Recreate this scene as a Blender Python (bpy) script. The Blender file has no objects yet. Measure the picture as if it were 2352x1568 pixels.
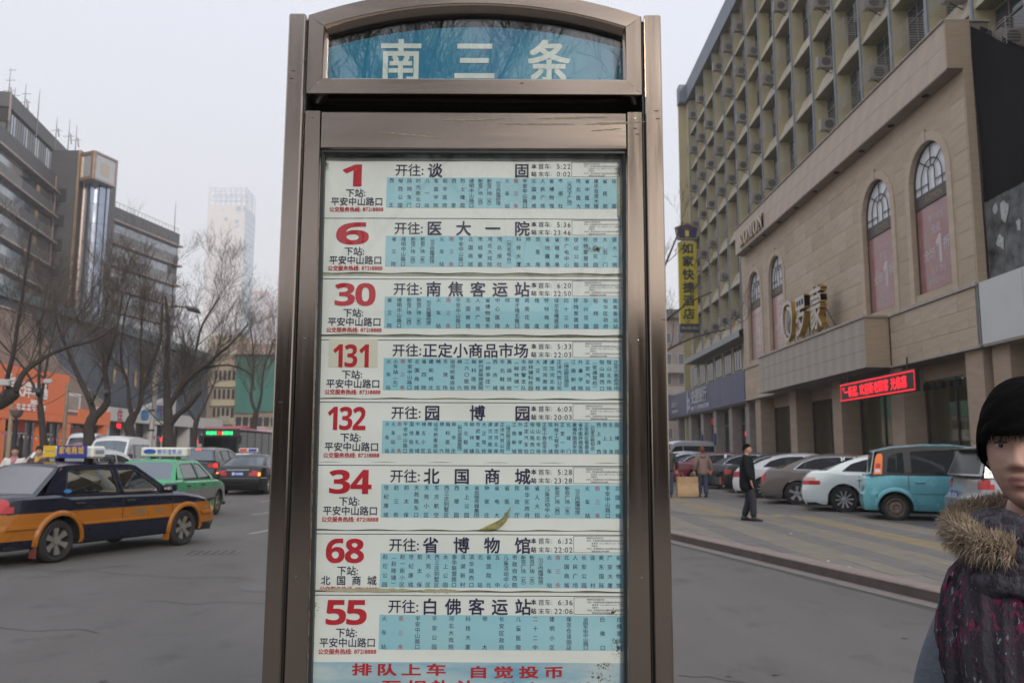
import bpy, math, random
from math import sin, cos, pi, radians, sqrt, atan2
from mathutils import Vector, Matrix
from mathutils.geometry import tessellate_polygon

S = bpy.context.scene
COL = S.collection
random.seed(7)

# ------------------------------------------------------------------ camera
cam_d = bpy.data.cameras.new('camera')
cam = bpy.data.objects.new('camera', cam_d); COL.objects.link(cam)
cam.location = (0, 0, 1.78)
PITCH = math.atan(259 / 1950.)
cam.rotation_euler = (Matrix.Rotation(pi / 2 + PITCH, 3, 'X') @ Matrix.Rotation(radians(0.25), 3, 'Z')).to_euler()
cam_d.sensor_width = 36; cam_d.lens = 36 * 1950 / 2352.
cam_d.clip_start = .05; cam_d.clip_end = 5000
cam_d.dof.use_dof = True; cam_d.dof.focus_distance = 2.02; cam_d.dof.aperture_fstop = 8.5
S.camera = cam
S.view_settings.view_transform = 'Standard'; S.view_settings.look = 'None'
S.view_settings.exposure = -0.04; S.view_settings.gamma = 1
S.view_settings.use_curve_mapping = False

# ------------------------------------------------------------------ sky and sun: thin overcast winter haze, weak low sun behind the camera
SUN_EL, SUN_AZ = radians(23), radians(156)      # azimuth measured clockwise from +Y: behind the camera
w = bpy.data.worlds.new('World'); S.world = w; w.use_nodes = True
nt = w.node_tree; nt.nodes.clear()
sky = nt.nodes.new('ShaderNodeTexSky'); sky.sky_type = 'NISHITA'; sky.sun_disc = False
sky.sun_elevation = SUN_EL; sky.sun_rotation = SUN_AZ
sky.air_density = 1.0; sky.dust_density = 6.0; sky.altitude = 80
tc = nt.nodes.new('ShaderNodeTexCoord'); sep = nt.nodes.new('ShaderNodeSeparateXYZ')
nt.links.new(tc.outputs['Generated'], sep.inputs[0])
ramp = nt.nodes.new('ShaderNodeValToRGB')      # the overcast veil: warm grey at the horizon, faintly blue above
ramp.color_ramp.elements[0].position = 0.0; ramp.color_ramp.elements[0].color = (.735, .72, .715, 1)
ramp.color_ramp.elements[1].position = 1.0; ramp.color_ramp.elements[1].color = (1.22, 1.27, 1.38, 1)
e_ = ramp.color_ramp.elements.new(.5); e_.color = (.83, .87, .98, 1)
nt.links.new(sep.outputs['Z'], ramp.inputs[0])
vm = nt.nodes.new('ShaderNodeVectorMath'); vm.operation = 'SCALE'; vm.inputs['Scale'].default_value = 10.0
nt.links.new(ramp.outputs[0], vm.inputs[0])
mx = nt.nodes.new('ShaderNodeMixRGB'); mx.inputs[0].default_value = .88
nt.links.new(sky.outputs[0], mx.inputs[1]); nt.links.new(vm.outputs[0], mx.inputs[2])
bg = nt.nodes.new('ShaderNodeBackground'); bg.inputs['Strength'].default_value = 0.114
out = nt.nodes.new('ShaderNodeOutputWorld')
nt.links.new(mx.outputs[0], bg.inputs[0]); nt.links.new(bg.outputs[0], out.inputs[0])
sun_d = bpy.data.lights.new('sun', 'SUN'); sun_d.energy = 1.8; sun_d.angle = radians(12); sun_d.color = (1, .91, .80)
sun = bpy.data.objects.new('sun', sun_d); COL.objects.link(sun)
sdir = Vector((sin(SUN_AZ) * cos(SUN_EL), cos(SUN_AZ) * cos(SUN_EL), sin(SUN_EL)))
sun.rotation_euler = sdir.to_track_quat('Z', 'Y').to_euler(); sun.location = sdir * 50
S.cycles.use_denoising = True
S.cycles.volume_bounces = 3; S.cycles.max_bounces = 8; S.cycles.transparent_max_bounces = 24; S.cycles.glossy_bounces = 4
S.cycles.caustics_reflective = False; S.cycles.caustics_refractive = False

# ------------------------------------------------------------------ materials
def inp(n, *names):
    for k in names:
        if k in n.inputs: return n.inputs[k]
def mat(name, col, rough=.6, metal=0., spec=.5, var=0., vscale=3., col2=None, bump=0., bscale=40., emit=None, estr=1., coat=0., stretch=None, coords='Object', rvar=0.):
    m = bpy.data.materials.new(name); m.use_nodes = True
    t = m.node_tree; b = t.nodes['Principled BSDF']
    b.inputs['Base Color'].default_value = (*col, 1); b.inputs['Roughness'].default_value = rough
    b.inputs['Metallic'].default_value = metal
    inp(b, 'Specular IOR Level', 'Specular').default_value = spec
    if coat: inp(b, 'Coat Weight', 'Clearcoat').default_value = coat
    if emit is not None:
        inp(b, 'Emission Color', 'Emission').default_value = (*emit, 1); b.inputs['Emission Strength'].default_value = estr
    if var or bump or col2 or rvar:
        co = t.nodes.new('ShaderNodeTexCoord'); src = co.outputs[coords]
        if stretch:
            mp = t.nodes.new('ShaderNodeMapping'); mp.inputs['Scale'].default_value = stretch
            t.links.new(src, mp.inputs[0]); src = mp.outputs[0]
        def noise(sc, det=6, r=.6):
            n = t.nodes.new('ShaderNodeTexNoise'); n.inputs['Scale'].default_value = sc
            n.inputs['Detail'].default_value = det; n.inputs['Roughness'].default_value = r
            t.links.new(src, n.inputs['Vector']); return n
        if var or col2:
            n = noise(vscale); r = t.nodes.new('ShaderNodeMapRange')
            r.inputs[1].default_value = .3; r.inputs[2].default_value = .7
            t.links.new(n.outputs[0], r.inputs[0])
            x = t.nodes.new('ShaderNodeMixRGB')
            c2 = col2 or tuple(max(0, c * (1 - var)) for c in col)
            c1 = col if col2 else tuple(min(1, c * (1 + var * .6)) for c in col)
            x.inputs[1].default_value = (*c1, 1); x.inputs[2].default_value = (*c2, 1)
            t.links.new(r.outputs[0], x.inputs[0]); t.links.new(x.outputs[0], b.inputs['Base Color'])
        if rvar:
            n = noise(vscale * 1.7); r = t.nodes.new('ShaderNodeMapRange')
            r.inputs[1].default_value = .3; r.inputs[2].default_value = .7
            r.inputs[3].default_value = max(.02, rough - rvar); r.inputs[4].default_value = min(1, rough + rvar)
            t.links.new(n.outputs[0], r.inputs[0]); t.links.new(r.outputs[0], b.inputs['Roughness'])
        if bump:
            n = noise(bscale, 4); bp = t.nodes.new('ShaderNodeBump'); bp.inputs['Strength'].default_value = bump
            bp.inputs['Distance'].default_value = .02
            t.links.new(n.outputs[0], bp.inputs['Height']); t.links.new(bp.outputs[0], b.inputs['Normal'])
    return m
def asphalt_mat(name, c1, c2, c3):
    m = mat(name, c1, .86); t = m.node_tree; b = t.nodes['Principled BSDF']; co = t.nodes.new('ShaderNodeTexCoord')
    def noise(sc, st, det=5):
        mp = t.nodes.new('ShaderNodeMapping'); mp.inputs['Scale'].default_value = st; t.links.new(co.outputs['Object'], mp.inputs[0])
        n = t.nodes.new('ShaderNodeTexNoise'); n.inputs['Scale'].default_value = sc; n.inputs['Detail'].default_value = det; n.inputs['Roughness'].default_value = .65; t.links.new(mp.outputs[0], n.inputs['Vector']); return n.outputs[0]
    def rg(s, a, b_): r = t.nodes.new('ShaderNodeMapRange'); r.inputs[1].default_value = a; r.inputs[2].default_value = b_; t.links.new(s, r.inputs[0]); return r.outputs[0]
    def mx_(f, a, c):
        x = t.nodes.new('ShaderNodeMixRGB'); t.links.new(f, x.inputs[0])
        for i, v in ((1, a), (2, c)):
            if isinstance(v, tuple): x.inputs[i].default_value = (*v, 1)
            else: t.links.new(v, x.inputs[i])
        return x.outputs[0]
    a = mx_(rg(noise(.35, (1.6, .45, 1)), .35, .68), c1, c2)      # wheel tracks and repairs, drawn out along the street
    a = mx_(rg(noise(1.7, (1, .7, 1), 8), .56, .76), a, c3)       # darker blotches
    a = mx_(rg(noise(60, (1, 1, 1), 3), .60, .78), a, tuple(v * 1.55 for v in c1))   # pale grit
    t.links.new(a, b.inputs['Base Color'])
    bp = t.nodes.new('ShaderNodeBump'); bp.inputs['Strength'].default_value = .5; bp.inputs['Distance'].default_value = .012
    t.links.new(noise(75, (1, 1, 1), 4), bp.inputs['Height']); t.links.new(bp.outputs[0], b.inputs['Normal']); return m
def glass_mat(name, tint=(1, 1, 1), refl=1.0, dark=0., rough=.0):
    m = bpy.data.materials.new(name); m.use_nodes = True; t = m.node_tree; t.nodes.clear()
    o = t.nodes.new('ShaderNodeOutputMaterial'); mixs = t.nodes.new('ShaderNodeMixShader')
    tr = t.nodes.new('ShaderNodeBsdfTransparent'); tr.inputs[0].default_value = (*tint, 1)
    gl = t.nodes.new('ShaderNodeBsdfGlossy'); gl.inputs['Roughness'].default_value = rough
    fr = t.nodes.new('ShaderNodeFresnel'); fr.inputs[0].default_value = 1.5
    ml = t.nodes.new('ShaderNodeMath'); ml.operation = 'MULTIPLY_ADD'; ml.inputs[1].default_value = refl; ml.inputs[2].default_value = dark
    ml.use_clamp = True
    t.links.new(fr.outputs[0], ml.inputs[0]); t.links.new(ml.outputs[0], mixs.inputs[0])
    t.links.new(tr.outputs[0], mixs.inputs[1]); t.links.new(gl.outputs[0], mixs.inputs[2]); t.links.new(mixs.outputs[0], o.inputs[0])
    return m

# ------------------------------------------------------------------ mesh builder
class MB:
    def __init__(s): s.v = []; s.f = []; s.m = []; s.xf = None; s.mi = 0
    def add(s, vs, fs):
        n = len(s.v)
        if s.xf is not None: vs = [tuple(s.xf @ Vector(p)) for p in vs]
        s.v.extend(tuple(p) for p in vs)
        for f in fs: s.f.append(tuple(i + n for i in f)); s.m.append(s.mi)
        return s
    def box(s, x0, x1, y0, y1, z0, z1):
        return s.add([(x0,y0,z0),(x1,y0,z0),(x1,y1,z0),(x0,y1,z0),(x0,y0,z1),(x1,y0,z1),(x1,y1,z1),(x0,y1,z1)],
                     [(0,3,2,1),(4,5,6,7),(0,1,5,4),(1,2,6,5),(2,3,7,6),(3,0,4,7)])
    def bbox(s, x0, x1, y0, y1, z0, z1, b):      # box with chamfered edges
        P = []
        for z, k in ((z0, b), (z0 + b, 0), (z1 - b, 0), (z1, b)):
            a0, a1, c0, c1 = x0 + k, x1 - k, y0 + k, y1 - k
            e = b if k == 0 else b * .4
            P.append([(a0+e,c0,z),(a1-e,c0,z),(a1,c0+e,z),(a1,c1-e,z),(a1-e,c1,z),(a0+e,c1,z),(a0,c1-e,z),(a0,c0+e,z)])
        return s.loft(P, True, True)
    def loft(s, rings, closed=True, caps=False):
        n = len(rings[0]); vs = [p for r in rings for p in r]; fs = []
        for i in range(len(rings) - 1):
            for j in range(n if closed else n - 1):
                a = i * n + j; b_ = i * n + (j + 1) % n
                fs.append((a, b_, b_ + n, a + n))
        if caps:
            fs.append(tuple(range(n))[::-1]); fs.append(tuple((len(rings) - 1) * n + j for j in range(n)))
        return s.add(vs, fs)
    def tube(s, pts, rad, n=8, caps=True):
        pts = [Vector(p) for p in pts]
        if not hasattr(rad, '__len__'): rad = [rad] * len(pts)
        rings = []; up = None
        for i, p in enumerate(pts):
            d = (pts[min(i + 1, len(pts) - 1)] - pts[max(i - 1, 0)])
            if d.length < 1e-9: d = Vector((0, 0, 1))
            d.normalize()
            if up is None: up = Vector((0, 0, 1)) if abs(d.z) < .9 else Vector((1, 0, 0))
            a = d.cross(up)
            if a.length < 1e-6: a = d.orthogonal()
            a.normalize(); b_ = d.cross(a); up = -b_ if False else up
            rings.append([tuple(p + (a * cos(2*pi*k/n) + b_ * sin(2*pi*k/n)) * rad[i]) for k in range(n)])
        return s.loft(rings, True, caps)
    def lathe(s, prof, n=24, axis='Z', c=(0, 0, 0)):
        rings = []
        for r, h in prof:
            ring = []
            for k in range(n):
                a = 2 * pi * k / n; x, y = r * cos(a), r * sin(a)
                p = {'Z': (x, y, h), 'Y': (x, h, y), 'X': (h, x, y)}[axis]
                ring.append((p[0] + c[0], p[1] + c[1], p[2] + c[2]))
            rings.append(ring)
        return s.loft(rings, True, False)
    def poly(s, outer, holes=(), f=lambda p: (p[0], p[1], 0)):
        pl = [[Vector((p[0], p[1], 0)) for p in outer]] + [[Vector((p[0], p[1], 0)) for p in h] for h in holes]
        tri = tessellate_polygon(pl); vs = [f(p) for l in pl for p in l]
        return s.add(vs, [tuple(t) for t in tri])
    def prism(s, outer, f0, f1, holes=()):       # f0 / f1 map the 2D outline to the two faces
        s.poly(outer, holes, f0); s.poly(outer, holes, f1)
        for l in [outer] + list(holes):
            n = len(l); s.add([f0(p) for p in l] + [f1(p) for p in l], [(i, (i + 1) % n, (i + 1) % n + n, i + n) for i in range(n)])
        return s
    def build(s, name, m, parent=None, smooth=False, mats=None, loc=None, angle=None):
        me = bpy.data.meshes.new(name); me.from_pydata(s.v, [], s.f)
        for x in (mats or [m]): me.materials.append(x)
        if mats:
            me.polygons.foreach_set('material_index', s.m)
        if smooth:
            me.polygons.foreach_set('use_smooth', [True] * len(me.polygons))
        me.update()
        o = link(name, me, parent)
        if smooth and angle is not False:
            try: me.set_sharp_from_angle(angle=radians(angle or 40))
            except Exception: pass
        if loc is not None: o.location = loc
        return o
def link(name, data, parent=None):
    o = bpy.data.objects.new(name, data); COL.objects.link(o)
    if parent is not None: o.parent = parent
    return o
def tag(o, label=None, cat=None, group=None, kind=None):
    if label: o['label'] = label
    if cat: o['category'] = cat
    if group: o['group'] = group
    if kind: o['kind'] = kind
    return o
def empty(name, loc=(0, 0, 0), rz=0., label=None, cat=None, group=None, rot=None):
    o = bpy.data.objects.new(name, None); COL.objects.link(o); o.location = loc
    o.rotation_euler = rot or (0, 0, rz); o.empty_display_size = .2
    return tag(o, label, cat, group)
def kids(o, _c={}):
    return [c for c in COL.objects if c.parent is o]
def copy_tree(root, loc, rz=0.):
    def rec(o, par):
        c = o.copy(); COL.objects.link(c)
        if par is not None: c.parent = par
        for ch in kids(o): rec(ch, c)
        return c
    c = rec(root, None); c.location = loc; c.rotation_euler = (0, 0, rz); return c
def round_poly(pts, r, n=3):
    out = []; N = len(pts)
    rs = r if hasattr(r, '__len__') else [r] * N
    for i in range(N):
        p0, p, p1 = Vector(pts[i-1]), Vector(pts[i]), Vector(pts[(i+1) % N])
        a = (p0 - p); b = (p1 - p); q = min(rs[i], a.length * .45, b.length * .45)
        if q < 1e-5: out.append(tuple(p)); continue
        A = p + a.normalized() * q; B = p + b.normalized() * q
        for k in range(n + 1):
            t = k / n; out.append(tuple(A * (1-t)**2 + p * 2*t*(1-t) + B * t*t))
    return out

# ------------------------------------------------------------------ lettering
_gl = {}
def glyph(ch, off=0.):
    k = (ch, round(off, 3))
    if k in _gl: return _gl[k]
    c = bpy.data.curves.new('t', 'FONT'); c.body = ch; c.size = 1; c.offset = off; c.resolution_u = 3
    o = bpy.data.objects.new('t', c); COL.objects.link(o)
    dg = bpy.context.evaluated_depsgraph_get(); ev = o.evaluated_get(dg); m = ev.to_mesh()
    vs = [(v.co.x, v.co.y) for v in m.vertices]; fs = [tuple(p.vertices) for p in m.polygons]
    ev.to_mesh_clear(); bpy.data.objects.remove(o); bpy.data.curves.remove(c)
    # drop doubles so that an outline can be extruded
    _gl[k] = (vs, fs); return _gl[k]
def is_cjk(ch): return ord(ch) > 0x2e00 and ord(ch) < 0x1f000
def adv(ch):
    if is_cjk(ch): return 1.0
    if ch == ' ': return .35
    vs, _ = glyph(ch)
    return (max(v[0] for v in vs) + .06) if vs else .35
def _lift(f, a, b, d, h):
    p = Vector(f(a, b, d)); n = (Vector(f(a + 1e-3, b, d)) - p).cross(Vector(f(a, b + 1e-3, d)) - p)
    return tuple(p + n.normalized() * h) if n.length > 0 else tuple(p)
def put_glyph(mb, ch, cx, cz, sx, sz, off=0., f=None, cell=True, depth=0.):
    """One glyph with its cell centre at (cx, cz), cell size (sx, sz); f maps (x, z) to 3D (x, z, d) with d = depth towards the viewer."""
    if off > .006 and is_cjk(ch):              # embolden by shifted copies, each a hair further out
        for q, (ax, az) in enumerate(((1, 1), (-1, 1), (1, -1), (-1, -1))):
            put_glyph(mb, ch, cx + ax * off * sx * .9, cz + az * off * sz * .9, sx, sz, 0., (lambda a, b, d, q=q: _lift(f, a, b, d, .00006 * q * max(1, sz * 8))), cell, depth)
        return
    vs, fs = glyph(ch, 0. if is_cjk(ch) and off > 0 else off)
    if not vs: return
    x0 = min(v[0] for v in vs); x1 = max(v[0] for v in vs); z0 = min(v[1] for v in vs); z1 = max(v[1] for v in vs)
    if cell and is_cjk(ch): P = [(cx + (v[0] - .5) * sx, cz + (v[1] - .38) * sz) for v in vs]
    elif cell: P = [(cx + (v[0] - (x0 + x1) / 2) * sx, cz + (v[1] - .35) * sz) for v in vs]
    else: P = [(cx + ((v[0] - x0) / max(1e-6, x1 - x0) - .5) * sx, cz + ((v[1] - z0) / max(1e-6, z1 - z0) - .5) * sz) for v in vs]
    if depth <= 0: mb.add([f(p[0], p[1], 0) for p in P], fs); return
    mb.add([f(p[0], p[1], depth) for p in P], fs)
    cnt = {}
    for fc in fs:
        for i in range(len(fc)):
            e = (fc[i], fc[(i + 1) % len(fc)]); key = (min(e), max(e)); cnt.setdefault(key, []).append(e)
    n = len(P); side = []
    for es in cnt.values():
        if len(es) == 1: a, b = es[0]; side.append((b, a, a + n, b + n))
    mb.add([f(p[0], p[1], depth) for p in P] + [f(p[0], p[1], 0) for p in P], side)
def text_line(mb, s, x0, zc, size, f, off=0., sx=1., width=None, depth=0.):
    """A horizontal line starting at x0, centred on zc; width spreads it to a total width."""
    tot = sum(adv(c) for c in s) * size * sx
    gap = 0.
    if width is not None and len(s) > 1:
        if width < tot: sx *= width / tot
        else: gap = (width - tot) / (len(s) - 1)
    x = x0
    for c in s:
        a = adv(c) * size * sx
        if c != ' ': put_glyph(mb, c, x + a / 2, zc, size * sx, size, off, f, True, depth)
        x += a + gap
    return x
def big_digits(s): return ''.join(chr(0x1D7EC + int(c)) if c.isdigit() else c for c in s)
def serif(s): return ''.join(chr(0x1D400 + ord(c) - 65) if 'A' <= c <= 'Z' else c for c in s)
# ================================================================== the bus stop sign
YF = 2.0                                        # front plane of the steel frame
CX = -.0965
M_steel = mat('brushed_steel', (.42, .35, .295), .14, 1., bump=.012, bscale=90, stretch=(14, 14, .5), col2=(.40, .34, .295), vscale=2.2, rvar=.05)
M_steel_h = mat('brushed_steel_across', (.46, .385, .325), .17, 1., bump=.010, bscale=90, stretch=(.5, 14, 14), col2=(.40, .34, .295), vscale=2.0, rvar=.05)
M_dark = mat('dark_recess', (.025, .022, .02), .7, 0., var=.3)
M_gasket = mat('rubber_gasket', (.02, .026, .028), .45, var=.2)
M_glass = glass_mat('cover_glass', (.99, 1, .995), .55, .0)
M_hglass = glass_mat('header_glass', (.96, .985, .98), 1.9, .0)
M_paper = mat('route_paper', (.82, .865, .87), .55, vscale=5, col2=(.76, .805, .79))
M_paper2 = mat('pasted_paper', (.70, .70, .60), .5, var=.04, vscale=12)
M_band = mat('pale_blue_print', (.28, .60, .74), .5, vscale=5, col2=(.37, .64, .73))
M_ink = mat('navy_ink', (.022, .018, .075), .5)
M_red = mat('red_ink', (.50, .012, .03), .45, var=.15, vscale=40)
M_pink = mat('faded_red_ink', (.50, .10, .16), .5)
M_backer = mat('grimy_backing_board', (.50, .51, .43), .7, col2=(.17, .16, .115), vscale=7, bump=.1, bscale=30)
M_hblue = mat('header_blue_print', (.004, .17, .36), .4, col2=(.03, .30, .44), vscale=6)
M_hwhite = mat('header_white_print', (.80, .84, .80), .5, col2=(.70, .76, .72), vscale=30)

sg = empty("bus_stop_sign", (CX, YF, .22), 0, 'tall steel framed bus stop sign listing eight routes under a blue header', 'bus stop sign')
def sp(mb, name, m, parent=sg, **k):            # build a part given in world coordinates under the sign
    mb.v = [(x - CX, y - YF, z - .22) for x, y, z in mb.v]
    return mb.build(name, m, parent, **k)
# posts: channel posts with a shadow groove
for sx_ in (-1, 1):
    a, b = CX + sx_ * .4655, CX + sx_ * .4235
    lo, hi = min(a, b), max(a, b)
    sp(MB().bbox(lo, hi, YF, YF + .13, .36, 2.873, .0035), 'post', M_steel, smooth=True)
    g0, g1 = (hi + .0004, hi + .0055) if sx_ < 0 else (lo - .0055, lo - .0004)
    sp(MB().box(g0, g1, YF + .012, YF + .12, .36, 2.86), 'gasket', M_gasket)
# arched header frame
R, half, zch, t = 1.245, .4175, 2.869, .044
zc0 = zch - sqrt(R * R - half * half)
def arc(r, h, n=28): return [(CX + r * sin(a), zc0 + r * cos(a)) for a in [(-1 + 2 * i / n) * math.asin(h / r) for i in range(n + 1)]]
out_a, in_a = arc(R, half), arc(R - t, half - t + .004)
def fr(mb, rings_pts):                           # a bevelled moulding between two outlines
    o_, i_ = rings_pts
    prof = [(0, .055), (0, .004), (.06, 0), (.90, 0), (1, .006), (1, .06)]
    mb.loft([[(o_[k][0] + (i_[k][0] - o_[k][0]) * u, YF + d, o_[k][1] + (i_[k][1] - o_[k][1]) * u) for u, d in prof] for k in range(len(o_))], False)
zb0, zb1 = 2.660, 2.7035
m = MB(); fr(m, (out_a, in_a)); sp(m, 'arched_top_rail', M_steel_h, smooth=True)
for s_ in (-1, 1):
    m = MB(); xo, xi = CX + s_ * half, CX + s_ * (half - t)
    fr(m, ([(xo, zb0), (xo, zch - .0006)], [(xi, zb1), (xi, in_a[0][1] - .0006)])); sp(m, 'header_stile', M_steel, smooth=True)
m = MB(); fr(m, ([(CX - half + .0008, zb0 - .0004), (CX + half - .0008, zb0 - .0004)], [(CX - half + t, zb1), (CX + half - t, zb1)])); sp(m, 'header_bottom_rail', M_steel_h, smooth=True)
hin = [(CX - half + t, zb1 - .01)] + arc(R - t + .004, half - t) + [(CX + half - t, zb1 - .01)]
hd = sp(MB().prism(hin, lambda p: (p[0], YF + .060, p[1]), lambda p: (p[0], YF + .066, p[1])), 'header_panel', M_dark)
# the printed header film hangs a little below the arch: a dark rim stays above it
fa = [(CX - .378, 2.697)] + [(CX + x * .378, 2.806 + .058 * (1 - x * x)) for x in [-1 + i / 12 for i in range(25)]] + [(CX + .378, 2.697)]
film = sp(MB().prism(fa, lambda p: (p[0], YF + .052, p[1]), lambda p: (p[0], YF + .056, p[1])), 'header_film', M_hblue, hd)
m = MB()
for ch, x in (('南', -.2865), ('三', -.0985), ('条', .0915)):
    m = MB(); put_glyph(m, ch, x, 2.7735, .112, .118, .022, lambda a, b, d: (a, YF + .0505 - d, b)); sp(m, 'stop_name', M_hwhite, hd)
sp(MB().prism(hin, lambda p: (p[0], YF + .040, p[1]), lambda p: (p[0], YF + .044, p[1])), 'header_glass', M_hglass)
# dark gap between header and case: top of the case, back sheet
sp(MB().box(CX - .4165, CX + .4165, YF + .135, YF + .15, 2.40, 2.86), 'back_plate', M_dark)
sp(MB().box(CX - .4165, CX + .4165, YF + .07, YF + .135, 2.66, 2.70), 'inner_shelf', M_dark)
# lower case frame
zt, zr = 2.6165, 2.5195
def xin(z, s_): return CX + s_ * (.3735 - .012 * (zr - z) / 1.25)
m = MB()
m.loft([[(CX + x, YF + d + .0005, z) for z, d in ((zt, .07), (zt, .004), (zt - .004, 0), (zr + .004, 0), (zr, .005), (zr, .03))] for x in (-.3745, .3745)], False)
sp(m, 'case_top_rail', M_steel_h, smooth=True)
for s_ in (-1, 1):
    m = MB(); rr = []
    for z in (zt, 2.2, 1.7, 1.2, .7, .5):
        xo, xi = CX + s_ * .4172, (CX + s_ * .3752 if z == zt else xin(z, s_))
        rr.append([(xo, YF + .07, z), (xo, YF + .004, z), (xo - s_ * .004, YF, z), (xi + s_ * .004, YF, z), (xi, YF + .005, z), (xi, YF + .03, z)])
    m.loft(rr, False); sp(m, 'case_stile', M_steel, smooth=True)
sp(MB().box(CX - .372, CX + .372, YF, YF + .05, .42, .50), 'case_bottom_rail', M_steel_h)
for s_ in (-1, 1):
    m = MB(); m.loft([[(xin(z, s_) - s_ * .0005, YF + .006, z), (xin(z, s_) - s_ * .006, YF + .012, z), (xin(z, s_) - s_ * .006, YF + .03, z)] for z in (zr, .5)], False)
    sp(m, 'glazing_bead', M_gasket)
sp(MB().box(CX - .3735, CX + .3735, YF + .007, YF + .03, zr - .006, zr - .0002), 'glazing_bead', M_gasket)
sp(MB().box(CX - .385, CX + .385, YF + .036, YF + .05, .5, 2.56), 'backing_board', M_backer)
sp(MB().box(CX - .378, CX + .378, YF + .012, YF + .016, .5, zr + .004), 'glass_cover', M_glass)

ROUTES = [
 ('1', 2.503, 2.354, '平安中山路口', '谈固', '5:22', '0:02', .048, 1.15, '西王 裕西公园 陆院东门 时光街北口 八一站 军医学院 和平医院 西里 烈士陵园 维明中山路口 新百广场(西) 新百广场(东) (习三内画博物馆) 火车站 *南三条 平安中山路口 北国商城 人民广场 省博物馆 市报社 (先天下广场) 河北医大 省中医院 建华百货大楼 省民航 谈固'),
 ('6', 2.355, 2.218, '平安中山路口', '医大一院', '5:36', '23:46', .082, 1.2, '省三院 维明中山路口 新百广场(西) 新百广场(东) (习三内画博物馆) 火车站 *南三条 平安中山路口 北国商城 市城管委 河北大戏院 河北报社 (河北电台) 科技大厦 师大 农垦局 省地震局 省粮食局 市广电中心 世纪公园 怀特家居城 世纪花园 大石门 医大一院'),
 ('30', 2.203, 2.066, '平安中山路口', '南焦客运站', '6:20', '22:50', .100, 1.2, '省三院 维明中山路口 新百广场(西) 新百广场(东) (习三内画博物馆) 火车站 *南三条 平安中山路口 北国商城 人民广场 省博物馆东 中心医院 师大 育才槐北路口 宾南花园 槐底 怀特商城 保龙仓槐底店 四十三中 怀特家居城 华兴花园 裕翔园 裕华区政府 南焦客运站'),
 ('131', 2.053, 1.912, '平安中山路口', '正定小商品市场', '5:33', '22:03', .094, 1.0, '火车站 火车站(北) *南三条 平安中山路口 北国商城 省四院 建和桥北 棉五 东货场 运河桥客运站 棉六 二六〇医院 胸科医院 新兴皮肤病医院 (柳辛庄) 西古城 华北鞋城 高级技校 (柳林铺) 市武警支队 柳林铺科技园 大正驾校 滹沱河南岸 滹沱河北岸 正洋汽贸公司 (瑞达假日酒店) 江南新城 外事学院 正定汽车站 (安通驾校) 恒山路西口 恒山北市场 正定小商品市场'),
 ('132', 1.903, 1.760, '平安中山路口', '园博园', '6:03', '20:03', .095, 1.0, '火车站 火车站北 *南三条 平安中山路口 国信投资 中基礼域 棉五小区 棉五 运河桥客运站 棉六 胸科医院 柳辛庄 (新兴皮肤病医院) 华北鞋城 柳林铺 市武警支队 大正驾校 滹沱河南岸 滹沱河北岸 正洋汽贸公司 (瑞达假日酒店) 江南新城 外事学院 正定汽车站 恒山路西口 恒山北市场 正定小商品市场 现代城 科技工程学院 正定一中 北城门 康福外国语学院 省中医肝病医院 正定新区管委会 (石家庄新铝业) 西上泽西 西上泽 东上泽 园博园'),
 ('34', 1.754, 1.604, '平安中山路口', '北国商城', '5:28', '23:28', .101, 1.2, '世纪康城 赵三街 前太保 天苑路东口 天苑小区 东方航空 西三庄别墅区 西翠园 水上公园 省出版传媒集团 钟家庄 省电大 省医院 民政厅 新华区政府 省人大招 儿童活动中心 新百广场(西) 新百广场(东) (习三内画博物馆) 火车站 *南三条 平安中山路口 北国商城'),
 ('68', 1.595, 1.466, '北国商城', '省博物馆', '6:32', '22:02', .090, 1.2, '赵佗公园 (赵陵铺) 赵一街小区 世纪康城 前太保 天苑小区 西三庄别墅区 水上公园 泰华联盟路口 滨湖新村 滨华路西口 北站 省医院北 五中 儿童活动中心 市政府西院 新百广场(北) 新百广场(东) (习三内画博物馆) 火车站 *南三条 北国商城 人民广场 长安公园 谈村 美东国际 广安大厦 省博物馆'),
 ('55', 1.456, 1.314, '平安中山路口', '白佛客运站', '6:36', '22:06', .095, 1.2, '火车站 *南三条 平安中山路口 平安公园 河北大戏院 科技大厦 师大 长安区政府 儿童医院 二十二中 建明小区 保龙仓谈固店 谈固东街中山路口 白佛口 白佛客运站')]
def wav(x, z):                                   # how far the paper stands off the board
    return .0012 + .0011 * sin(7.3 * x + 23 * z) * sin(11 * z + 2.1 * x) + .0008 * sin(31 * x - 9 * z + 1.7) + .0006 * sin(57 * z + 5 * x)
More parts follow.
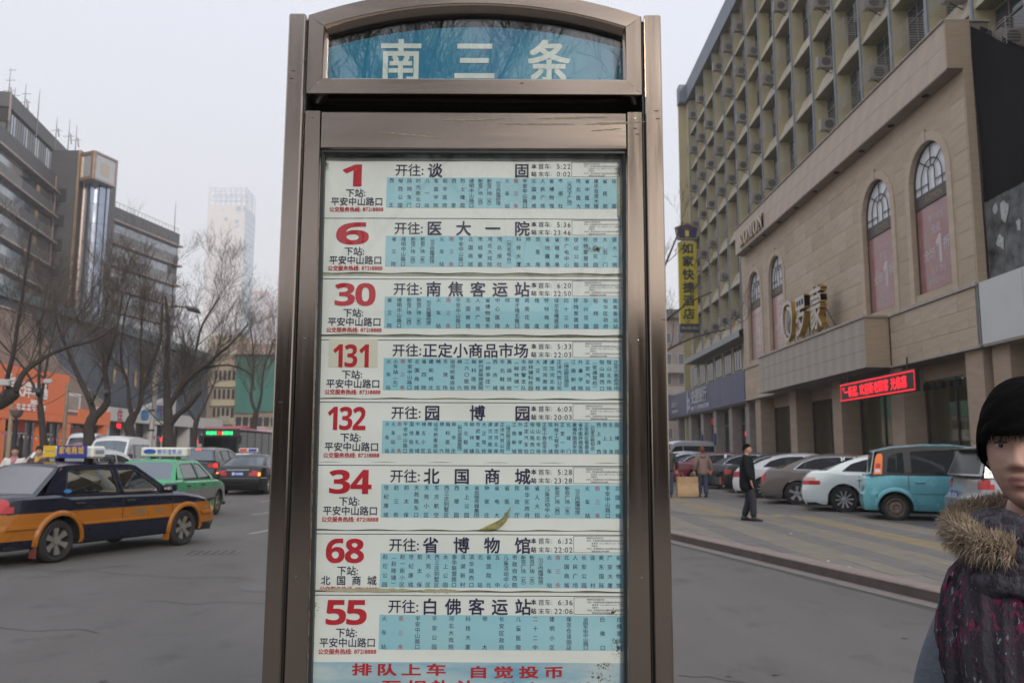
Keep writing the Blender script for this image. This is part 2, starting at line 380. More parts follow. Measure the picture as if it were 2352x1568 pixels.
for ri, (num, T, B, nxt, dest, t1, t2, nw, bx, stops) in enumerate(ROUTES):
    yb = YF + .0345 - .0004 * ri
    def F(x, z, d, yb=yb): return (x, yb - wav(x, z) - d, z)
    def at(k, yb=yb): return (lambda x, z, d, k=k, yb=yb: (x, yb - wav(x, z) - k - d, z))
    L, Rr = CX - .378 + .004 * (ri % 3), CX + .366
    nx, nz = 44, 12; m = MB(); z1_, z0_ = T + .006, B
    m.loft([[F(L + (Rr - L) * i / nx, z1_ + (z0_ - z1_) * j / nz + (.0012 * sin(9 * L + i * .8 + ri) if j == nz else 0), 0) for i in range(nx + 1)] for j in range(nz + 1)], False)
    sheet = sp(m, 'route_sheet', M_paper, smooth=True, angle=False)
    m = MB(); bl = CX - .2155 + .0011 * ri
    m.loft([[at(.0005)(bl + (CX + .360 - bl) * i / 40, T - .0445 + (-.0775) * j / 8, 0) for i in range(41)] for j in range(9)], False)
    sp(m, 'stop_band', M_band, sheet, smooth=True, angle=False)
    m = MB(); m.loft([[at(.0006)(CX - .372 + .735 * i / 30, T - .0002 - .0016 * j, 0) for i in range(31)] for j in range(2)], False)
    sp(m, 'rule_line', M_ink, sheet)
    if num == '131':
        m = MB(); m.loft([[at(.0008)(CX - .345 + .118 * i / 6, T + .001 - .068 * j / 4, 0) for i in range(7)] for j in range(5)], False)
        sp(m, 'pasted_patch', M_paper2, sheet, smooth=True)
        m = MB(); m.loft([[at(.0009)(CX - .122 + .262 * i / 10, T - .003 - .041 * j / 3, 0) for i in range(11)] for j in range(4)], False)
        sp(m, 'pasted_patch', M_paper, sheet, smooth=True)
    if num == '6':
        m = MB(); m.loft([[at(.0008)(CX + .0705 + .0235 * i / 3, T - .0435 - .080 * j / 5, 0) for i in range(4)] for j in range(6)], False)
        sp(m, 'pasted_patch', M_band, sheet, smooth=True)
    # number
    m = MB(); n = len(num); cx0 = CX + (-.3015, -.296, -.285, -.291, -.2985, -.283, -.2915, -.284)[ri]; cw = nw / n
    for i, c in enumerate(num):
        put_glyph(m, big_digits(c), cx0 + (i - (n - 1) / 2) * cw, T - .0395, cw * (.96 if c != '1' or n == 1 else .72), .0545, .008 if n == 3 else .014, at(.0013), cell=False)
    sp(m, 'route_number', M_red, sheet)
    m = MB(); xs = CX - .3165 + .0013 * ri
    text_line(m, '下站:', xs, T - .0845, .0225, at(.0013), .012)
    text_line(m, nxt, CX - .3525 + .0012 * ri, T - .1065, .0225, at(.0013), .012, width=.130)
    sp(m, 'next_stop', M_ink, sheet)
    m = MB(); text_line(m, '公交服务热线: 87218888', CX - .3555 + .0013 * ri, T - .1265, .0128, at(.0013), .022, width=.134)
    sp(m, 'hotline', M_red, sheet)
    m = MB(); text_line(m, '开往:', CX - .1955 + .001 * ri, T - .0255, .0325, at(.0013), .008, width=.072)
    if num == '131': text_line(m, dest, CX - .119, T - .0255, .0365, at(.0015), .018, width=.256)
    else: text_line(m, dest, CX - .1155 + .0008 * ri, T - .0255, .0385, at(.0013), .018, width=.254)
    sp(m, 'destination', M_ink, sheet)
    m = MB()
    text_line(m, '本', CX + .1425, T - .0145, .0135, at(.0013), .02); text_line(m, '站', CX + .1425, T - .0345, .0135, at(.0013), .02)
    text_line(m, '首车:', CX + .1595, T - .0150, .0150, at(.0013), -.006); text_line(m, '末车:', CX + .1595, T - .0350, .0150, at(.0013), -.006)
    for tt, zz in ((t1, -.0150), (t2, -.0350)):
        wdt = .0088 * len(tt); text_line(m, tt, CX + .2405 - wdt, T + zz, .0175, at(.0013), -.004, width=wdt)
    sp(m, 'times', M_ink, sheet)
    m = MB(); a, b, c_, d_ = CX + .2425, CX + .3625, T - .0035, T - .0415
    for x0_, x1_, z0_, z1_ in ((a, b, c_, c_ - .0007), (a, b, d_, d_ + .0007), (a, a + .0007, c_, d_), (b - .0007, b, c_, d_)):
        m.loft([[at(.0012)(x0_ + (x1_ - x0_) * i / 6, z, 0) for i in range(7)] for z in (z0_, z1_)], False)
    for li, (s_, xo) in enumerate((('读取i码公交信息方式:', .030), ('方式1、手机拍码读取(发送短信A至10623456', .030), ('或登录 wap.188114.net 下载免费拍', .042), ('码软件)', .042), ('方式2、发送短信SJZ+站点名称(如:SJZ省博', .030), ('物馆)到10623456读取', .042))):
        text_line(m, s_, a + xo, c_ - .0045 - .0060 * li, .0044, at(.0013), .0, width=min(.086, .0046 * len(s_)) if li in (1, 2, 4) else None)
    sp(m, 'service_note', M_ink, sheet)
    m, mr = MB(), MB(); cols = stops.split(' '); N = len(cols)
    xa, xb = CX - .203 + .001 * ri + (.008 if num == '6' else 0), CX + .347
    for ci, s_ in enumerate(cols):
        tgt = m
        if s_[0] == '*': tgt = mr; s_ = s_[1:]
        s_ = s_.replace('(', '︵').replace(')', '︶'); k = len(s_)
        x = xa + (xb - xa) * ci / (N - 1); zt_, zb_ = T - .0525, T - .1155
        sz = min(.0122, .075 / k) if N < 30 else min(.0112, .073 / k)
        for j, ch in enumerate(s_):
            z = (zt_ + (zb_ - zt_) * j / (k - 1))
            put_glyph(tgt, ch, x, z, .0125 if N < 36 else .0112, sz, .0, at(.0014))
    sp(m, 'stop_names', M_ink, sheet); sp(mr, 'this_stop_name', M_pink, sheet)
# lower poster: red slogans over a pale sky picture
M_post = mat('poster_sky_print', (.16, .40, .58), .5, col2=(.62, .70, .72), vscale=5, stretch=(1, 1, 3))
yb = YF + .0313
def P_(x, z, d): return (x, yb - wav(x, z) - d, z)
m = MB(); m.loft([[P_(CX - .374 + .738 * i / 40, 1.3175 - .5 * j / 16, 0) for i in range(41)] for j in range(17)], False)
po = sp(m, 'poster', M_paper, smooth=True, angle=False)
m = MB(); m.loft([[P_(CX - .364 + .724 * i / 40, 1.3065 - .46 * j / 16, .0005) for i in range(41)] for j in range(17)], False)
sp(m, 'sky_picture', M_post, po, smooth=True, angle=False)
m = MB()
for i, ch in enumerate('排队上车'): put_glyph(m, ch, CX - .2445 + .0568 * i, 1.2905, .047, .0275, .03, lambda a, b, d: P_(a, b, .0013))
for i, ch in enumerate('自觉投币'): put_glyph(m, ch, CX + .0225 + .0578 * i, 1.2855, .047, .0275, .03, lambda a, b, d: P_(a, b, .0013))
for i, ch in enumerate('互相礼让'): put_glyph(m, ch, CX - .176 + .0568 * i, 1.2545, .047, .0275, .03, lambda a, b, d: P_(a, b, .0013))
for i, ch in enumerate('尊老爱幼'): put_glyph(m, ch, CX + .092 + .0578 * i, 1.2500, .047, .0275, .03, lambda a, b, d: P_(a, b, .0013))
sp(m, 'slogan', mat('poster_red', (.45, .01, .02), .5), po)
# damp stains and dirt that crept in behind the glass
M_dirt = mat('damp_stain', (.16, .15, .11), .8, col2=(.36, .35, .29), vscale=80)
def splat(x, z, rx, rz, n, seed, y=YF + .0285):
    r = random.Random(seed); m = MB()
    for i in range(n):
        a, d = r.uniform(0, 2 * pi), r.random() ** .6; cx_, cz_ = x + rx * d * cos(a), z + rz * d * sin(a); s_ = r.uniform(.0008, .0030) * (1.2 - d)
        m.add([(cx_ + s_ * cos(t) * r.uniform(.6, 1.4), y, cz_ + s_ * sin(t) * r.uniform(.6, 1.2)) for t in (0, 1.05, 2.1, 3.15, 4.2, 5.25)], [tuple(range(6))])
    tag(sp(m, 'damp_stain', M_dirt), kind='stuff')
splat(.205, 2.279, .030, .008, 80, 1); splat(.245, 1.345, .018, .030, 90, 2); splat(.215, 1.300, .028, .010, 60, 3); splat(.20, 1.275, .05, .02, 60, 4); splat(-.455, 1.43, .012, .03, 50, 5); splat(.235, 1.42, .02, .012, 40, 6); splat(-.462, 2.49, .008, .02, 40, 7); splat(.262, 2.48, .006, .03, 40, 8)
# the torn, curled tongue of paper over route 34
M_curl = mat('yellow_paper_back', (.55, .50, .16), .6, col2=(.03, .04, .05), vscale=26)
pts = [(-.001, 1.658, .0), (-.006, 1.645, .004), (-.014, 1.630, .009), (-.026, 1.620, .012), (-.042, 1.613, .013), (-.060, 1.608, .010), (-.074, 1.605, .003)]
wd = [.0006, .003, .0052, .0070, .0066, .0040, .0006]
m = MB(); rr = []
for (x, z, d), w_ in zip(pts, wd):
    rr.append([(x + w_ * k * .55, YF + .029 - d * (1 - k * k * .3), z - w_ * k) for k in (-1, -.4, .3, 1)])
m.loft(rr, False); m.loft([[(x, y + .0004, z) for x, y, z in r] for r in rr], False)
sp(m, 'torn_flap', M_curl, smooth=True)
# grimy tape strips and torn edge under route 68
M_tape = mat('old_tape', (.50, .49, .37), .4, col2=(.33, .31, .20), vscale=25)
rnd = random.Random(3)
for (x0_, x1_, z) in ((-.456, -.213, 1.4665), (-.21, -.115, 1.4655)):
    m = MB(); r1_, r2_ = [], []
    for i in range(25):
        x = x0_ + (x1_ - x0_) * i / 24; e = 1 - abs(i / 12 - 1) ** 4
        r1_.append((x, YF + .0285, z + (.004 + rnd.uniform(-.0015, .002)) * e)); r2_.append((x, YF + .0285, z - (.004 + rnd.uniform(-.001, .001)) * e))
    m.loft([r1_, r2_], False); sp(m, 'tape_strip', M_tape)
for (x, z0_, z1_) in ((CX - .372, 2.44, 2.24), (CX - .3725, 2.05, 1.93), (CX + .362, 2.46, 2.36), (CX + .363, 1.74, 1.60), (CX - .371, 1.46, 1.25), (CX + .362, 1.45, 1.30), (CX - .370, 1.74, 1.62)):
    sp(MB().box(x - .005, x + .005, YF + .0275, YF + .0282, z1_, z0_), 'tape_strip', M_tape)
# sticker residue and scuffs left on the rails
M_res = mat('adhesive_residue', (.30, .25, .165), .75, col2=(.20, .165, .12), vscale=60)
for (x0_, x1_, z0_, z1_) in ((-.04, .155, 2.585, 2.5845), (.055, .235, 2.598, 2.604), (.175, .33, 2.584, 2.592), (-.33, -.17, 2.562, 2.548), (.19, .27, 2.568, 2.574), (-.18, -.02, 2.592, 2.598)):
    m = MB(); A, B = [], []; n = 22; th_ = .0035 if x1_ - x0_ > .1 else .002
    for i in range(n + 1):
        t_ = i / n; x = x0_ + (x1_ - x0_) * t_; z = z0_ + (z1_ - z0_) * t_; e = (1 - abs(2 * t_ - 1) ** 3)
        A.append((x, YF - .0004, z + th_ * e * rnd.uniform(.2, 1.0))); B.append((x, YF - .0004, z - th_ * e * rnd.uniform(.2, 1.0)))
    m.loft([A, B], False); sp(m, 'adhesive_residue', M_res)
M_scf = mat('scuff_mark', (.07, .055, .045), .7)
for (x, z) in ((-.547, 2.72), (-.550, 2.70), (.352, 2.62), (.356, 2.60), (-.515, 2.75), (.02, 2.69), (.30, 2.575), (.305, 2.56), (.36, 2.1), (-.545, 1.9)):
    sp(MB().box(x - .004, x + .006, YF - .0006, YF - .0003, z - .0012, z + .001), 'scuff_mark', M_scf)
# pan head screws along the case frame
M_scr = mat('screw_head', (.30, .27, .24), .35, 1.)
for s_ in (-1, 1):
    for z in (2.60, 2.05, 1.5, .95): sp(MB().lathe([(0, YF - .0016), (.0022, YF - .0014), (.003, YF + .0002)], 10, 'Y', c=(CX + s_ * .396, 0, z)), 'screw', M_scr)
# mounting foot
sp(MB().bbox(CX - .5, CX + .5, YF - .06, YF + .2, .22, .37, .01), 'foot', mat('sign_plinth', (.2, .19, .18), .8, var=.3))
# ================================================================== ground, kerb, pavement
def g(y): return .22 + .008 * min(max(y - 25, 0), 80)
def kerb_x(y):
    if y > 30: return -.32 - .01 * (y - 30)
    return 2.98 + (15.89 - y) * .234
def pz(x, y): return g(y) + .135 + .006 * min(max(x - kerb_x(y), 0), 6)
M_asph = asphalt_mat('asphalt', (.122, .115, .110), (.092, .087, .083), (.066, .062, .060))
M_bay = mat('parking_asphalt', (.105, .101, .10), .85, col2=(.08, .078, .078), vscale=.7, bump=.3, bscale=50)
m = MB(); xs = [-600, -120, -60, -20, -8, 0, 8, 20, 60, 120]; ys = [-60, -40, 0, 15, 25, 45, 75, 105, 300, 1650]
m.loft([[(x, y, g(y)) for x in xs] for y in ys], False)
tag(m.build('road', M_asph), kind='structure')
# patches and cracks of the carriageway
M_patch = mat('asphalt_patch', (.125, .123, .125), .9, var=.2, bump=.3, bscale=50)
M_seal = mat('crack_sealant', (.07, .068, .068), .8)
rnd = random.Random(11)
m = MB()
for (x0, y0, x1, y1) in ((-3.9, 9.2, -1.15, 9.5), (-6.5, 8.6, -3.6, 7.7), (1.2, 6.2, 3.9, 5.3), (-6.5, 11.6, -3.4, 11.0)):
    n = 26; L, R_ = [], []
    for i in range(n + 1):
        t = i / n; x = x0 + (x1 - x0) * t; y = y0 + (y1 - y0) * t + .10 * sin(7 * t + x0) + .05 * sin(23 * t) + rnd.uniform(-.04, .04); zz = .224
        L.append((x, y - .008, zz)); R_.append((x, y + .008 * rnd.uniform(.2, 1.2), zz))
    m.loft([L, R_], False)
tag(m.build('road_crack', M_seal), kind='structure')
m = MB()
for (x, y) in ((1.55, 6.3), (1.9, 6.35), (3.0, 5.9), (2.4, 5.6), (1.6, 5.75), (3.4, 7.6), (-2.8, 6.1), (-4.2, 12.2)):
    r = rnd.uniform(.018, .04); m.add([(x + r * cos(a * .9), y + r * .8 * sin(a * .9), .2255) for a in range(7)], [tuple(range(7))])
tag(m.build('road_stain', M_seal), kind='structure')
m = MB()
for (x, y, w_, l_, a) in ((-2.6, 10.4, 1.3, .9, .1), (-6.6, 9.0, 1.6, .7, .15), (-3.4, 19.5, 1.0, 2.6, .0)):
    P = [(x + w_ * cos(t) * (.5 + .04 * sin(5 * t)) * (1 if abs(cos(t)) < .7 else .92), y + l_ * sin(t) * .5 + a * w_ * cos(t), .2232) for t in [2 * pi * k / 18 for k in range(18)]]
    m.add(P, [tuple(range(18))])
tag(m.build('road_patch', M_patch), kind='structure')
# lane dashes, worn
M_worn = mat('worn_lane_paint', (.34, .33, .32), .8, col2=(.17, .165, .165), vscale=9)
for (x, y, a) in ((-5.1, 16.9, 0), (-8.0, 27.5, 0), (-6.6, 22.0, .05)):
    m = MB(); m.loft([[(x + sx * .07 + .3 * t, y + 3 * t * .6, g(y + 1.8 * t) + .005) for sx in (-1, 1)] for t in (0, .5, 1)], False)
    tag(m.build('lane_marking', M_worn), kind='structure')
m = MB(); m.loft([[(-5.9 + dx, 15 + t, .2) for dx in (0, .1)] for t in (0, 1)], False)
# storm grate in the carriageway
gt = empty('storm_grate', (-4.72, 13.75, g(14) + .002), .12, 'rusty iron storm drain grate set in the road beside the navy taxi', 'drain grate')
M_iron = mat('rusty_iron', (.12, .115, .11), .8, .1, var=.4)
M_hole = mat('drain_hole', (.05, .05, .05), .9)
MB().box(-.42, .42, -.3, .3, .0, .004).build('grate_frame', M_iron, gt)
for i in range(6):
    for j in range(4):
        MB().box(-.36 + i * .125, -.29 + i * .125, -.25 + j * .135, -.17 + j * .135, .004, .006).build('drain_slot', M_hole, gt)

# pavement
M_tan = mat('tan_paver', (.182, .162, .134), .85, var=.16, vscale=2.2, bump=.2, bscale=40)
M_grey = mat('grey_paver', (.137, .130, .124), .85, var=.16, vscale=2.0, bump=.2, bscale=40)
M_yel = mat('yellow_tactile_paver', (.225, .178, .108), .8, var=.15, vscale=3, bump=.5, bscale=30)
M_sand = mat('pavement_bed', (.165, .155, .145), .9, var=.15, vscale=2)
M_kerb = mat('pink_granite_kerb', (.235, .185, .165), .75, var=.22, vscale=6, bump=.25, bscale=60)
M_kerbf = mat('dark_kerb_face', (.105, .078, .066), .85, col2=(.075, .057, .05), vscale=3, bump=.35, bscale=60)  # front of each stone, darker than its top
M_gut = mat('gutter_concrete', (.165, .150, .140), .85, var=.12, vscale=3, bump=.2, bscale=40)
m = MB()
rows = []
for y in [-20, 0, 5, 8, 10, 12, 13, 16, 20, 24, 28, 30, 35, 45, 60, 85, 105]:
    k = kerb_x(y); rows.append([(k + d, y, pz(k + d, y) - .004) for d in (.28, 2, 4, 7, 9, 16, 40)])
m.loft(rows, False)
tag(m.build('pavement', M_sand), kind='structure')
pav = COL.objects['pavement']
bands = [(7.48, 8.17, M_tan, 2), (6.98, 7.48, M_grey, 2), (6.45, 6.98, M_yel, 2), (6.03, 6.45, M_grey, 2), (5.39, 6.03, M_tan, 2), (4.95, 5.39, M_grey, 2),
         (4.25, 4.95, M_tan, 2), (3.80, 4.25, M_grey, 2), (3.10, 3.80, M_tan, 2), (2.65, 3.10, M_grey, 2), (1.95, 2.65, M_tan, 2), (1.5, 1.95, M_grey, 2), (.8, 1.5, M_tan, 2), (.3, .8, M_grey, 2), (-.4, .3, M_tan, 2)]
near, far_ = [], {}
for (u0, u1, mm, n) in bands:
    wu = (u1 - u0) / n
    for i in range(n):
        for j in range(int(68 / .6)):
            v = 8.4 + j * .6; off = (i % 2) * .3
            def XY(u, v): return (u, v)
            a, b, c, d = u0 + i * wu + .003, u0 + (i + 1) * wu - .003, v + off + .003, v + off + .597
            xc, yc = XY((a + b) / 2, (c + d) / 2)
            if min(XY(a, c)[0] - kerb_x(c), XY(a, d)[0] - kerb_x(d)) < .30: continue
            if yc > 75: continue
            m_q = mm
            if mm is M_yel and yc > 20.3: m_q = M_grey
            if yc > 20.3 and 4.95 < xc < 5.39: m_q = M_yel
            if 20.0 < yc < 20.7 and 5.39 < xc < 6.45: m_q = M_yel
            near.append((yc, xc, (a, b, c, d), m_q))
near.sort(key=lambda t: t[0] + (0 if -2.2 < t[1] / max(1, t[0]) * 1 < .62 and t[1] > .17 * t[0] else 60))
def slab(mb, q):
    a, b, c, d = q; P = [(u, v) for u, v in ((a, c), (b, c), (b, d), (a, d))]
    h = rnd.uniform(-.0015, .0015)
    mb.add([(x, y, pz(x, y) + h) for x, y in P] + [(x, y, pz(x, y) - .012) for x, y in P], [(0, 1, 2, 3), (0, 4, 5, 1), (1, 5, 6, 2), (2, 6, 7, 3), (3, 7, 4, 0)])
for yc, xc, q, mm in near[:290]:
    m = MB(); slab(m, q); m.build('paving_slab', mm, pav)
mm_list = [M_tan, M_grey, M_yel]; m = MB()
for yc, xc, q, mm in near[290:]:
    m.mi = mm_list.index(mm); slab(m, q)
tag(m.build('paving_slab', None, pav, mats=mm_list), kind='stuff')
# parking apron beside the pavement
m = MB(); rows = []
for y in [-10, 0, 8, 13, 20, 30, 45, 60, 85]:
    x0 = 8.18; rows.append([(x, y, pz(x, y) + .003) for x in (x0, 10, 12, 17)])
m.loft(rows, False); tag(m.build('parking_apron', M_bay), kind='structure')
# kerb and gutter stones
kb = empty('kerb'); kb['kind'] = 'structure'; gu = empty('gutter'); gu['kind'] = 'structure'
dirn = Vector((-.234, 1)).normalized(); y = 2.0
while y < 48:
    step = .99
    y1 = y + step * (dirn.y if y < 30 else 1)
    x0, x1 = kerb_x(y), kerb_x(y1)
    def ring(x, yy, e):
        z = g(yy)
        return [(x + .02, yy, z - .02), (x, yy, z + .005), (x + .008, yy, z + .126), (x + .022, yy, z + .142), (x + .29, yy, z + .144), (x + .29, yy, z + .02)]
    j = rnd.uniform(-.004, .004)
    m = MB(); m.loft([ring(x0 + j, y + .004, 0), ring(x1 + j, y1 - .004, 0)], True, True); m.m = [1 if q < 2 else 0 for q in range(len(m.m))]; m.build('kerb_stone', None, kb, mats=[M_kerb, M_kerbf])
    m = MB(); z0, z1 = g(y) + .012, g(y1) + .012
    x0g, x1g = x0 - .22 + rnd.uniform(-.012, .012), x1 - .22 + rnd.uniform(-.012, .012)
    m.add([(x0g, y + .003, z0), (x0 - .004, y + .003, z0 + .006), (x1 - .004, y1 - .003, z1 + .006), (x1g, y1 - .003, z1), (x0g, y + .003, z0 - .03), (x0 - .004, y + .003, z0 - .03), (x1 - .004, y1 - .003, z1 - .03), (x1g, y1 - .003, z1 - .03)],
          [(0, 1, 2, 3), (0, 4, 5, 1), (1, 5, 6, 2), (2, 6, 7, 3), (3, 7, 4, 0)]); m.build('gutter_stone', M_gut, gu)
    y = y1
m = MB(); m.loft([[(kerb_x(y) - .235 - w_, y, g(y) + .004) for w_ in (0, .05 + .02 * sin(y * 3))] for y in [2 + i * .5 for i in range(60)]], False)
tag(m.build('gutter_joint', M_seal), kind='structure')
# scraps of litter on the paving
M_lit = mat('white_scrap', (.7, .7, .68), .7)
for x, y in ((4.35, 11.2), (4.3, 11.8), (5.1, 15.8)):
    m = MB(); z = pz(x, y); m.add([(x, y, z + .002), (x + .05, y + .01, z + .015), (x + .045, y + .05, z + .004), (x - .01, y + .04, z + .012)], [(0, 1, 2, 3)])
    tag(m.build('litter', M_lit), 'small white scrap of litter on the paving near the kerb', 'litter', 'scraps of litter on the paving')
# ================================================================== right side of the street
M_stone = mat('travertine', (.52, .415, .305), .7, col2=(.40, .315, .23), vscale=1.6, stretch=(1, .3, 3.2), bump=.08, bscale=20)
M_stone2 = mat('travertine_greyer', (.46, .40, .335), .7, col2=(.34, .305, .265), vscale=1.1, stretch=(1, 1, .35), bump=.08, bscale=20)
M_stone3 = mat('fascia_travertine', (.54, .45, .37), .68, col2=(.46, .375, .305), vscale=1.2, bump=.05, bscale=15)
M_stoneb = mat('darker_travertine', (.47, .375, .275), .7, col2=(.37, .29, .215), vscale=1.9, stretch=(1, .3, 3.0), bump=.08, bscale=20)
M_stonec = mat('lighter_travertine', (.54, .445, .34), .7, col2=(.44, .35, .26), vscale=1.4, stretch=(1, .4, 3.4), bump=.08, bscale=20)
M_pier = mat('warm_travertine', (.50, .385, .27), .7, col2=(.42, .315, .215), vscale=2, stretch=(1, 1, 7), bump=.06, bscale=20)
M_joint = mat('stone_joint', (.26, .22, .18), .9, var=.2)
M_led_trim = mat('ledge_stone', (.40, .35, .31), .7, var=.2, vscale=4)
M_bframe = mat('dark_brown_frame', (.05, .038, .032), .45)
M_wpane = mat('sky_toned_pane', (.72, .74, .78), .15, var=.06, vscale=1.5)  # the sky's reflection in the arched panes is put into this pale colour
M_gold = mat('gold_letter', (.55, .36, .10), .35, .8)
M_goldd = mat('dull_gold_letter', (.33, .25, .12), .5, .3)
M_lwhite = mat('white_letter_face', (.50, .48, .44), .45)
M_black = mat('black_cloth', (.006, .006, .008), .8, spec=.15, bump=.3, bscale=3, stretch=(1, 5, .4))
M_shop = mat('shop_interior_wall', (.55, .56, .48), .8, var=.35, vscale=.6, stretch=(1, 1, .5))
M_shopf = mat('shop_floor', (.34, .31, .27), .5)
M_sglass = glass_mat('shop_glass', (.88, .93, .90), .8, .01)
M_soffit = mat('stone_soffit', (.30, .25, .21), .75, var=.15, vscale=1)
M_colm = mat('column_stone', (.42, .315, .235), .65, col2=(.34, .25, .185), vscale=1.5, stretch=(1, 1, 4), bump=.05, bscale=20)
_pm = {}; _pr = random.Random(77)
def panel(parent, name, m_, x, y0, y1, z0, z1, t=.02, gap=.006):
    """a stone panel facing the street (-X); alike panels share one mesh"""
    if m_ is M_stone: m_ = _pr.choice((M_stone, M_stone, M_stoneb, M_stonec))
    key = (round(y1 - y0, 2), round(z1 - z0, 2), m_.name, t)
    if key not in _pm:
        mb = MB(); a, b = (y1 - y0) / 2 - gap, (z1 - z0) / 2 - gap
        mb.add([(0, -a, -b), (0, a, -b), (0, a, b), (0, -a, b), (t, -a - .003, -b - .003), (t, a + .003, -b - .003), (t, a + .003, b + .003), (t, -a - .003, b + .003)],
               [(3, 2, 1, 0), (0, 1, 5, 4), (1, 2, 6, 5), (2, 3, 7, 6), (3, 0, 4, 7)])
        _pm[key] = mb.build(name, m_, parent)
        o = _pm[key]
    else:
        o = link(name, _pm[key].data, parent)
    o.location = (x, (y0 + y1) / 2, (z0 + z1) / 2)
    return o
def panels(parent, name, m_, x, y0, y1, z0, z1, ny, nz, holes=(), stagger=True):
    dy, dz = (y1 - y0) / ny, (z1 - z0) / nz
    for r in range(nz):
        a, b = z0 + r * dz, z0 + (r + 1) * dz
        cuts = sorted((h[0], h[1]) for h in holes if h[2] < b - .05 and h[3] > a + .05)
        segs, cur = [], y0
        for c0, c1 in cuts: segs.append((cur, c0)); cur = c1
        segs.append((cur, y1))
        off = dy * .5 if stagger and r % 2 else 0
        for s0, s1 in segs:
            ed = [s0] + [y0 + off + i * dy for i in range(ny + 1) if s0 + .15 < y0 + off + i * dy < s1 - .15] + [s1]
            for e0, e1 in zip(ed, ed[1:]):
                if e1 - e0 > .05: panel(parent, name, m_, x, e0, e1, a, b)

ds = empty('department_store', (0, 0, 0), 0, 'beige stone clothing store with four arched windows and a long projecting top fascia', 'department store')
# core masses
MB().box(14.32, 15.9, 25.32, 50.84, 5.08, 13.9).build('wall_core', M_joint, ds)
MB().box(13.52, 14.9, 25.12, 50.2, 13.74, 15.28).build('fascia_core', M_joint, ds)
MB().bbox(13.44, 14.95, 25.06, 50.25, 15.29, 15.36, .01).build('coping', M_led_trim, ds)
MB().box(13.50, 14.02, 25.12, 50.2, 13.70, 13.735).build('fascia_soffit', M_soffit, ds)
for i in range(9):
    MB().lathe([(.11, 13.66), (.12, 13.70), (0, 13.70)], 12, c=(13.76, 27 + i * 2.6, 0)).build('downlight', M_dark, ds)
panels(ds, 'fascia_panel', M_stone3, 13.50, 25.12, 50.2, 13.74, 15.28, 22, 2)
# near end: warm pier facing the camera
m_ = MB().box(14.0, 14.28, 25.04, 25.11, 5.0, 15.28).build('end_pier', M_pier, ds)
MB().box(13.5, 13.998, 25.045, 25.11, 13.74, 15.28).build('end_pier', M_pier, ds)
# wall with arched windows
WIN = [(26.42, 28.95), (30.45, 33.0), (43.05, 45.5), (47.0, 49.6)]
holes = [(a - .42, b + .42, 7.0, 13.05) for a, b in WIN]
panels(ds, 'wall_panel', M_stone, 14.0, 25.13, 50.82, 7.0, 13.72, 16, 8, holes)
panels(ds, 'wall_panel', M_stone, 14.0, 25.13, 31.1, 5.08, 6.86, 5, 3)
panels(ds, 'wall_panel', M_stone, 14.0, 44.9, 50.82, 5.08, 6.86, 5, 3)
MB().bbox(13.93, 14.03, 25.12, 31.2, 6.87, 7.0, .01).build('ledge', M_led_trim, ds)
MB().bbox(13.93, 14.03, 44.9, 50.82, 6.87, 7.0, .01).build('ledge', M_led_trim, ds)
M_ppr = mat('red_sale_poster', (.29, .10, .10), .15, col2=(.33, .19, .185), vscale=1.1)
M_pprp = mat('faded_pink_poster', (.42, .31, .28), .2, col2=(.44, .23, .215), vscale=.9)
M_ptx = mat('poster_pale_text', (.56, .50, .52), .4)
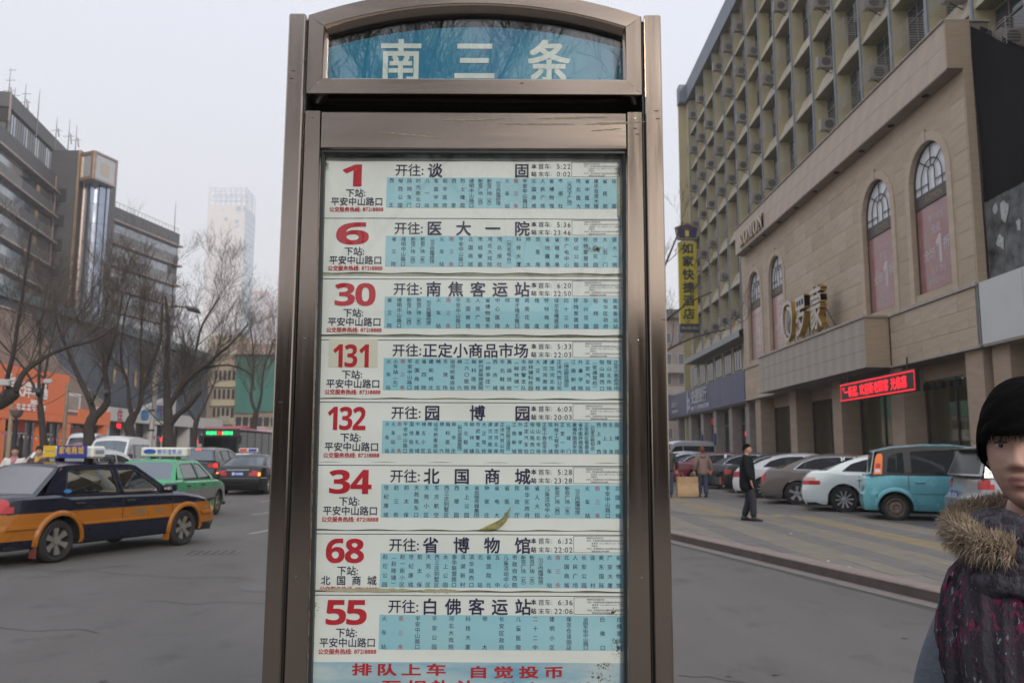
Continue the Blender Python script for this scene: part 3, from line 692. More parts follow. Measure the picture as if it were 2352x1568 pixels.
for wi, (a, b) in enumerate(WIN):
    c, r, z0, zs, zt_ = (a + b) / 2, (b - a) / 2, 7.25, 12.33 - (b - a) / 2, 12.33
    def arch(r_, z0_=None, n=20, zb=None):
        zz = zb if zb is not None else z0
        return [(c - r_, zz)] + [(c - r_ * cos(pi * i / n), zs + r_ * sin(pi * i / n)) for i in range(n + 1)] + [(c + r_, zz)]
    # surround block filling the rectangle left by the panels, with the archivolt proud of it
    rect = [(c - r - .42, 7.0), (c - r - .42, 13.72), (c + r + .42, 13.72), (c + r + .42, 7.0)]
    MB().prism(rect, lambda p: (14.0, p[0], p[1]), lambda p: (14.3, p[0], p[1]), [arch(r)[::-1]]).build('window_surround', M_stone, ds)
    MB().prism(arch(r + .30, zb=7.0), lambda p: (13.955, p[0], p[1]), lambda p: (14.0, p[0], p[1]), [arch(r + .001, zb=7.0 + .0)[::-1]] if False else []).build('x', M_stone, ds) if False else None
    ring_o, ring_i = arch(r + .30, zb=7.0), arch(r, zb=7.0)
    m = MB(); m.loft([[(14.0, *ring_o[k]), (13.95, *ring_o[k]), (13.95, *ring_i[k]), (14.0, *ring_i[k])] for k in range(len(ring_o))], False); m.build('archivolt', M_stonec, ds)
    MB().box(13.92, 14.0, c - .12, c + .12, 12.30, 12.74).build('keystone', M_stonec, ds)
    wn = MB().prism(arch(r - .001), lambda p: (14.14, p[0], p[1]), lambda p: (14.2, p[0], p[1]), [arch(r - .07, zb=z0 + .07)[::-1]]).build('arched_window', M_bframe, ds)
    MB().poly(arch(r - .06), (), lambda p: (14.18, p[0], p[1])).build('pane', M_wpane, wn)
    # mullion fan
    m = MB(); X0 = 14.135
    def bar(p0, p1, w_=.022): m.tube([(X0, *p0), (X0, *p1)], w_, 4)
    def barc(rr, a0, a1, zc_, n=14): 
        P = [(X0, c - rr * cos(radians(a0 + (a1 - a0) * i / n)), zc_ + rr * sin(radians(a0 + (a1 - a0) * i / n))) for i in range(n + 1)]
        m.tube(P, .022, 4)
    zi = zs
    bar((c, zi + .25 + .2), (c, zt_ - .04)); barc(r * .56, 0, 180, zi); barc(r * .18, 0, 180, zi + .25)
    for s_ in (-1, 1):
        bar((c + s_ * r * .56, zi), (c + s_ * r * .56, 10.7)); bar((c + s_ * r * .18, zi + .25), (c + s_ * r * .18, 10.7))
        bar((c + s_ * r * .12, zi + .44), (c + s_ * r * .70, zi + r * .70)); bar((c + s_ * r * .18, zi - .1), (c + s_ * (r - .05), zi - .1))
    m.build('mullions', M_bframe, wn)
    bd = MB().box(14.12, 14.16, c - r + .02, c + r - .02, 10.25, 10.70).build('name_band', M_bframe, wn)
    m = MB(); text_line(m, 'ROMON', 0, 10.47, .30, lambda x, z, d: (14.115, c + .48 - x, z), .0); m.build('band_lettering', M_goldd, wn)
    po = MB().box(14.165, 14.175, c - r + .07, c + r - .07, z0 + .07, 10.25).build('sale_poster', M_ppr if wi < 2 else M_pprp, wn)
    m = MB(); fx = lambda x, z, d: (14.160, c + 1.0 - x, z)
    text_line(m, '全场', .10, 8.55, .42, fx, .01); text_line(m, '折', 1.45, 8.72, .45, fx, .01)
    text_line(m, '春节特惠', .55, 9.75, .26, fx); text_line(m, '元旦', .70, 9.35, .34, fx, .01)
    text_line(m, '冬天清仓', .55, 7.95, .26, fx); text_line(m, '全场买满送', .35, 7.6, .22, fx)
    put_glyph(m, '1' if False else chr(0x1D7EC + 1), 1.15, 8.62, .36, .95, .02, fx, False)
    m.build('poster_lettering', M_ptx, wn)
# projecting bay (balcony) with its ledges
MB().box(13.12, 13.99, 31.22, 44.8, 5.08, 6.86).build('bay_core', M_joint, ds)
panels(ds, 'bay_panel', M_stone2, 13.10, 31.22, 44.8, 5.08, 6.86, 14, 3, stagger=False)
MB().bbox(13.04, 14.0, 31.14, 44.86, 6.87, 6.97, .01).build('bay_coping', M_led_trim, ds)
MB().box(13.05, 14.0, 31.16, 44.84, 5.02, 5.075).build('bay_soffit_edge', M_led_trim, ds)
MB().box(13.1, 13.999, 31.195, 31.215, 5.08, 6.86).build('bay_return', M_pier, ds)
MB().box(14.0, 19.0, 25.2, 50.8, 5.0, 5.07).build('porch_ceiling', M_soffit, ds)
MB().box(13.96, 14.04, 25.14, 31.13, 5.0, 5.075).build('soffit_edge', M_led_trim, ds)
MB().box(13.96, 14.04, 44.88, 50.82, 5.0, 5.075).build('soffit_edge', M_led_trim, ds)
# columns and shopfronts
for yc in (25.35, 30.7, 36.5, 42.3, 48.4):
    MB().bbox(14.15, 15.25, yc, yc + 1.0, .3, 5.0, .012).build('column', M_colm, ds)
for y0_, y1_ in ((26.35, 30.7), (31.7, 36.5), (37.5, 42.3), (43.3, 48.4)):
    sf = MB().box(14.95, 15.05, y0_, y1_, 4.45, 5.0).build('shopfront', M_colm, ds)
    for yy in (y0_ + .02, y1_ - .1, (y0_ + y1_) / 2):
        MB().box(14.95, 15.03, yy, yy + .08, .4, 4.45).build('shop_mullion', M_bframe, sf)
    MB().box(14.985, 15.0, y0_ + .1, y1_ - .1, .45, 4.45).build('shop_pane', M_sglass, sf)
MB().box(14.3, 19.6, 25.3, 50.8, .3, .45).build('shop_floor', M_shopf, ds)
MB().box(17.3, 17.4, 25.3, 50.8, .3, 5.0).build('shop_back_wall', M_shop, ds)
MB().box(15.1, 19.5, 25.2, 25.3, .3, 5.0).build('shop_side_wall', M_shop, ds)
MB().box(15.1, 19.5, 50.7, 50.8, .3, 5.0).build('shop_side_wall', M_shop, ds)
MB().box(14.95, 15.05, 49.4, 50.8, .3, 5.0).build('shop_front_wall', M_colm, ds)
# glowing strips added under the ceiling to brighten the store interior
M_ceil = mat('store_fill_glow', (1, .9, .7), .5, emit=(1, .86, .62), estr=24)
for yy in (27.3, 29.4, 32.8, 35.2, 38.6, 41.0, 44.6, 47.2):
    MB().bbox(15.6, 16.6, yy, yy + .25, 4.86, 4.92, .01).build('fill_light_strip', M_ceil, ds)
# goods behind the glass
M_cl = [mat('dark_red_garment', (.12, .015, .02), .8), mat('white_garment', (.42, .42, .42), .8), mat('charcoal_garment', (.04, .04, .05), .8), mat('green_grey_screen', (.19, .235, .20), .6), mat('amber_display', (.36, .2, .05), .6)]
M_amb = mat('amber_lamp', (.8, .5, .15), .5, emit=(1., .55, .12), estr=5)
rnd = random.Random(5)
for (yy, k, zz0, zz1, wd_) in ((33.2, 1, 3.0, 4.1, 1.6), (32.3, 3, .5, 4.3, .6), (39.3, 0, 1.6, 4.2, .9), (41.7, 3, .5, 4.4, .7), (40.6, 2, .5, 4.1, .8), (45.3, 0, 1.0, 4.2, 1.0), (47.8, 3, .5, 4.4, .8), (28.6, 4, 3.2, 4.0, .75), (30.0, 3, .5, 4.4, .6), (35.6, 0, 1.2, 2.6, .6), (27.2, 3, .5, 4.4, 1.1)):
    MB().bbox(16.0, 16.12, yy, yy + wd_, zz0, zz1, .02).build('display_screen', M_cl[k], ds)
for (yy, k) in ((29.0, 1), (39.9, 0), (45.7, 1), (46.3, 0), (34.4, 2), (28.3, 0), (46.9, 1)):
    m = MB(); m.lathe([(.05, .5), (.2, .55), (.17, 1.2), (.24, 1.75), (.22, 2.0), (.07, 2.1), (.1, 2.25), (.1, 2.35), (0, 2.42)], 10, c=(15.7, yy, 0)); m.build('mannequin', M_cl[k], ds, smooth=True)
m = MB()
for i, yy in enumerate((28.75, 28.95, 29.12)): m.bbox(15.8, 15.9, yy, yy + .1, 2.95 + .03 * i, 3.07 + .03 * i, .02)
m.build('amber_lamp', M_amb, ds)
M_gr = mat('green_light', (.05, .8, .2), .5, emit=(.05, 1., .25), estr=3.2); M_or = mat('orange_light', (1, .4, .1), .5, emit=(1., .35, .12), estr=3.0)
for yy, mm in ((46.0, M_gr), (45.6, M_or), (45.0, M_or), (44.75, M_gr), (38.6, M_gr), (38.1, M_or), (37.8, M_gr)):
    MB().bbox(15.2, 15.3, yy, yy + .2, 2.18, 2.36, .02).build('window_light', mm, ds)
for i in range(8):
    MB().box(14.9, 15.0, 26.6 + i * .55, 26.85 + i * .55, 4.12, 4.36).build('bunting_flag', M_dark, ds)

# store lettering on the fascia, the shield and two characters on the bay
lt = empty('store_name_letters', (13.47, 48.9, 14.3), 0, 'gold edged capital letters spelling the store name on the far end of the fascia', 'sign letters')
yy = 0
for i, ch in enumerate('ROMON'):
    m = MB(); wd_ = (.78, .92, 1.0, .92, .86)[i]
    put_glyph(m, serif(ch), yy + wd_ / 2, 0, wd_ * .92, .74, .012, lambda x, z, d: (-d, -x, z), False, .10); yy += wd_ + .04
    o = m.build('letter', M_gold, lt)
    f_ = MB(); put_glyph(f_, serif(ch), yy - .04 - wd_ / 2, 0, wd_ * .92, .74, .004, lambda x, z, d: (-.103, -x, z), False); f_.build('letter_face', M_lwhite, o)
def big_sign(name, label, cat, y_c, z0, build):
    t = empty(name, (13.35, y_c, z0), 0, label, cat, 'gold sign pieces standing on the bay'); build(t)
    for s_ in (-1, 1): MB().tube([(.0, s_ * .35, 0), (.0, s_ * .35, 1.2)], .025, 5).build('stand_post', M_dark, t); MB().tube([(.0, s_ * .35, 1.1), (.55, s_ * .35, 0)], .02, 5).build('brace', M_dark, t)
def shield(t):
    o_ = round_poly([(-.62, 2.0), (-.75, 1.3), (-.55, .5), (0, .12), (.55, .5), (.75, 1.3), (.62, 2.0), (0, 2.15)], .2)
    i_ = [(x * .82, 1.12 + (z - 1.12) * .84) for x, z in o_]
    MB().prism(o_, lambda p: (-.22, p[0], p[1]), lambda p: (0, p[0], p[1]), [i_[::-1]]).build('shield_rim', M_gold, t)
    MB().prism(o_, lambda p: (-.225, p[0], p[1]), lambda p: (-.221, p[0], p[1]), [i_[::-1]]).build('shield_face', M_lwhite, t)
    m = MB(); P = [(-.12, -.35, .45), (-.12, -.28, .9), (-.12, -.1, 1.5), (-.12, .1, 1.75), (-.12, .35, 1.65), (-.12, .42, 1.35), (-.12, .2, 1.1), (-.12, -.05, 1.15)]
    m.tube([(x, -y, z) for x, y, z in P], [.05, .12, .15, .13, .12, .12, .09, .03], 8); m.tube([(-.12, .25, 1.0), (-.12, .45, 1.25), (-.12, .4, .8), (-.12, .1, .45)], [.03, .08, .1, .03], 6)
    m.build('monogram', M_lwhite, t, smooth=True)
big_sign('store_emblem', 'gold rimmed shield emblem standing at the far end of the store bay', 'emblem', 40.05, 6.98, shield)
def chf(ch):
    def f(t):
        m = MB(); put_glyph(m, ch, 0, 1.12, 1.45, 2.0, .018, lambda x, z, d: (-d, -x, z), True, .28); o = m.build('character', M_gold, t)
        m = MB(); put_glyph(m, ch, 0, 1.12, 1.45, 2.0, .008, lambda x, z, d: (-.284, -x, z)); m.build('character_face', M_lwhite, o)
    return f
big_sign('store_character', 'gold Chinese character standing next to the shield emblem on the bay', 'sign character', 38.0, 6.98, chf('罗'))
big_sign('store_character', 'gold Chinese character standing nearest the bay corner, between it and its twin', 'sign character', 36.05, 6.98, chf('蒙'))

# red message board
M_led = mat('led_red', (.9, .03, .05), .5, emit=(1., .012, .03), estr=1.5)
M_ledd = mat('led_red_dots', (.6, .02, .03), .5, emit=(1., .01, .025), estr=1.1)
led = empty('led_message_board', (13.0, 30.4, 4.22), 0, 'black message board with glowing red Chinese characters hung below the store bay', 'message board')
MB().bbox(0, .14, -3.15, 3.15, -.36, .36, .01).build('case', mat('led_case', (.012, .01, .012), .4), led)
m = MB()
for i in range(96):
    y_ = -3.08 + i * .0648
    for z_ in (-.30, .30): m.box(-.012, -.002, y_, y_ + .05, z_ - .022, z_ + .022)
for i in range(11):
    z_ = -.26 + i * .05
    for y_ in (-3.08, 3.07): m.box(-.012, -.002, y_ - .022, y_ + .022, z_, z_ + .036)
m.build('led_border', M_ledd, led)
m = MB(); text_line(m, '一新起, 欢迎新老顾客 光临惠', -2.75, 0, .43, lambda x, z, d: (-.006, -x, z), .018, width=5.3); m.build('led_text', M_led, led)
m = MB(); text_line(m, '罗蒙', -2.98, .13, .15, lambda x, z, d: (-.006, -x, z), .01); m.build('led_text', M_ledd, led)
for y_ in (-2.5, 2.5): MB().box(.05, .09, y_, y_ + .05, .36, .80).build('hanger', M_dark, led)

# white canopy box and the black draped hoarding to the right
cn = empty('white_canopy', (14.0, 20, 5.0), 0, 'plain white canopy box running on from the stone store towards the camera', 'canopy')
M_can = mat('white_cladding', (.56, .57, .57), .45, var=.04, vscale=1)
for i in range(6):
    MB().bbox(.0, 1.2, 5.28 - 2.4 * (i + 1) + .01, 5.28 - 2.4 * i - .01, .07, 1.94, .006).build('cladding_panel', M_can, cn)
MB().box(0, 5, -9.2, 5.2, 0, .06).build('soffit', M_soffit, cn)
MB().box(4.9, 5, -9.2, 5.2, -4.7, 0).build('shop_wall', M_shop, cn)
for yy in (4.2, -1.0, -6.5): MB().box(.3, 1.2, yy, yy + .9, -4.6, 0).build('column', M_colm, cn)
hb = empty('draped_hoarding', (14.3, 25.0, 7.0), 0, 'black cloth draped over a hoarding above the white canopy', 'hoarding')
m = MB(); rr = []
for i in range(25):
    y_ = -i * .55; zt_ = 8.1 + .84 * y_ if y_ > -6 else 3.1
    rr.append([(.0 + .05 * sin(i * 1.7 + j) + (.0 if j else .03), y_, .0 + 2.4 + (zt_ - 2.4) * j / 6) for j in range(7)])
m.loft(rr, False); m.loft([[(x + .3, y, z) for x, y, z in r] for r in rr], False)
m.build('cloth', M_black, hb, smooth=True)
M_torn = mat('torn_poster_photo', (.006, .006, .007), .5, spec=.2, col2=(.20, .205, .205), vscale=1.7)
MB().box(.02, .1, -13.2, .0, .0, 2.4).build('torn_poster', M_torn, hb)
m = MB(); rnd = random.Random(21)
for k in range(16):
    y_, z_ = -rnd.uniform(.3, 5), rnd.uniform(.3, 2.6); r = rnd.uniform(.1, .4)
    P = [(.0, y_ + r * cos(a) * rnd.uniform(.5, 1.1), z_ + r * sin(a) * rnd.uniform(.6, 1.4)) for a in [i * .7 for i in range(9)]]
    m.add(P, [tuple(range(9))])
m.build('torn_scrap', mat('torn_white_scrap', (.42, .43, .42), .6, var=.3, vscale=6), hb)
MB().box(.36, .9, -13.2, -.02, -2.0, 2.8).build('hoarding_back', M_dark, hb)

# ------------------------------------------------------------------ yellow office block with its grid of fins
M_yw = mat('yellow_render', (.56, .495, .30), .8, col2=(.48, .42, .265), vscale=.8, bump=.05, bscale=15)
M_ywl = mat('pale_stained_render', (.52, .46, .36), .8, col2=(.41, .36, .28), vscale=.9, stretch=(1, 1, .4))
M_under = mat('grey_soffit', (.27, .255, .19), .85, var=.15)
M_pipe = mat('blue_grey_paint', (.23, .27, .33), .6, var=.15, vscale=2)
M_par = mat('blue_grey_parapet', (.20, .225, .265), .6, var=.12, vscale=.6, stretch=(1, 4, .4))
M_wfr = mat('old_window_frame', (.18, .165, .155), .5)
M_wgl = mat('window_glass', (.04, .05, .06), .06, spec=.8, rvar=.04, vscale=1)
M_wg2 = mat('window_glass_curtained', (.20, .22, .25), .12, spec=.8)
M_ac = mat('ac_casing', (.31, .29, .26), .6, var=.15, vscale=3)
M_acf = mat('ac_fan_grille', (.10, .095, .09), .7)
M_cage = mat('cage_bars', (.36, .33, .31), .6)
ob = empty('yellow_office_block', (0, 0, 0), 0, 'tall pale yellow office block with a grid of deep fins, windows and air conditioners', 'office block')
BY0, BP, NB = 14.57, 2.875, 19                # first fin, bay pitch, bays
FZ = [10.0 + 3.12 * k for k in range(8)]       # front lips of the sloping sills
ZT = FZ[-1]
MB().box(15.72, 30, BY0, 70.3, .3, 33.3).build('wall', M_yw, ob)
MB().box(15.0, 15.7, 69.65, 70.35, 9.0, 31.8).build('end_fin', M_yw, ob)
MB().box(14.35, 30, 70.36, 70.6, .3, 31.8).build('end_wall', M_yw, ob)
MB().box(14.85, 30, BY0, 69.64, 31.84 + .02, 33.4).build('parapet', M_par, ob)
MB().box(14.3, 30, 69.645, 70.7, 31.84, 33.42).build('parapet', M_par, ob)
fm = MB().box(15.06, 15.719, 0, .33, 8.9, 31.84); sm_ = None
pm = MB().box(14.99, 15.055, .02, .16, 8.9, 31.84)
fin_me = pip_me = None
for i in range(NB + 1):
    y_ = BY0 + BP * i
    if fin_me is None:
        f_ = fm.build('fin', M_yw, ob); fin_me = f_.data; p_ = pm.build('downpipe', M_pipe, f_); pip_me = p_.data
    else:
        f_ = link('fin', fin_me, ob); p_ = link('downpipe', pip_me, f_)
    f_.location.y = y_
# sloping sill, one per cell row and bay shares mesh; window and air conditioner too
sill = MB().add([(15.07, .335, 0), (15.718, .335, 0), (15.718, BP - .005, 0), (15.07, BP - .005, 0), (15.07, .335, .12), (15.07, BP - .005, .12), (15.5, .335, 1.10), (15.5, BP - .005, 1.10), (15.718, .335, 1.10), (15.718, BP - .005, 1.10)],
    [(0, 3, 5, 4), (4, 5, 7, 6), (6, 7, 9, 8), (0, 4, 6, 8, 1), (3, 2, 9, 7, 5)])
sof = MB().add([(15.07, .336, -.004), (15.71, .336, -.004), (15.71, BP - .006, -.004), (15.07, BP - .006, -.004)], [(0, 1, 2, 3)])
def winframe(x, y0, y1, z0, z1, parts, tr=None):
    mb = MB(); w_ = .05
    mb.box(x, x + .06, y0, y1, z0, z0 + w_); mb.box(x, x + .06, y0, y1, z1 - w_, z1)
    mb.box(x, x + .06, y0, y0 + w_, z0 + w_, z1 - w_); mb.box(x, x + .06, y1 - w_, y1, z0 + w_, z1 - w_)
    for k in range(1, parts): yy = y0 + (y1 - y0) * k / parts; mb.box(x + .003, x + .055, yy - .025, yy + .025, z0 + w_, z1 - w_)
    if tr: mb.box(x - .003, x + .058, y0 + w_, y1 - w_, tr - .03, tr + .03)
    return mb
wfm = winframe(15.62, .45, BP - .15, 1.11, 3.0, 3, 2.40)
wpm = MB().add([(15.66, .5, 1.15), (15.66, BP - .2, 1.15), (15.66, BP - .2, 2.95), (15.66, .5, 2.95)], [(0, 3, 2, 1)])
acm = MB().bbox(-.85, -.08, -.0, .33, .0, .58, .015)
fan = MB(); fan.xf = Matrix.Translation((-.46, 0, .29)); fan.lathe([(.0, -.012), (.2, -.012), (.22, -.003)], 14, 'Y'); 
cg = MB()
for i in range(9): cg.box(-.95, .0, -.32, -.31, .02 + i * .1, .035 + i * .1); cg.box(-.95, .0, 1.0, 1.01, .02 + i * .1, .035 + i * .1); cg.box(-.96, -.95, -.31, 1.0, .02 + i * .1, .035 + i * .1)
for yy in (-.32, .33, 1.0): cg.box(-.965, -.945, yy, yy + .02, .0, .84)
brk = MB().tube([(-.8, .15, 0), (0, .15, -.45)], .022, 5)
mesh = {}
def inst(key, mb, name, m_, parent, loc):
    if key not in mesh:
        o = mb.build(name, m_, parent); mesh[key] = o.data
    else: o = link(name, mesh[key], parent)
    o.location = loc; return o
rnd = random.Random(42)
for i in range(NB):
    for k in range(8):
        y_, z_ = BY0 + BP * i, FZ[k]
        if y_ < 48 and z_ + 3 < 14.0 and y_ > 24: continue       # wholly behind the stone store
        if k < 7:
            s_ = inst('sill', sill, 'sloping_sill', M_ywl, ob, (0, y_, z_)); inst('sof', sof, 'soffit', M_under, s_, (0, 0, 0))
            f_ = inst('wf', wfm, 'window_frame', M_wfr, ob, (0, y_, z_)); pn = inst('wp' if rnd.random() < .6 else 'wp2', wpm, 'pane', M_wgl if rnd.random() < .7 else M_wg2, f_, (0, 0, 0))
            if rnd.random() < .80:
                yo = .95 + rnd.uniform(-.2, .3)
                a_ = None
                if rnd.random() < .72:
                    a_ = inst('ac', acm, 'air_conditioner', M_ac, ob, (15.42, y_ + yo, z_ + .80)); inst('fan', fan, 'fan_grille', M_acf, a_, (0, 0, 0)); inst('brk', brk, 'bracket', M_dark, a_, (0.2, 0, 0))
                if a_ is None or rnd.random() < .75:
                    inst('cage', cg, 'window_cage', M_cage, ob, (15.5, y_ + yo, z_ + .72))
        else:
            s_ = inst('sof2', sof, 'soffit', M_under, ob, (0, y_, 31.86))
# lower storeys: slanting awning, dark windows, wall
MB().box(14.72, 16.08, 50.9, 69.6, 6.95, 8.92).build('lower_wall', M_yw, ob)
for i in range(7):
    y_ = 51.3 + i * 2.6
    f_ = winframe(14.66, y_, y_ + 1.9, 7.2, 8.8, 3).build('window_frame', M_wfr, ob); MB().box(14.69, 14.71, y_ + .05, y_ + 1.85, 7.25, 8.75).build('pane', M_wgl, f_)
m = MB(); m.loft([[(13.75, y_, 8.92), (13.75, y_, 9.30), (15.0, y_, 9.75)] for y_ in (50.9, 67.5)], False); m.add([(13.75, 50.9, 8.92), (15, 50.9, 8.92), (15, 67.5, 8.92), (13.75, 67.5, 8.92)], [(0, 1, 2, 3)])
m.build('slanting_awning', mat('grey_awning', (.27, .28, .29), .5, var=.1), ob)
M_bcol = mat('bank_column', (.30, .265, .25), .6, var=.2)
for yc in (51.3, 55.3, 59.6, 63.6, 68.0, 73.0): MB().bbox(14.3, 15.1, yc, yc + .8, .4, 5.0, .02).build('column', M_bcol, ob)
MB().box(14.1, 17.5, 50.9, 78, 4.9, 4.97).build('porch_ceiling', M_soffit, ob)
for y0_, y1_ in ((52.1, 55.3), (56.1, 59.6), (60.4, 63.6), (64.4, 68.0), (68.8, 73.0)):
    f_ = winframe(14.9, y0_, y1_, .5, 4.8, 2, 3.8).build('shop_window_frame', M_wfr, ob); MB().box(14.93, 14.94, y0_ + .05, y1_ - .05, .55, 4.75).build('pane', M_sglass, f_)
MB().box(17.4, 17.5, 50.9, 78, .3, 4.9).build('shop_back_wall', M_shop, ob)
MB().box(14.5, 17.5, 50.9, 78, .3, .42).build('shop_floor', M_shopf, ob)
M_neon = mat('red_neon', (.8, .02, .05), .5, emit=(1, .02, .06), estr=1.1); M_navy = mat('navy_board', (.02, .025, .12), .5)
m = MB(); m.box(14.86, 14.89, 53.2, 53.6, 1.9, 3.2); m.box(14.86, 14.89, 53.2, 54.3, 3.0, 3.3); m.build('red_neon_figure', M_neon, ob)
MB().box(14.8, 14.89, 61.0, 63.2, 4.0, 4.5).build('red_ticker', mat('dim_red_board', (.20, .01, .015), .5, emit=(1, .02, .03), estr=.15), ob)
for yy in (60.0, 64.0): MB().box(14.2, 14.29, yy - .3, yy + .3, 2.5, 3.3).build('notice_board', M_navy, ob)

bs = empty('bank_sign', (14.0, 51, 4.98), 0, 'long navy bank sign band above the pillared arcade, white lettering on it', 'bank sign')
M_bk = mat('bank_navy', (.040, .050, .125), .4, var=.1, vscale=.4); M_bkw = mat('bank_white', (.50, .51, .55), .5)
for i in range(9): MB().bbox(0, .4, .02 + i * 3, 2.99 + i * 3, 0, 1.9, .008).build('sign_panel', M_bk, bs)
def bf(x, z, d): return (-.02 - d, 16.8 - x, z)
m = MB(); text_line(m, '交通银行', 1.65, 1.22, 1.15, bf, .02, sx=1.15, depth=.02); m.build('bank_name', M_bkw, bs)
m = MB(); text_line(m, 'BANK OF COMMUNICATIONS', 1.4, .38, .42, bf, .015, width=6.2, depth=.02); m.build('bank_name_latin', M_bkw, bs)
m = MB(); P = [(.05, .1), (.05, 1.75), (.35, 1.75), (.35, 1.2), (.8, 1.25), (1.15, .95), (1.15, .5), (.85, .3), (.35, .45), (.35, .1)]
m.prism(P, lambda p: bf(p[0], p[1], 0), lambda p: bf(p[0], p[1], .02), [[(.4, .62), (.4, 1.0), (.75, 1.02), (.88, .8), (.8, .58)][::-1]]); m.build('bank_mark', M_bkw, bs)
m = MB(); text_line(m, '石家庄分行', -6.5, 1.1, .5, bf, .0, depth=.02); text_line(m, 'SHIJIAZHUANG', -6.4, .5, .35, bf, .0, depth=.02); m.build('branch_name', M_bkw, bs)

# hotel sign, perpendicular to the block
hs = empty('hotel_sign', (14.0, 66.4, 11.3), 0, 'tall yellow vertical hotel sign with black characters and a navy crest, on the yellow block', 'hotel sign')
M_hy = mat('hotel_yellow', (.62, .50, .035), .45, var=.06, vscale=1, emit=None); M_hn = mat('hotel_navy', (.03, .035, .13), .4); M_hk = mat('hotel_black', (.03, .03, .035), .5)
M_hgold = mat('hotel_yellow_print', (.75, .62, .08), .5); M_hr = mat('hotel_red_print', (.45, .03, .04), .5)
MB().bbox(-.70, .76, 0, .4, .78, 7.4, .02).build('yellow_box', M_hy, hs); MB().bbox(-.72, .78, -.02, .42, .1, .775, .02).build('phone_panel', M_hn, hs)
m = MB()
for i, ch in enumerate('如家快捷酒店'): put_glyph(m, ch, .03, 6.88 - 1.06 * i, .92, .92, .035, lambda x, z, d: (x, -.012, z))
m.build('hotel_name', M_hk, hs)
m = MB(); text_line(m, '400-820-3333', -.62, .44, .28, lambda x, z, d: (x, -.035, z), .01, width=1.3); m.build('phone_number', M_hgold, hs)
P = [(-.72, 7.62), (-.92, 8.62), (.02, 9.0), (.98, 8.62), (.82, 7.62)]; P2 = [(x * .86 + .005, 8.2 + (z - 8.2) * .82) for x, z in P]
MB().prism(P, lambda p: (p[0], 0, p[1]), lambda p: (p[0], .4, p[1])).build('crest', M_hn, hs)
MB().prism(P, lambda p: (p[0], -.012, p[1]), lambda p: (p[0], -.004, p[1]), [P2[::-1]]).build('crest_rim', mat('crest_rim_gold', (.30, .25, .10), .5), hs)
MB().box(-.14, .16, -.014, -.003, 7.85, 8.35).build('crest_mark', M_hgold, hs)
m = MB(); text_line(m, 'HOME INN', -.5, 8.50, .24, lambda x, z, d: (x, -.012, z), .01, width=1.05); m.build('crest_lettering', M_hr, hs)
for z_ in (1.4, 3.2, 5.0, 6.9): MB().box(.765, 1.9, .1, .16, z_, z_ + .08).build('bracket', M_dark, hs)

# pinkish flats beyond the block
M_pk = mat('pinkish_render', (.44, .36, .33), .85, col2=(.37, .31, .29), vscale=.5); M_wf = mat('white_window_frame', (.55, .56, .58), .5)
fl = empty('pinkish_flats', (0, 0, 0), 0, 'pinkish block of flats with white framed windows beyond the yellow office block', 'block of flats')
MB().box(11.0, 30, 88, 100, .8, 16.5).build('wall', M_pk, fl); MB().box(11.0, 30, 87.6, 87.99, 16.0, 16.9).build('parapet', mat('grey_flats_parapet', (.25, .26, .27), .8), fl)
for z_ in (3.4, 5.9, 9.0, 11.1, 13.3):
    for x_ in (11.6, 13.6, 15.4, 17.3, 19.2):
        m = MB(); m.box(x_, x_ + 1.25, 87.9, 87.985, z_, z_ + .07); m.box(x_, x_ + 1.25, 87.9, 87.985, z_ + 1.1, z_ + 1.17); m.box(x_, x_ + .07, 87.9, 87.985, z_ + .07, z_ + 1.1); m.box(x_ + 1.18, x_ + 1.25, 87.9, 87.985, z_ + .07, z_ + 1.1); m.box(x_ + .6, x_ + .66, 87.9, 87.985, z_ + .07, z_ + 1.1)
        f_ = m.build('window_frame', M_wf, fl); MB().box(x_ + .06, x_ + 1.19, 87.95, 87.99, z_ + .06, z_ + 1.11).build('pane', M_wg2, f_)
for z_ in (7.9, 10.2): MB().box(11.0, 19.6, 87.2, 87.99, z_, z_ + .9).build('balcony_band', mat('pale_pink_band', (.52, .47, .43), .8, var=.15), fl)
MB().box(11, 14.2, 84, 87.9, 1, 6).build('kiosk_block', M_pk, fl)
# ================================================================== left side: far to near
def frame_xf(P, ux, uy):                         # local x along the facade, local y into the building, z up
    return Matrix(((ux, -uy, 0, P[0]), (uy, ux, 0, P[1]), (0, 0, 1, 0), (0, 0, 0, 1)))
# --- hazy tower with its unfinished steel crown
M_tw = mat('tower_pale_face', (.58, .52, .48), .8, var=.05, vscale=.03, coords='Object')
M_twg = mat('tower_glass_side', (.16, .27, .36), .3, var=.25, vscale=.15, stretch=(1, 1, 4))
M_steelb = mat('crown_steel', (.22, .27, .33), .6)
tw = empty('hazy_tower', (0, 0, -2.85), 0, 'pale office tower fading into the haze with an unfinished steel frame crown', 'tower')
MB().box(-184.9, -162.05, 500, 518, 0, 151.0).build('wall', M_tw, tw); MB().box(-162.04, -161.9, 500.1, 520, 0, 149.5).build('glass_side', M_twg, tw)
m = MB()
for k in range(36): m.box(-161.89, -161.8, 500.3, 519.8, 4 * k + 2, 4 * k + 3.0)
m.build('floor_band', mat('tower_floor_band', (.42, .48, .52), .5), tw)
m = MB()
for i in range(8):
    x = -184.3 + i * 3.17; zt_ = 162.3 - 1.5 * (1 if i in (2, 3) else 0); m.box(x, x + .3, 500, 500.3, 151.0, zt_); m.box(x, x + .3, 512, 512.3, 151.0, 161.5)
for k in range(5):
    y_ = 500 + 4.6 * k; m.box(-162.2, -161.9, y_, y_ + .3, 149.5, 162.3 - .4 * k)
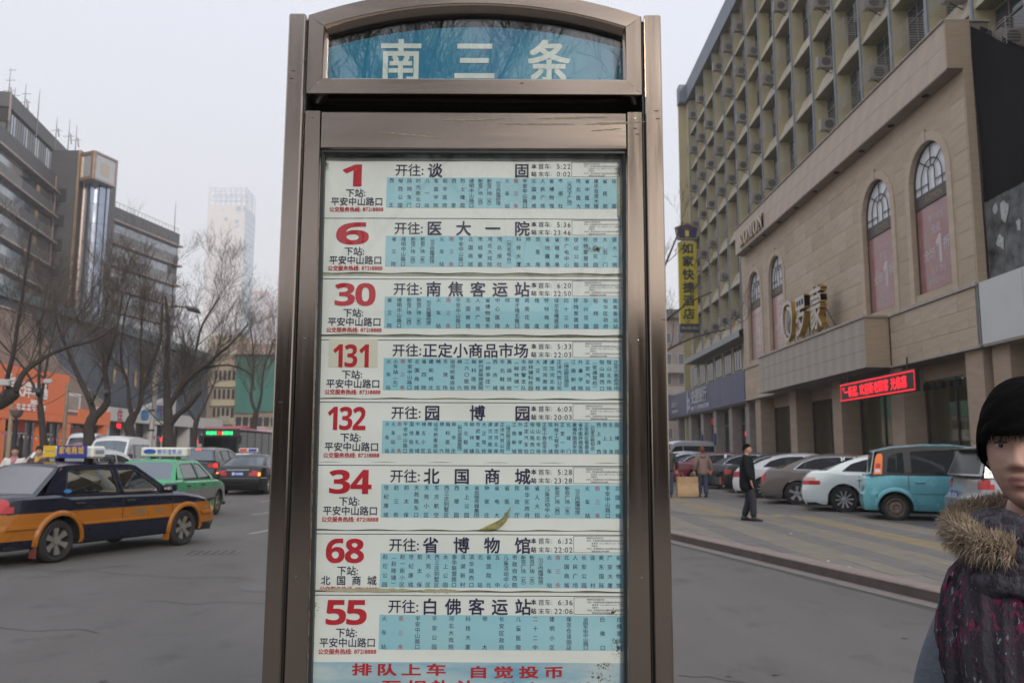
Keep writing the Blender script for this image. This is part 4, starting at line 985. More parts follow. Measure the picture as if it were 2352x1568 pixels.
for z in (153.5, 156.5, 159.3, 161.2): m.box(-184.3, -161.9, 500.1, 500.25, z, z + .3); m.box(-184.3, -161.9, 512.1, 512.3, z, z + .3); m.box(-162.15, -161.95, 500, 519, z, z + .3)
for i in range(7): m.tube([(-184.3 + 3.17 * i, 500.2, 153.5 + 2.8 * (i % 3)), (-181.1 + 3.17 * i, 500.2, 156.3 + 2.8 * (i % 3))], .13, 4)
m.build('steel_crown', M_steelb, tw)
MB().box(-184.9, -183.6, 499.7, 500, 151.5, 160.5).build('crown_panel', M_tw, tw)
for (x, z, w_, h_) in ((-176.5, 147.5, 1.6, .8), (-167.5, 147, 2.8, 3), (-163.2, 147, 1.2, 3), (-174.5, 141, 2, 2.2), (-171, 140, 1.4, .7), (-168, 139.5, 2.2, 2), (-168, 137, 2.6, .6), (-179.3, 121.5, 1.2, 1.8), (-176.8, 121.5, 1.2, 1.8), (-183.5, 136, .7, .7)):
    MB().box(x, x + w_, 499.8, 499.99, z, z + h_).build('window', M_twg, tw)
pk2 = empty('distant_pink_tower', (-196, 620, 0), 0, 'faint pink tower just behind the hazy office tower', 'tower'); 
MB().box(0, 14, 0, 20, 0, 118).build('wall', mat('pink_tower_face', (.55, .38, .36), .8), pk2)
for k in range(20): MB().box(1, 13, -.2, -.01, 10 + 5.3 * k, 12 + 5.3 * k).build('window_band', M_twg, pk2)

tw.scale = (2.6, 2.6, 2.6); pk2.scale = (2.3, 2.3, 2.3); pk2.location = (-443, 1400, 0)

# --- dark grey office complex
M_dg = mat('dark_grey_stone', (.082, .082, .085), .55, col2=(.064, .064, .068), vscale=.25, stretch=(1, 1, 4))
M_dg2 = mat('grey_spandrel', (.145, .148, .155), .4, var=.08, vscale=.2)
M_rib = mat('mirror_ribbon_glass', (.36, .38, .41), .08, .75, rvar=.03, vscale=.3)
M_ribd = mat('dark_ribbon_glass', (.035, .037, .042), .08, spec=.8)
M_cor = mat('pale_pink_cornice', (.33, .255, .23), .35, .4, var=.35, vscale=1.2)
M_copper = mat('gilded_trim', (.62, .42, .26), .28, .75, var=.2, vscale=1)
oc = empty('grey_office_complex', (0, 0, 0), 0, 'dark grey office building with mirrored window bands and a round glazed stair tower', 'office building')
def wing(P, u, s0, s1, levels, top, first, tag_):
    X = frame_xf(P, *u); flip = 1 if tag_ == 'A' else 1
    def B(name, m_, x0, x1, y0, y1, z0, z1, par=oc):
        mb = MB(); mb.xf = X; mb.box(x0, x1, y0, y1, z0, z1); return mb.build(name, m_, par)
    B('wall', M_dg, s0, s1, .3, 16, 0, top)
    B('parapet', M_dg, s0, s1 + .05, -.05, .28, levels[0] + .02, top + .1)
    for i, z in enumerate(levels):
        B('cornice', M_cor, s0, s1 + .4, -.75, .29, z - .28, z)
        n = int((s1 - s0) / 3.0)
        zt_, zm, zb_ = z - .3, z - 1.95, (levels[i + 1] if i + 1 < len(levels) else z - 3.86)
        for k in range(n):
            a = s0 + (s1 - s0) * k / n; b = s0 + (s1 - s0) * (k + 1) / n
            dark = (tag_ == 'A' and a > s1 - 14)
            B('window', M_ribd if dark or rnd.random() < .06 else M_rib, a + .03, b - .03, .1, .29, zm, zt_)
            B('spandrel_panel', M_dg2 if not dark else M_dg, a + .02, b - .02, .0, .29, zb_ + .02, zm - .03)
    return B
rnd = random.Random(8)
BA = wing((-69.6, 125), (-.170, .985), -45, 0, [41.03, 37.17, 33.3, 29.44, 25.58, 21.7], 43.5, 0, 'A')
BB = wing((-68.4, 138), (.210, .978), 0, 21.35, [41.0, 37.15, 33.3, 29.44, 25.58, 21.7], 43.25, 0, 'B')
# frame_xf's local y points away from the street for both wings
BA('penthouse_wall', M_dg, -8.9, 30, 4.0, 14, 43.5, 48.3); BA('penthouse_parapet', M_dg, -9.3, 30, 3.6, 14, 50.4, 52.6)
BA('penthouse_soffit', M_dark, -9.0, 30, 3.9, 14, 48.35, 50.38)
BA('corner_strip', M_cor, -9.35, -8.9, 3.5, 3.62, 48.3, 52.7)
for k in range(26): BA('louvre_window', M_rib if k % 5 in (1, 2) else M_dg2, -8.6 + k * .9, -8.0 + k * .9, 3.8, 3.9, 46.2, 49.9)
BA('end_strip', M_cor, -.25, .05, -.2, -.06, 29.5, 43.4)
MB().box(-71.7, -67.05, 127, 139, 0, 48.3).build('tower_wall', M_dg, oc)
MB().box(-80, -71.75, 131, 139, 0, 43.5).build('link_wall', M_dg, oc)
for (x0, x1, z0, z1) in ((-70.1, -68.9, 39.9, 42.1), (-70.3, -69.0, 36.0, 37.9), (-70.4, -69.0, 32.1, 34.1), (-70.5, -69.1, 28.2, 30.1)):
    w_ = MB().box(x0, x1, 126.93, 126.99, z0, z1).build('window', M_ribd, oc)
    MB().box(x0 - .08, x1 + .08, 126.9, 126.99, z0 - .12, z0 - .01).build('sill', M_dg2, w_)
# round glazed stair tower
MCY = (-65.5, 129.3)
m = MB(); R_ = 1.9; n = 26
angs = [radians(203 + i * (184 / n)) for i in range(n + 1)]
for k in range(14):
    z0, z1 = 3 + 3.08 * k, 3 + 3.08 * (k + 1) - .06
    for i in range(0, n, 2):
        a0, a1 = angs[i] + .006, angs[i + 2] - .006
        mb = MB(); mb.loft([[(MCY[0] + R_ * cos(a), MCY[1] + R_ * sin(a), z) for a in (a0, (a0 + a1) / 2, a1)] for z in (z0, z1)], False)
        mb.build('curved_pane', glz if 'glz' in globals() else globals().setdefault('glz', mat('blue_mirror_glass', (.34, .40, .50), .10, .8, rvar=.05, vscale=.4)), oc, smooth=True)
m = MB(); m.lathe([(R_ - .06, 0), (R_ - .06, 46)], 40, c=(*MCY, 0)); m.build('stair_core', M_dg, oc, smooth=True)
for a, w_, mm in ((angs[1], .28, M_copper), (angs[3] + .05, .12, M_copper), (angs[5] + .02, .30, M_cor), (angs[9], .1, M_dark), (angs[15], .08, M_dark), (angs[20], .08, M_dark)):
    MB().tube([(MCY[0] + (R_ + .05) * cos(a), MCY[1] + (R_ + .05) * sin(a), z) for z in (3, 46.1)], w_, 8).build('vertical_trim', mm, oc, smooth=True)
MB().box(-67.4, -67.06, 126.8, 126.99, 5, 48.3).build('vertical_trim', M_copper, oc)
# the gilt framed box on top
cx = empty('x'); bpy.data.objects.remove(cx)
Pb = [(-66.6, 126.2), (-63.9, 124.9), (-62.6, 129.4), (-65.3, 131.0)]
M_boxp = mat('pale_display_panel', (.40, .42, .44), .3, .2, var=.05, vscale=.5)
M_boxr = mat('bronze_emblem', (.42, .36, .30), .4, .3)
m = MB(); m.loft([[(x, y, z) for x, y in Pb] for z in (43.1, 47.45)], True, True); bx_ = m.build('display_box', M_boxp, oc)
def framebar(a, b, z0, z1, th=.28):
    m = MB(); A, B_ = Vector((*Pb[a], 0)), Vector((*Pb[b], 0)); d = (B_ - A).normalized(); nrm = Vector((d.y, -d.x, 0)) * .14
    L = (B_ - A).length
    X = Matrix(((d.x, nrm.x / .14, 0, A.x), (d.y, nrm.y / .14, 0, A.y), (0, 0, 1, 0), (0, 0, 0, 1))); m.xf = X
    m.box(-.05, L + .05, 0.003, .2, z0 - .05, z0 + th); m.box(-.05, L + .05, 0.003, .2, z1 - th, z1 + .05)
    m.box(-.05, th, 0.003, .2, z0 + th, z1 - th); m.box(L - th, L + .05, 0.003, .2, z0 + th, z1 - th)
    return m
framebar(0, 1, 43.1, 47.45, .42).build('gilt_frame', M_copper, bx_); framebar(1, 2, 43.1, 47.45, .24).build('gilt_frame', M_cor, bx_)
A_, B_ = Vector((*Pb[1], 45.2)), Vector((*Pb[2], 45.2)); c_ = (A_ + B_) / 2; d_ = (B_ - A_).normalized(); nr = Vector((d_.y, -d_.x, 0))
m = MB(); m.add([tuple(c_ + d_ * (1.1 * r_ * cos(t)) + Vector((0, 0, 1.25 * r_ * sin(t))) + nr * .03) for t, r_ in [(i * pi / 6, 1 if i % 3 else .8) for i in range(12)]], [tuple(range(12))]); m.build('emblem', M_boxr, bx_)
# roof masts
M_mast = mat('mast_steel', (.16, .18, .20), .6)
for (x, y, z0, z1, kk, lb) in ((-74.8, 120, 51.9, 58.5, 3, 'tallest roof antenna at the far left end of the grey office roof'), (-74.2, 120.5, 52, 55.6, 2, 'short roof antenna beside the tallest mast'), (-72.3, 120, 51, 56.0, 2, 'roof antenna with two crossbars, third along the grey roof'), (-71.7, 120, 50.3, 53.4, 1, 'stubby roof antenna next to a blue box'),
    (-70.2, 120, 49.3, 55.2, 0, 'plain bare mast standing alone on the grey roof'), (-67.3, 120, 47.5, 50.9, 1, 'roof antenna above the upper window band'), (-65.4, 120, 45.9, 50.6, 1, 'left one of two antennas by the gilt framed box'), (-64.3, 120, 45.8, 49.6, 1, 'right one of two antennas by the gilt framed box'), (-64.2, 157, 43.2, 47.7, 0, 'thin mast at the far end of the lower wing roof')):
    dy = 5 if x < -70 else (12 if y < 150 else 0)
    sc = (y + dy) / y; a = empty('roof_antenna', (x * sc, y * sc, z0 * 1.0 if sc == 1 else 1.78 + (z0 - 1.78) * sc - 1.5), 0, lb, 'antenna', 'antennas on the grey office roof')
    H = (z1 - z0) * sc + 1.5
    MB().tube([(0, 0, 0), (0, 0, H * .6), (0, 0, H)], [.09, .07, .03], 5).build('mast', M_mast, a)
    for q in range(kk):
        zq = H * (.55 + .2 * q); MB().tube([(-.9 + .3 * q, 0, zq), (.9, 0, zq)], .04, 4).build('crossbar', M_mast, a)
    if kk: MB().tube([(.5, 0, H * .35), (.25, 0, H * .62)], .1, 5).build('aerial', M_cor, a)
# roof railing of wing B
m = MB(); m.xf = frame_xf((-68.4, 138), .210, .978)
for k in range(22): m.box(k, k + .05, .1, .15, 43.3, 44.3)
m.box(0, 21.3, .1, .15, 44.25, 44.33); m.build('roof_railing', M_cor, oc)

# --- podium block clad in blue panels, brown gabled hall, shops
M_bl = mat('slate_blue_cladding', (.060, .072, .098), .5, col2=(.045, .053, .072), vscale=.25)
M_teal = mat('teal_edge_band', (.085, .14, .165), .5, var=.3, vscale=.5)
pdm = empty('blue_clad_podium', (0, 0, 0), 0, 'long slate blue clad hall with a teal roof edge behind the bare trees', 'hall')
MB().box(-60, -44.06, 62, 122.7, .6, 14.9).build('wall', M_dark, pdm)
for k in range(20):
    for r in range(4): MB().box(-44.06, -44.0, 62 + 3.03 * k + .03, 62 + 3.03 * (k + 1) - .03, 3.0 + 3.0 * r + .02, 5.97 + 3.0 * r).build('cladding_panel', M_bl, pdm)
MB().box(-60, -43.6, 61.9, 122.9, 15.03, 15.95).build('roof_edge', M_teal, pdm)
MB().box(-60, -44.1, 122.72, 122.85, 2, 15).build('end_wall', M_bl, pdm)
M_gt = mat('ochre_flag', (.34, .24, .12), .7)
for i, y_ in enumerate((90.5, 93.2, 95.9, 98.5, 101, 103.5)): MB().box(-43.9, -43.85, y_, y_ + .5, 9.6 - .2 * (i % 2), 11.2).build('hanging_lantern', M_gt, pdm)
M_brn = mat('brown_beige_render', (.235, .185, .155), .85, col2=(.205, .160, .135), vscale=.4)
br = empty('brown_gabled_hall', (0, 0, 0), 0, 'brown rendered hall whose roof slopes down to the right above the orange shop', 'hall')
m = MB(); P = [(40, .6), (40, 13.7), (73.3, 13.5), (78.1, 9.8), (88.6, 6.4), (88.6, .6)]
m.prism(P, lambda p: (-42, p[0], p[1]), lambda p: (-43.5, p[0], p[1])); m.build('wall', M_brn, br)
m = MB()
for (a, b) in zip(P[1:4], P[2:5]): m.tube([(-41.95, a[0], a[1] + .08), (-41.95, b[0], b[1] + .08)], .09, 4)
m.build('roof_edge', M_led_trim, br)
f_ = MB().box(-41.9, -41.99, 78.8, 82.6, 5.6, 7.4).build('window_frame', M_wf, br); MB().box(-41.85, -41.9, 79.1, 82.2, 5.85, 7.1).build('pane', mat('curtained_pane', (.28, .26, .23), .3, var=.3, vscale=2), f_)
M_or1 = mat('orange_sign_panel', (.70, .155, .045), .5, col2=(.64, .14, .04), vscale=.5)
M_or2 = mat('orange_band', (.66, .16, .045), .5, var=.05)
M_wl = mat('white_sign_letter', (.78, .74, .72), .5)
os_ = empty('orange_shop', (0, 0, 0), 0, 'electronics shop with a big orange sign board and white characters', 'shop')
for k in range(15): MB().box(-40.05, -40.0, 40 + 2.44 * k + .01, 40 + 2.44 * (k + 1) - .01, 5.13, 8.66).build('sign_panel', M_or1, os_)
MB().box(-41.9, -40.06, 40, 76.6, 5.1, 8.6).build('sign_box', M_or2, os_)
MB().box(-41.9, -39.8, 40, 84.5, 4.42, 5.08).build('orange_band', M_or2, os_)
MB().box(-39.95, -39.79, 78.4, 84.5, 5.09, 5.75).build('orange_board', M_or2, os_)
fo = lambda x, z, d: (-39.98 + d, x, z)
m = MB(); text_line(m, '天洋电器', 68.1, 6.9, 1.35, fo, .03, width=5.0, depth=.05); m.build('shop_name', M_wl, os_)
m = MB(); text_line(m, 'SNOG', 70.6, 5.92, .5, fo, .03, depth=.05); m.build('shop_name_latin', M_wl, os_)
m = MB(); text_line(m, '有家就有天洋', 68.6, 5.45, .55, fo, .03, width=4.3, depth=.05); m.build('shop_slogan', M_wl, os_)
m = MB(); put_glyph(m, '彡', 67.2, 7.75, 1.4, 1.2, .05, fo, True, .05); put_glyph(m, '彡', 68.0, 7.35, 1.1, .9, .05, fo, True, .05); m.build('shop_mark', M_wl, os_)
for y_ in (55, 66.5, 72.4, 76.4, 83.4): MB().box(-40.5, -39.85, y_, y_ + .65, .6, 4.41).build('orange_pillar', M_or2, os_)
M_dimsh = mat('dim_shop_front', (.055, .058, .065), .3, var=.4, vscale=.7)
MB().box(-41.9, -41.2, 40, 84.5, .6, 4.4).build('shop_back', M_dimsh, os_)
for (a, b) in ((60, 66.4), (67.2, 72.3), (73.1, 76.3), (77.1, 83.3)):
    f_ = MB().box(-41.1, -41.0, a, b, 3.3, 3.42).build('shop_window', M_wf, os_); MB().box(-41.12, -41.1, a, b, .8, 4.3).build('pane', M_ribd, f_)
    for q in (.25, .5, .75): MB().box(-41.09, -41.02, a + (b - a) * q, a + (b - a) * q + .1, .8, 4.3).build('mullion', M_dg2, f_)
M_rb = mat('red_banner', (.50, .05, .03), .6)
for (a, b) in ((62, 65), (69.5, 71.6)): MB().box(-40.9, -40.85, a, b, 3.5, 4.35).build('red_banner', M_rb, os_)
MB().box(-40.95, -40.9, 78.5, 82.6, 3.4, 4.1).build('pink_banner', mat('pink_banner', (.30, .12, .12), .6), os_)
wr = empty('white_shop_row', (0, 0, 0), 0, 'low row of shops with a white fascia board carrying red characters', 'shops')
M_wfas = mat('white_fascia', (.42, .41, .40), .6, var=.1, vscale=.5)
MB().box(-42, -40.0, 84.6, 118, 4.95, 6.3).build('fascia', M_wfas, wr); MB().box(-44, -41.6, 84.6, 118, .6, 4.94).build('shop_back', M_dimsh, wr)
m = MB(); m.add([(-39.98, 95.5, 6.32), (-39.98, 100, 6.32), (-39.98, 101.5, 8.4), (-39.98, 98, 7.6)], [(0, 1, 2, 3)]); m.prism([(92, 6.32), (101.5, 6.32), (101.5, 8.6)], lambda p: (-40.1, p[0], p[1]), lambda p: (-41, p[0], p[1])); m.build('small_gable', M_wfas, wr)
m = MB(); fw = lambda x, z, d: (-39.98, x, z)
text_line(m, '住信', 86.3, 5.6, 1.25, fw, .04, width=4.4); m.build('shop_characters', mat('dark_red_characters', (.35, .03, .04), .6), wr)
for y_ in (84.6, 90.5, 96, 101, 106, 112): MB().box(-41.5, -40.2, y_, y_ + .7, .6, 4.94).build('pillar', M_wfas, wr)
M_rled = mat('red_led_sign', (.9, .02, .03), .5, emit=(1, .01, .02), estr=1.1)
for (y_, z_, s_) in ((86.5, 4.5, '电话'), (87.2, 3.2, '超市'), (87.3, 2.6, '烟酒'), (97.3, 3.3, '中国'), (108, 3.2, '欢迎光临')):
    m = MB(); text_line(m, s_, y_, z_, .55, lambda x, z, d: (-40.1, x, z), .05); m.build('led_characters', M_rled, wr)

# cream office block with rows of windows and the green netted block beside it
M_cr = mat('cream_render', (.37, .305, .225), .8, col2=(.31, .26, .20), vscale=.4); M_crb = mat('brown_beige_side', (.27, .215, .175), .85, var=.15, vscale=.3)
cb = empty('cream_office', (0, 0, 0), 0, 'cream coloured block with rows of tall paired windows at the end of the street', 'office block')
MB().box(-47.6, -43.9, 135, 150, .8, 17.4).build('wall', M_cr, cb); MB().box(-52.5, -47.65, 135.5, 150, .8, 16.5).build('side_wall', M_crb, cb)
MB().box(-50, -44.2, 139, 150, 17.45, 21).build('upper_wall', mat('pale_cream', (.54, .49, .38), .8, var=.08), cb)
for z_ in (13.3, 10.3, 7.4):
    MB().box(-47.65, -43.85, 134.6, 134.99, z_ - 1.1, z_ - .15).build('balcony', mat('cream_balcony', (.42, .37, .26), .8, var=.2), cb)
    for k in range(5):
        f_ = MB().box(-47.4 + .72 * k, -46.95 + .72 * k, 134.85, 134.99, z_, z_ + 1.55).build('window', M_wfr, cb); MB().box(-47.35 + .72 * k, -47.0 + .72 * k, 134.8, 134.85, z_ + .05, z_ + 1.5).build('pane', M_ribd, f_)
MB().box(-46.3, -44.5, 134.5, 134.9, 6.6, 7.6).build('air_conditioner', M_ac, cb)
M_net = mat('green_scaffold_net', (.025, .17, .13), .85, col2=(.06, .14, .13), vscale=.6, bump=.3, bscale=4)
gn = empty('green_netted_building', (0, 0, 0), 0, 'building wrapped in green scaffold netting beneath a pinkish concrete roof band', 'building site')
MB().box(-43.8, -14, 134.5, 150, .8, 17.3).build('wall', M_crb, gn)
for i in range(9):
    m = MB(); m.loft([[(-43.7 + 3.2 * i + 3.15 * q / 4, 134.2 + .15 * sin(q * 2.1 + i), z) for q in range(5)] for z in (8.0 + .3 * sin(i), 11, 14, 17.2)], False); m.build('net_sheet', M_net, gn, smooth=True)
MB().box(-44.2, -14, 133.5, 150, 17.32, 18.95).build('roof_band', mat('pinkish_concrete', (.44, .34, .29), .85, var=.1), gn)
MB().box(-43.8, -14, 133.9, 134.45, 3.6, 6.6).build('lower_wall', M_cr, gn)
for k in range(8): MB().box(-43.3 + k * 1.1, -42.5 + k * 1.1, 133.8, 133.89, 6.0, 7.4).build('window', M_ribd, gn)
m = MB(); m.box(-49, -40, 130, 133.4, .8, 5.0); m.build('ground_floor_shops', M_dimsh, gn); MB().box(-52, -38, 129.7, 133.45, 4.2, 5.2).build('shop_fascia', M_wfas, gn)
MB().box(-45.5, -43.9, 129.6, 129.69, 4.9, 6.2).build('red_panel', M_rb, gn)
m = MB(); text_line(m, '汇丰', -47.8, 3.6, .9, lambda x, z, d: (x, 129.6, z), .05); m.build('led_characters', M_rled, gn)

# --- pavement island on the far left with railings, pillars, lamp posts
M_far = mat('far_paving', (.19, .175, .16), .85, var=.15, vscale=1)
m = MB(); ys_ = [18, 24, 30, 40, 60, 95, 125]
m.loft([[(x, y, g(y) + .12) for x in (-43.9, -30, -19.6 - .02 * (y - 18) + (0 if y < 60 else 1))] for y in ys_], False); tag(m.build('plaza', M_far), kind='structure')
M_bark = mat('dark_bark', (.045, .036, .031), .9, col2=(.028, .023, .021), vscale=4, bump=.4, bscale=18)
M_twig = mat('twig_bark', (.072, .057, .049), .9)
def grow(mb_l, mb_t, limbs, seed, dens=1., ztop=None, depth=3, L0=2.6, spread=1., up=.35):
    rn = random.Random(seed)
    def seg(mb, pts, rad, n):
        mb.tube(pts, rad, n, caps=False)
    def twig(p, d, L, r, lvl):
        n = 4 if lvl < 2 else 3; pts = [p]; q = p.copy(); dd = d.copy()
        for i in range(n):
            dd = (dd + Vector((rn.gauss(0, .16), rn.gauss(0, .16), rn.gauss(.07, .12)))).normalized(); q = q + dd * (L / n); pts.append(q.copy())
        seg(mb_t, pts, [r * (1 - .75 * i / n) for i in range(n + 1)], 4 if lvl == 0 else 3)
        if lvl < depth:
            k = max(1, int({0: 6, 1: 6, 2: 4}[min(2, lvl)] * dens))
            for j in range(k):
                t = rn.uniform(.2, 1.0) * n; i = min(n - 1, int(t)); pp = pts[i].lerp(pts[i + 1], t - i)
                side = Vector((rn.gauss(0, 1), rn.gauss(0, 1), rn.gauss(0, .6))).normalized()
                d2 = (dd * .8 + side * .75 * spread + Vector((0, 0, up))).normalized()
                twig(pp, d2, L * rn.uniform(.42, .7), max(.0050, r * .42), lvl + 1)
    for pts, r0, r1, nb in limbs:
        P = [Vector(p) for p in pts]
        # refine the polyline
        Q = []
        for i in range(len(P) - 1):
            p0 = P[max(0, i - 1)]; p1 = P[i]; p2 = P[i + 1]; p3 = P[min(len(P) - 1, i + 2)]
            for s in range(4):
                t = s / 4; Q.append(.5 * ((2 * p1) + (p2 - p0) * t + (2 * p0 - 5 * p1 + 4 * p2 - p3) * t * t + (3 * p1 - p0 - 3 * p2 + p3) * t ** 3))
        Q.append(P[-1]); N = len(Q)
        rad = [r0 + (r1 - r0) * (i / (N - 1)) ** .8 for i in range(N)]
        rad = [r * (1 + rn.uniform(-.06, .06)) for r in rad]
        mb_l.tube(Q, rad, 9, caps=True)
        for j in range(int(nb * dens)):
            t = (.22 + .78 * rn.random()) * (N - 1); i = min(N - 2, int(t)); pp = Q[i].lerp(Q[i + 1], t - i)
            d = (Q[i + 1] - Q[i]).normalized(); side = Vector((rn.gauss(0, 1), rn.gauss(0, 1), rn.gauss(0, .5))).normalized()
            twig(pp, (d * .7 + side * .8 * spread + Vector((0, 0, up))).normalized(), L0 * rn.uniform(.6, 1.15), min(.032, rad[i] * .42), 0)
def tree(label, base, limbs, seed, name='bare_tree', **k):
    b = Vector(base); ml, mt = MB(), MB()
    grow(ml, mt, [([Vector(p) - b for p in pts], r0, r1, nb) for pts, r0, r1, nb in limbs], seed, **k)
    t = empty(name, base, 0, label, 'tree', 'bare winter trees along the street')
    ml.build('trunk', M_bark, t, smooth=True, angle=180); mt.build('crown', M_twig, t)
    return t
def P3(l, y, dy=0.): return [(x, y + dy * i / max(1, len(l) - 1), z) for i, (x, z) in enumerate(l)]
gz = g(39) + .1
tree('bare tree with a thick bough reaching in from the left edge over the orange sign', (-17.5, 24, g(24)), [
    (P3([(-17.5, .3), (-16.8, 1.8), (-15.6, 2.9), (-14.45, 3.2), (-14.2, 3.38), (-14.03, 3.47)], 24), .30, .19, 2), (P3([(-14.15, 3.4), (-14.2, 3.8), (-14.0, 4.5), (-13.85, 5.3), (-13.65, 6.8), (-13.5, 8.0)], 24, -.8), .085, .03, 9),
    (P3([(-14.05, 3.45), (-13.95, 4.0), (-13.6, 4.4), (-13.06, 4.76), (-12.2, 5.06), (-11.7, 5.5)], 24, .8), .10, .025, 9), (P3([(-16.8, 1.8), (-16.9, 3.5), (-16.4, 5.5), (-15.8, 7.3)], 24, .6), .16, .04, 10)], 1, L0=2.0, dens=.9)
tree('slender bare tree in front of the orange sign with small floodlights in its fork', (-19.7, 36, g(36)), [
    (P3([(-19.65, .2), (-19.68, 2.0), (-19.9, 3.4), (-19.97, 3.8)], 36), .17, .12, 0), (P3([(-19.97, 3.8), (-20.15, 4.5), (-20.28, 6.0), (-20.4, 7.5), (-20.3, 9.0)], 36, .5), .09, .03, 9),
    (P3([(-19.95, 3.8), (-19.76, 4.9), (-19.5, 6.2), (-19.2, 7.4)], 36, -.6), .07, .03, 8), (P3([(-20.05, 4.1), (-20.7, 5.3), (-21.8, 6.5), (-22.4, 7.4)], 36, -.4), .06, .03, 8)], 2, L0=2.2, dens=.9)
tree('stout bare tree with a wide V fork behind the white and red van', (-19.2, 39, gz), [
    (P3([(-19.3, .2), (-19.26, 2.2), (-19.32, 2.9), (-19.1, 3.5)], 39), .30, .22, 0), (P3([(-19.15, 3.4), (-19.4, 4.05), (-20.3, 5.6), (-20.85, 6.6), (-21.5, 7.9), (-21.8, 9.4)], 39, .8), .17, .04, 12),
    (P3([(-19.1, 3.4), (-18.55, 3.95), (-18.45, 4.5), (-18.55, 5.5), (-18.35, 6.2), (-18.05, 7.3), (-17.8, 9.0)], 39, -.8), .19, .04, 12), (P3([(-19.3, 4.0), (-19.1, 4.6), (-18.9, 5.4), (-19.1, 7.4), (-19.0, 9.2)], 39, .3), .08, .03, 9)], 3, dens=1.05)
tree('bare tree with a knobbly trunk between the shop row and the street lamp', (-18.3, 41, gz), [
    (P3([(-18.3, .2), (-18.3, 2.5), (-18.4, 3.1), (-18.2, 3.55)], 41), .27, .2, 0), (P3([(-18.25, 3.5), (-18.5, 4.1), (-18.7, 5.1), (-19.15, 6.3), (-19.2, 8.2), (-19.0, 9.6)], 41, .6), .13, .03, 12),
    (P3([(-18.2, 3.5), (-17.9, 3.95), (-17.7, 4.8), (-17.3, 6.15), (-16.9, 7.2), (-16.9, 9.2)], 41, -.6), .14, .03, 12), (P3([(-17.95, 4.0), (-17.95, 5.5), (-18.1, 7.5), (-18.0, 9.8)], 41), .09, .03, 10)], 4, dens=1.05)
tree('tallest bare tree with a sawn off limb, in front of the street lamp', (-16.05, 40, gz), [
    (P3([(-16.05, .2), (-16.05, 2.1), (-16.1, 3.2), (-16.24, 4.4), (-16.33, 5.9), (-16.37, 7.7), (-16.6, 9.2)], 40), .34, .05, 14), (P3([(-16.1, 2.9), (-15.65, 3.5), (-15.07, 3.94), (-14.45, 4.66)], 40, -.6), .15, .11, 0),
    (P3([(-16.15, 3.9), (-15.8, 4.45), (-15.26, 5.2), (-14.27, 5.93), (-13.7, 6.4), (-13.1, 6.85), (-12.3, 7.8)], 40, -.8), .17, .03, 13), (P3([(-16.0, 4.2), (-15.6, 5.0), (-15.2, 6.3), (-14.95, 7.9), (-14.2, 9.3)], 40, .7), .13, .03, 13),
    (P3([(-14.6, 5.75), (-13.4, 5.9), (-12.4, 5.5), (-12.1, 4.7)], 40), .06, .02, 4)], 5, dens=1.05)
tree('small bare tree beyond the tall one, in front of the shop fascia', (-22.3, 60, g(60)), [
    (P3([(-22.3, .4), (-22.25, 3.5), (-22.1, 4.2)], 60), .22, .16, 0), (P3([(-22.1, 4.2), (-21.7, 5.5), (-21.2, 7.4)], 60, 1), .12, .04, 9), (P3([(-22.2, 4.0), (-22.7, 4.85), (-23.0, 6.2), (-23.6, 8)], 60, -1), .12, .04, 9)], 6, L0=3, dens=.9)
tree('bare tree in front of the green netting close to the sign post', (-18.8, 62, g(62)), [
    (P3([(-18.8, .4), (-18.75, 3.7), (-18.6, 4.7)], 62), .25, .2, 0), (P3([(-18.6, 4.7), (-19.1, 5.8), (-19.1, 7.3), (-19.25, 9.2), (-19.6, 11)], 62, 1), .15, .04, 12), (P3([(-18.6, 4.6), (-18.2, 5.9), (-18.0, 7.8), (-17.2, 10)], 62, -1), .13, .04, 12)], 7, L0=3.2, dens=1.)
tree('bare tree whose thin branches show beside the hotel sign', (4.6, 30, pz(4.6, 30)), [
    (P3([(4.5, .5), (4.4, 3.0), (4.6, 5.0)], 30), .2, .14, 0), (P3([(4.6, 5.0), (5.2, 6.2), (6.2, 7.1), (7.2, 7.6)], 30), .06, .02, 6), (P3([(4.5, 4.6), (5.4, 5.4), (6.6, 6.0), (7.8, 6.3)], 30, .5), .06, .02, 6),
    (P3([(4.6, 5.0), (4.9, 7.0), (5.7, 9.0), (6.2, 10.2)], 30), .07, .02, 5), (P3([(4.5, 4.8), (3.8, 6.5), (3.0, 8.5)], 30), .07, .02, 5)], 8, L0=1.5, dens=.75)
# floodlights strapped in the trees
M_fld = mat('grey_floodlight', (.35, .36, .37), .5); M_fldb = mat('black_floodlight', (.03, .03, .035), .5)
for x, y, z, mm, lb in ((-14.15, 23.6, 3.7, M_fld, 'pale floodlight on the thick bough at the left edge'), (-19.55, 35.7, 4.75, M_fld, 'pale floodlight right of the slender tree fork'), (-19.95, 35.6, 4.35, M_fldb, 'black floodlight left of the slender tree fork'),
    (-19.0, 38.5, 4.45, M_fldb, 'left black floodlight in the V forked tree'), (-18.4, 38.3, 4.5, M_fldb, 'right black floodlight in the V forked tree')):
    f_ = empty('floodlight', (x, y, z), .3, lb, 'floodlight', 'floodlights strapped in the trees')
    MB().bbox(-.17, .17, -.08, .08, -.09, .09, .02).build('housing', mm, f_); MB().box(-.02, .02, -.02, .02, -.35, -.09).build('bracket', M_fldb, f_)
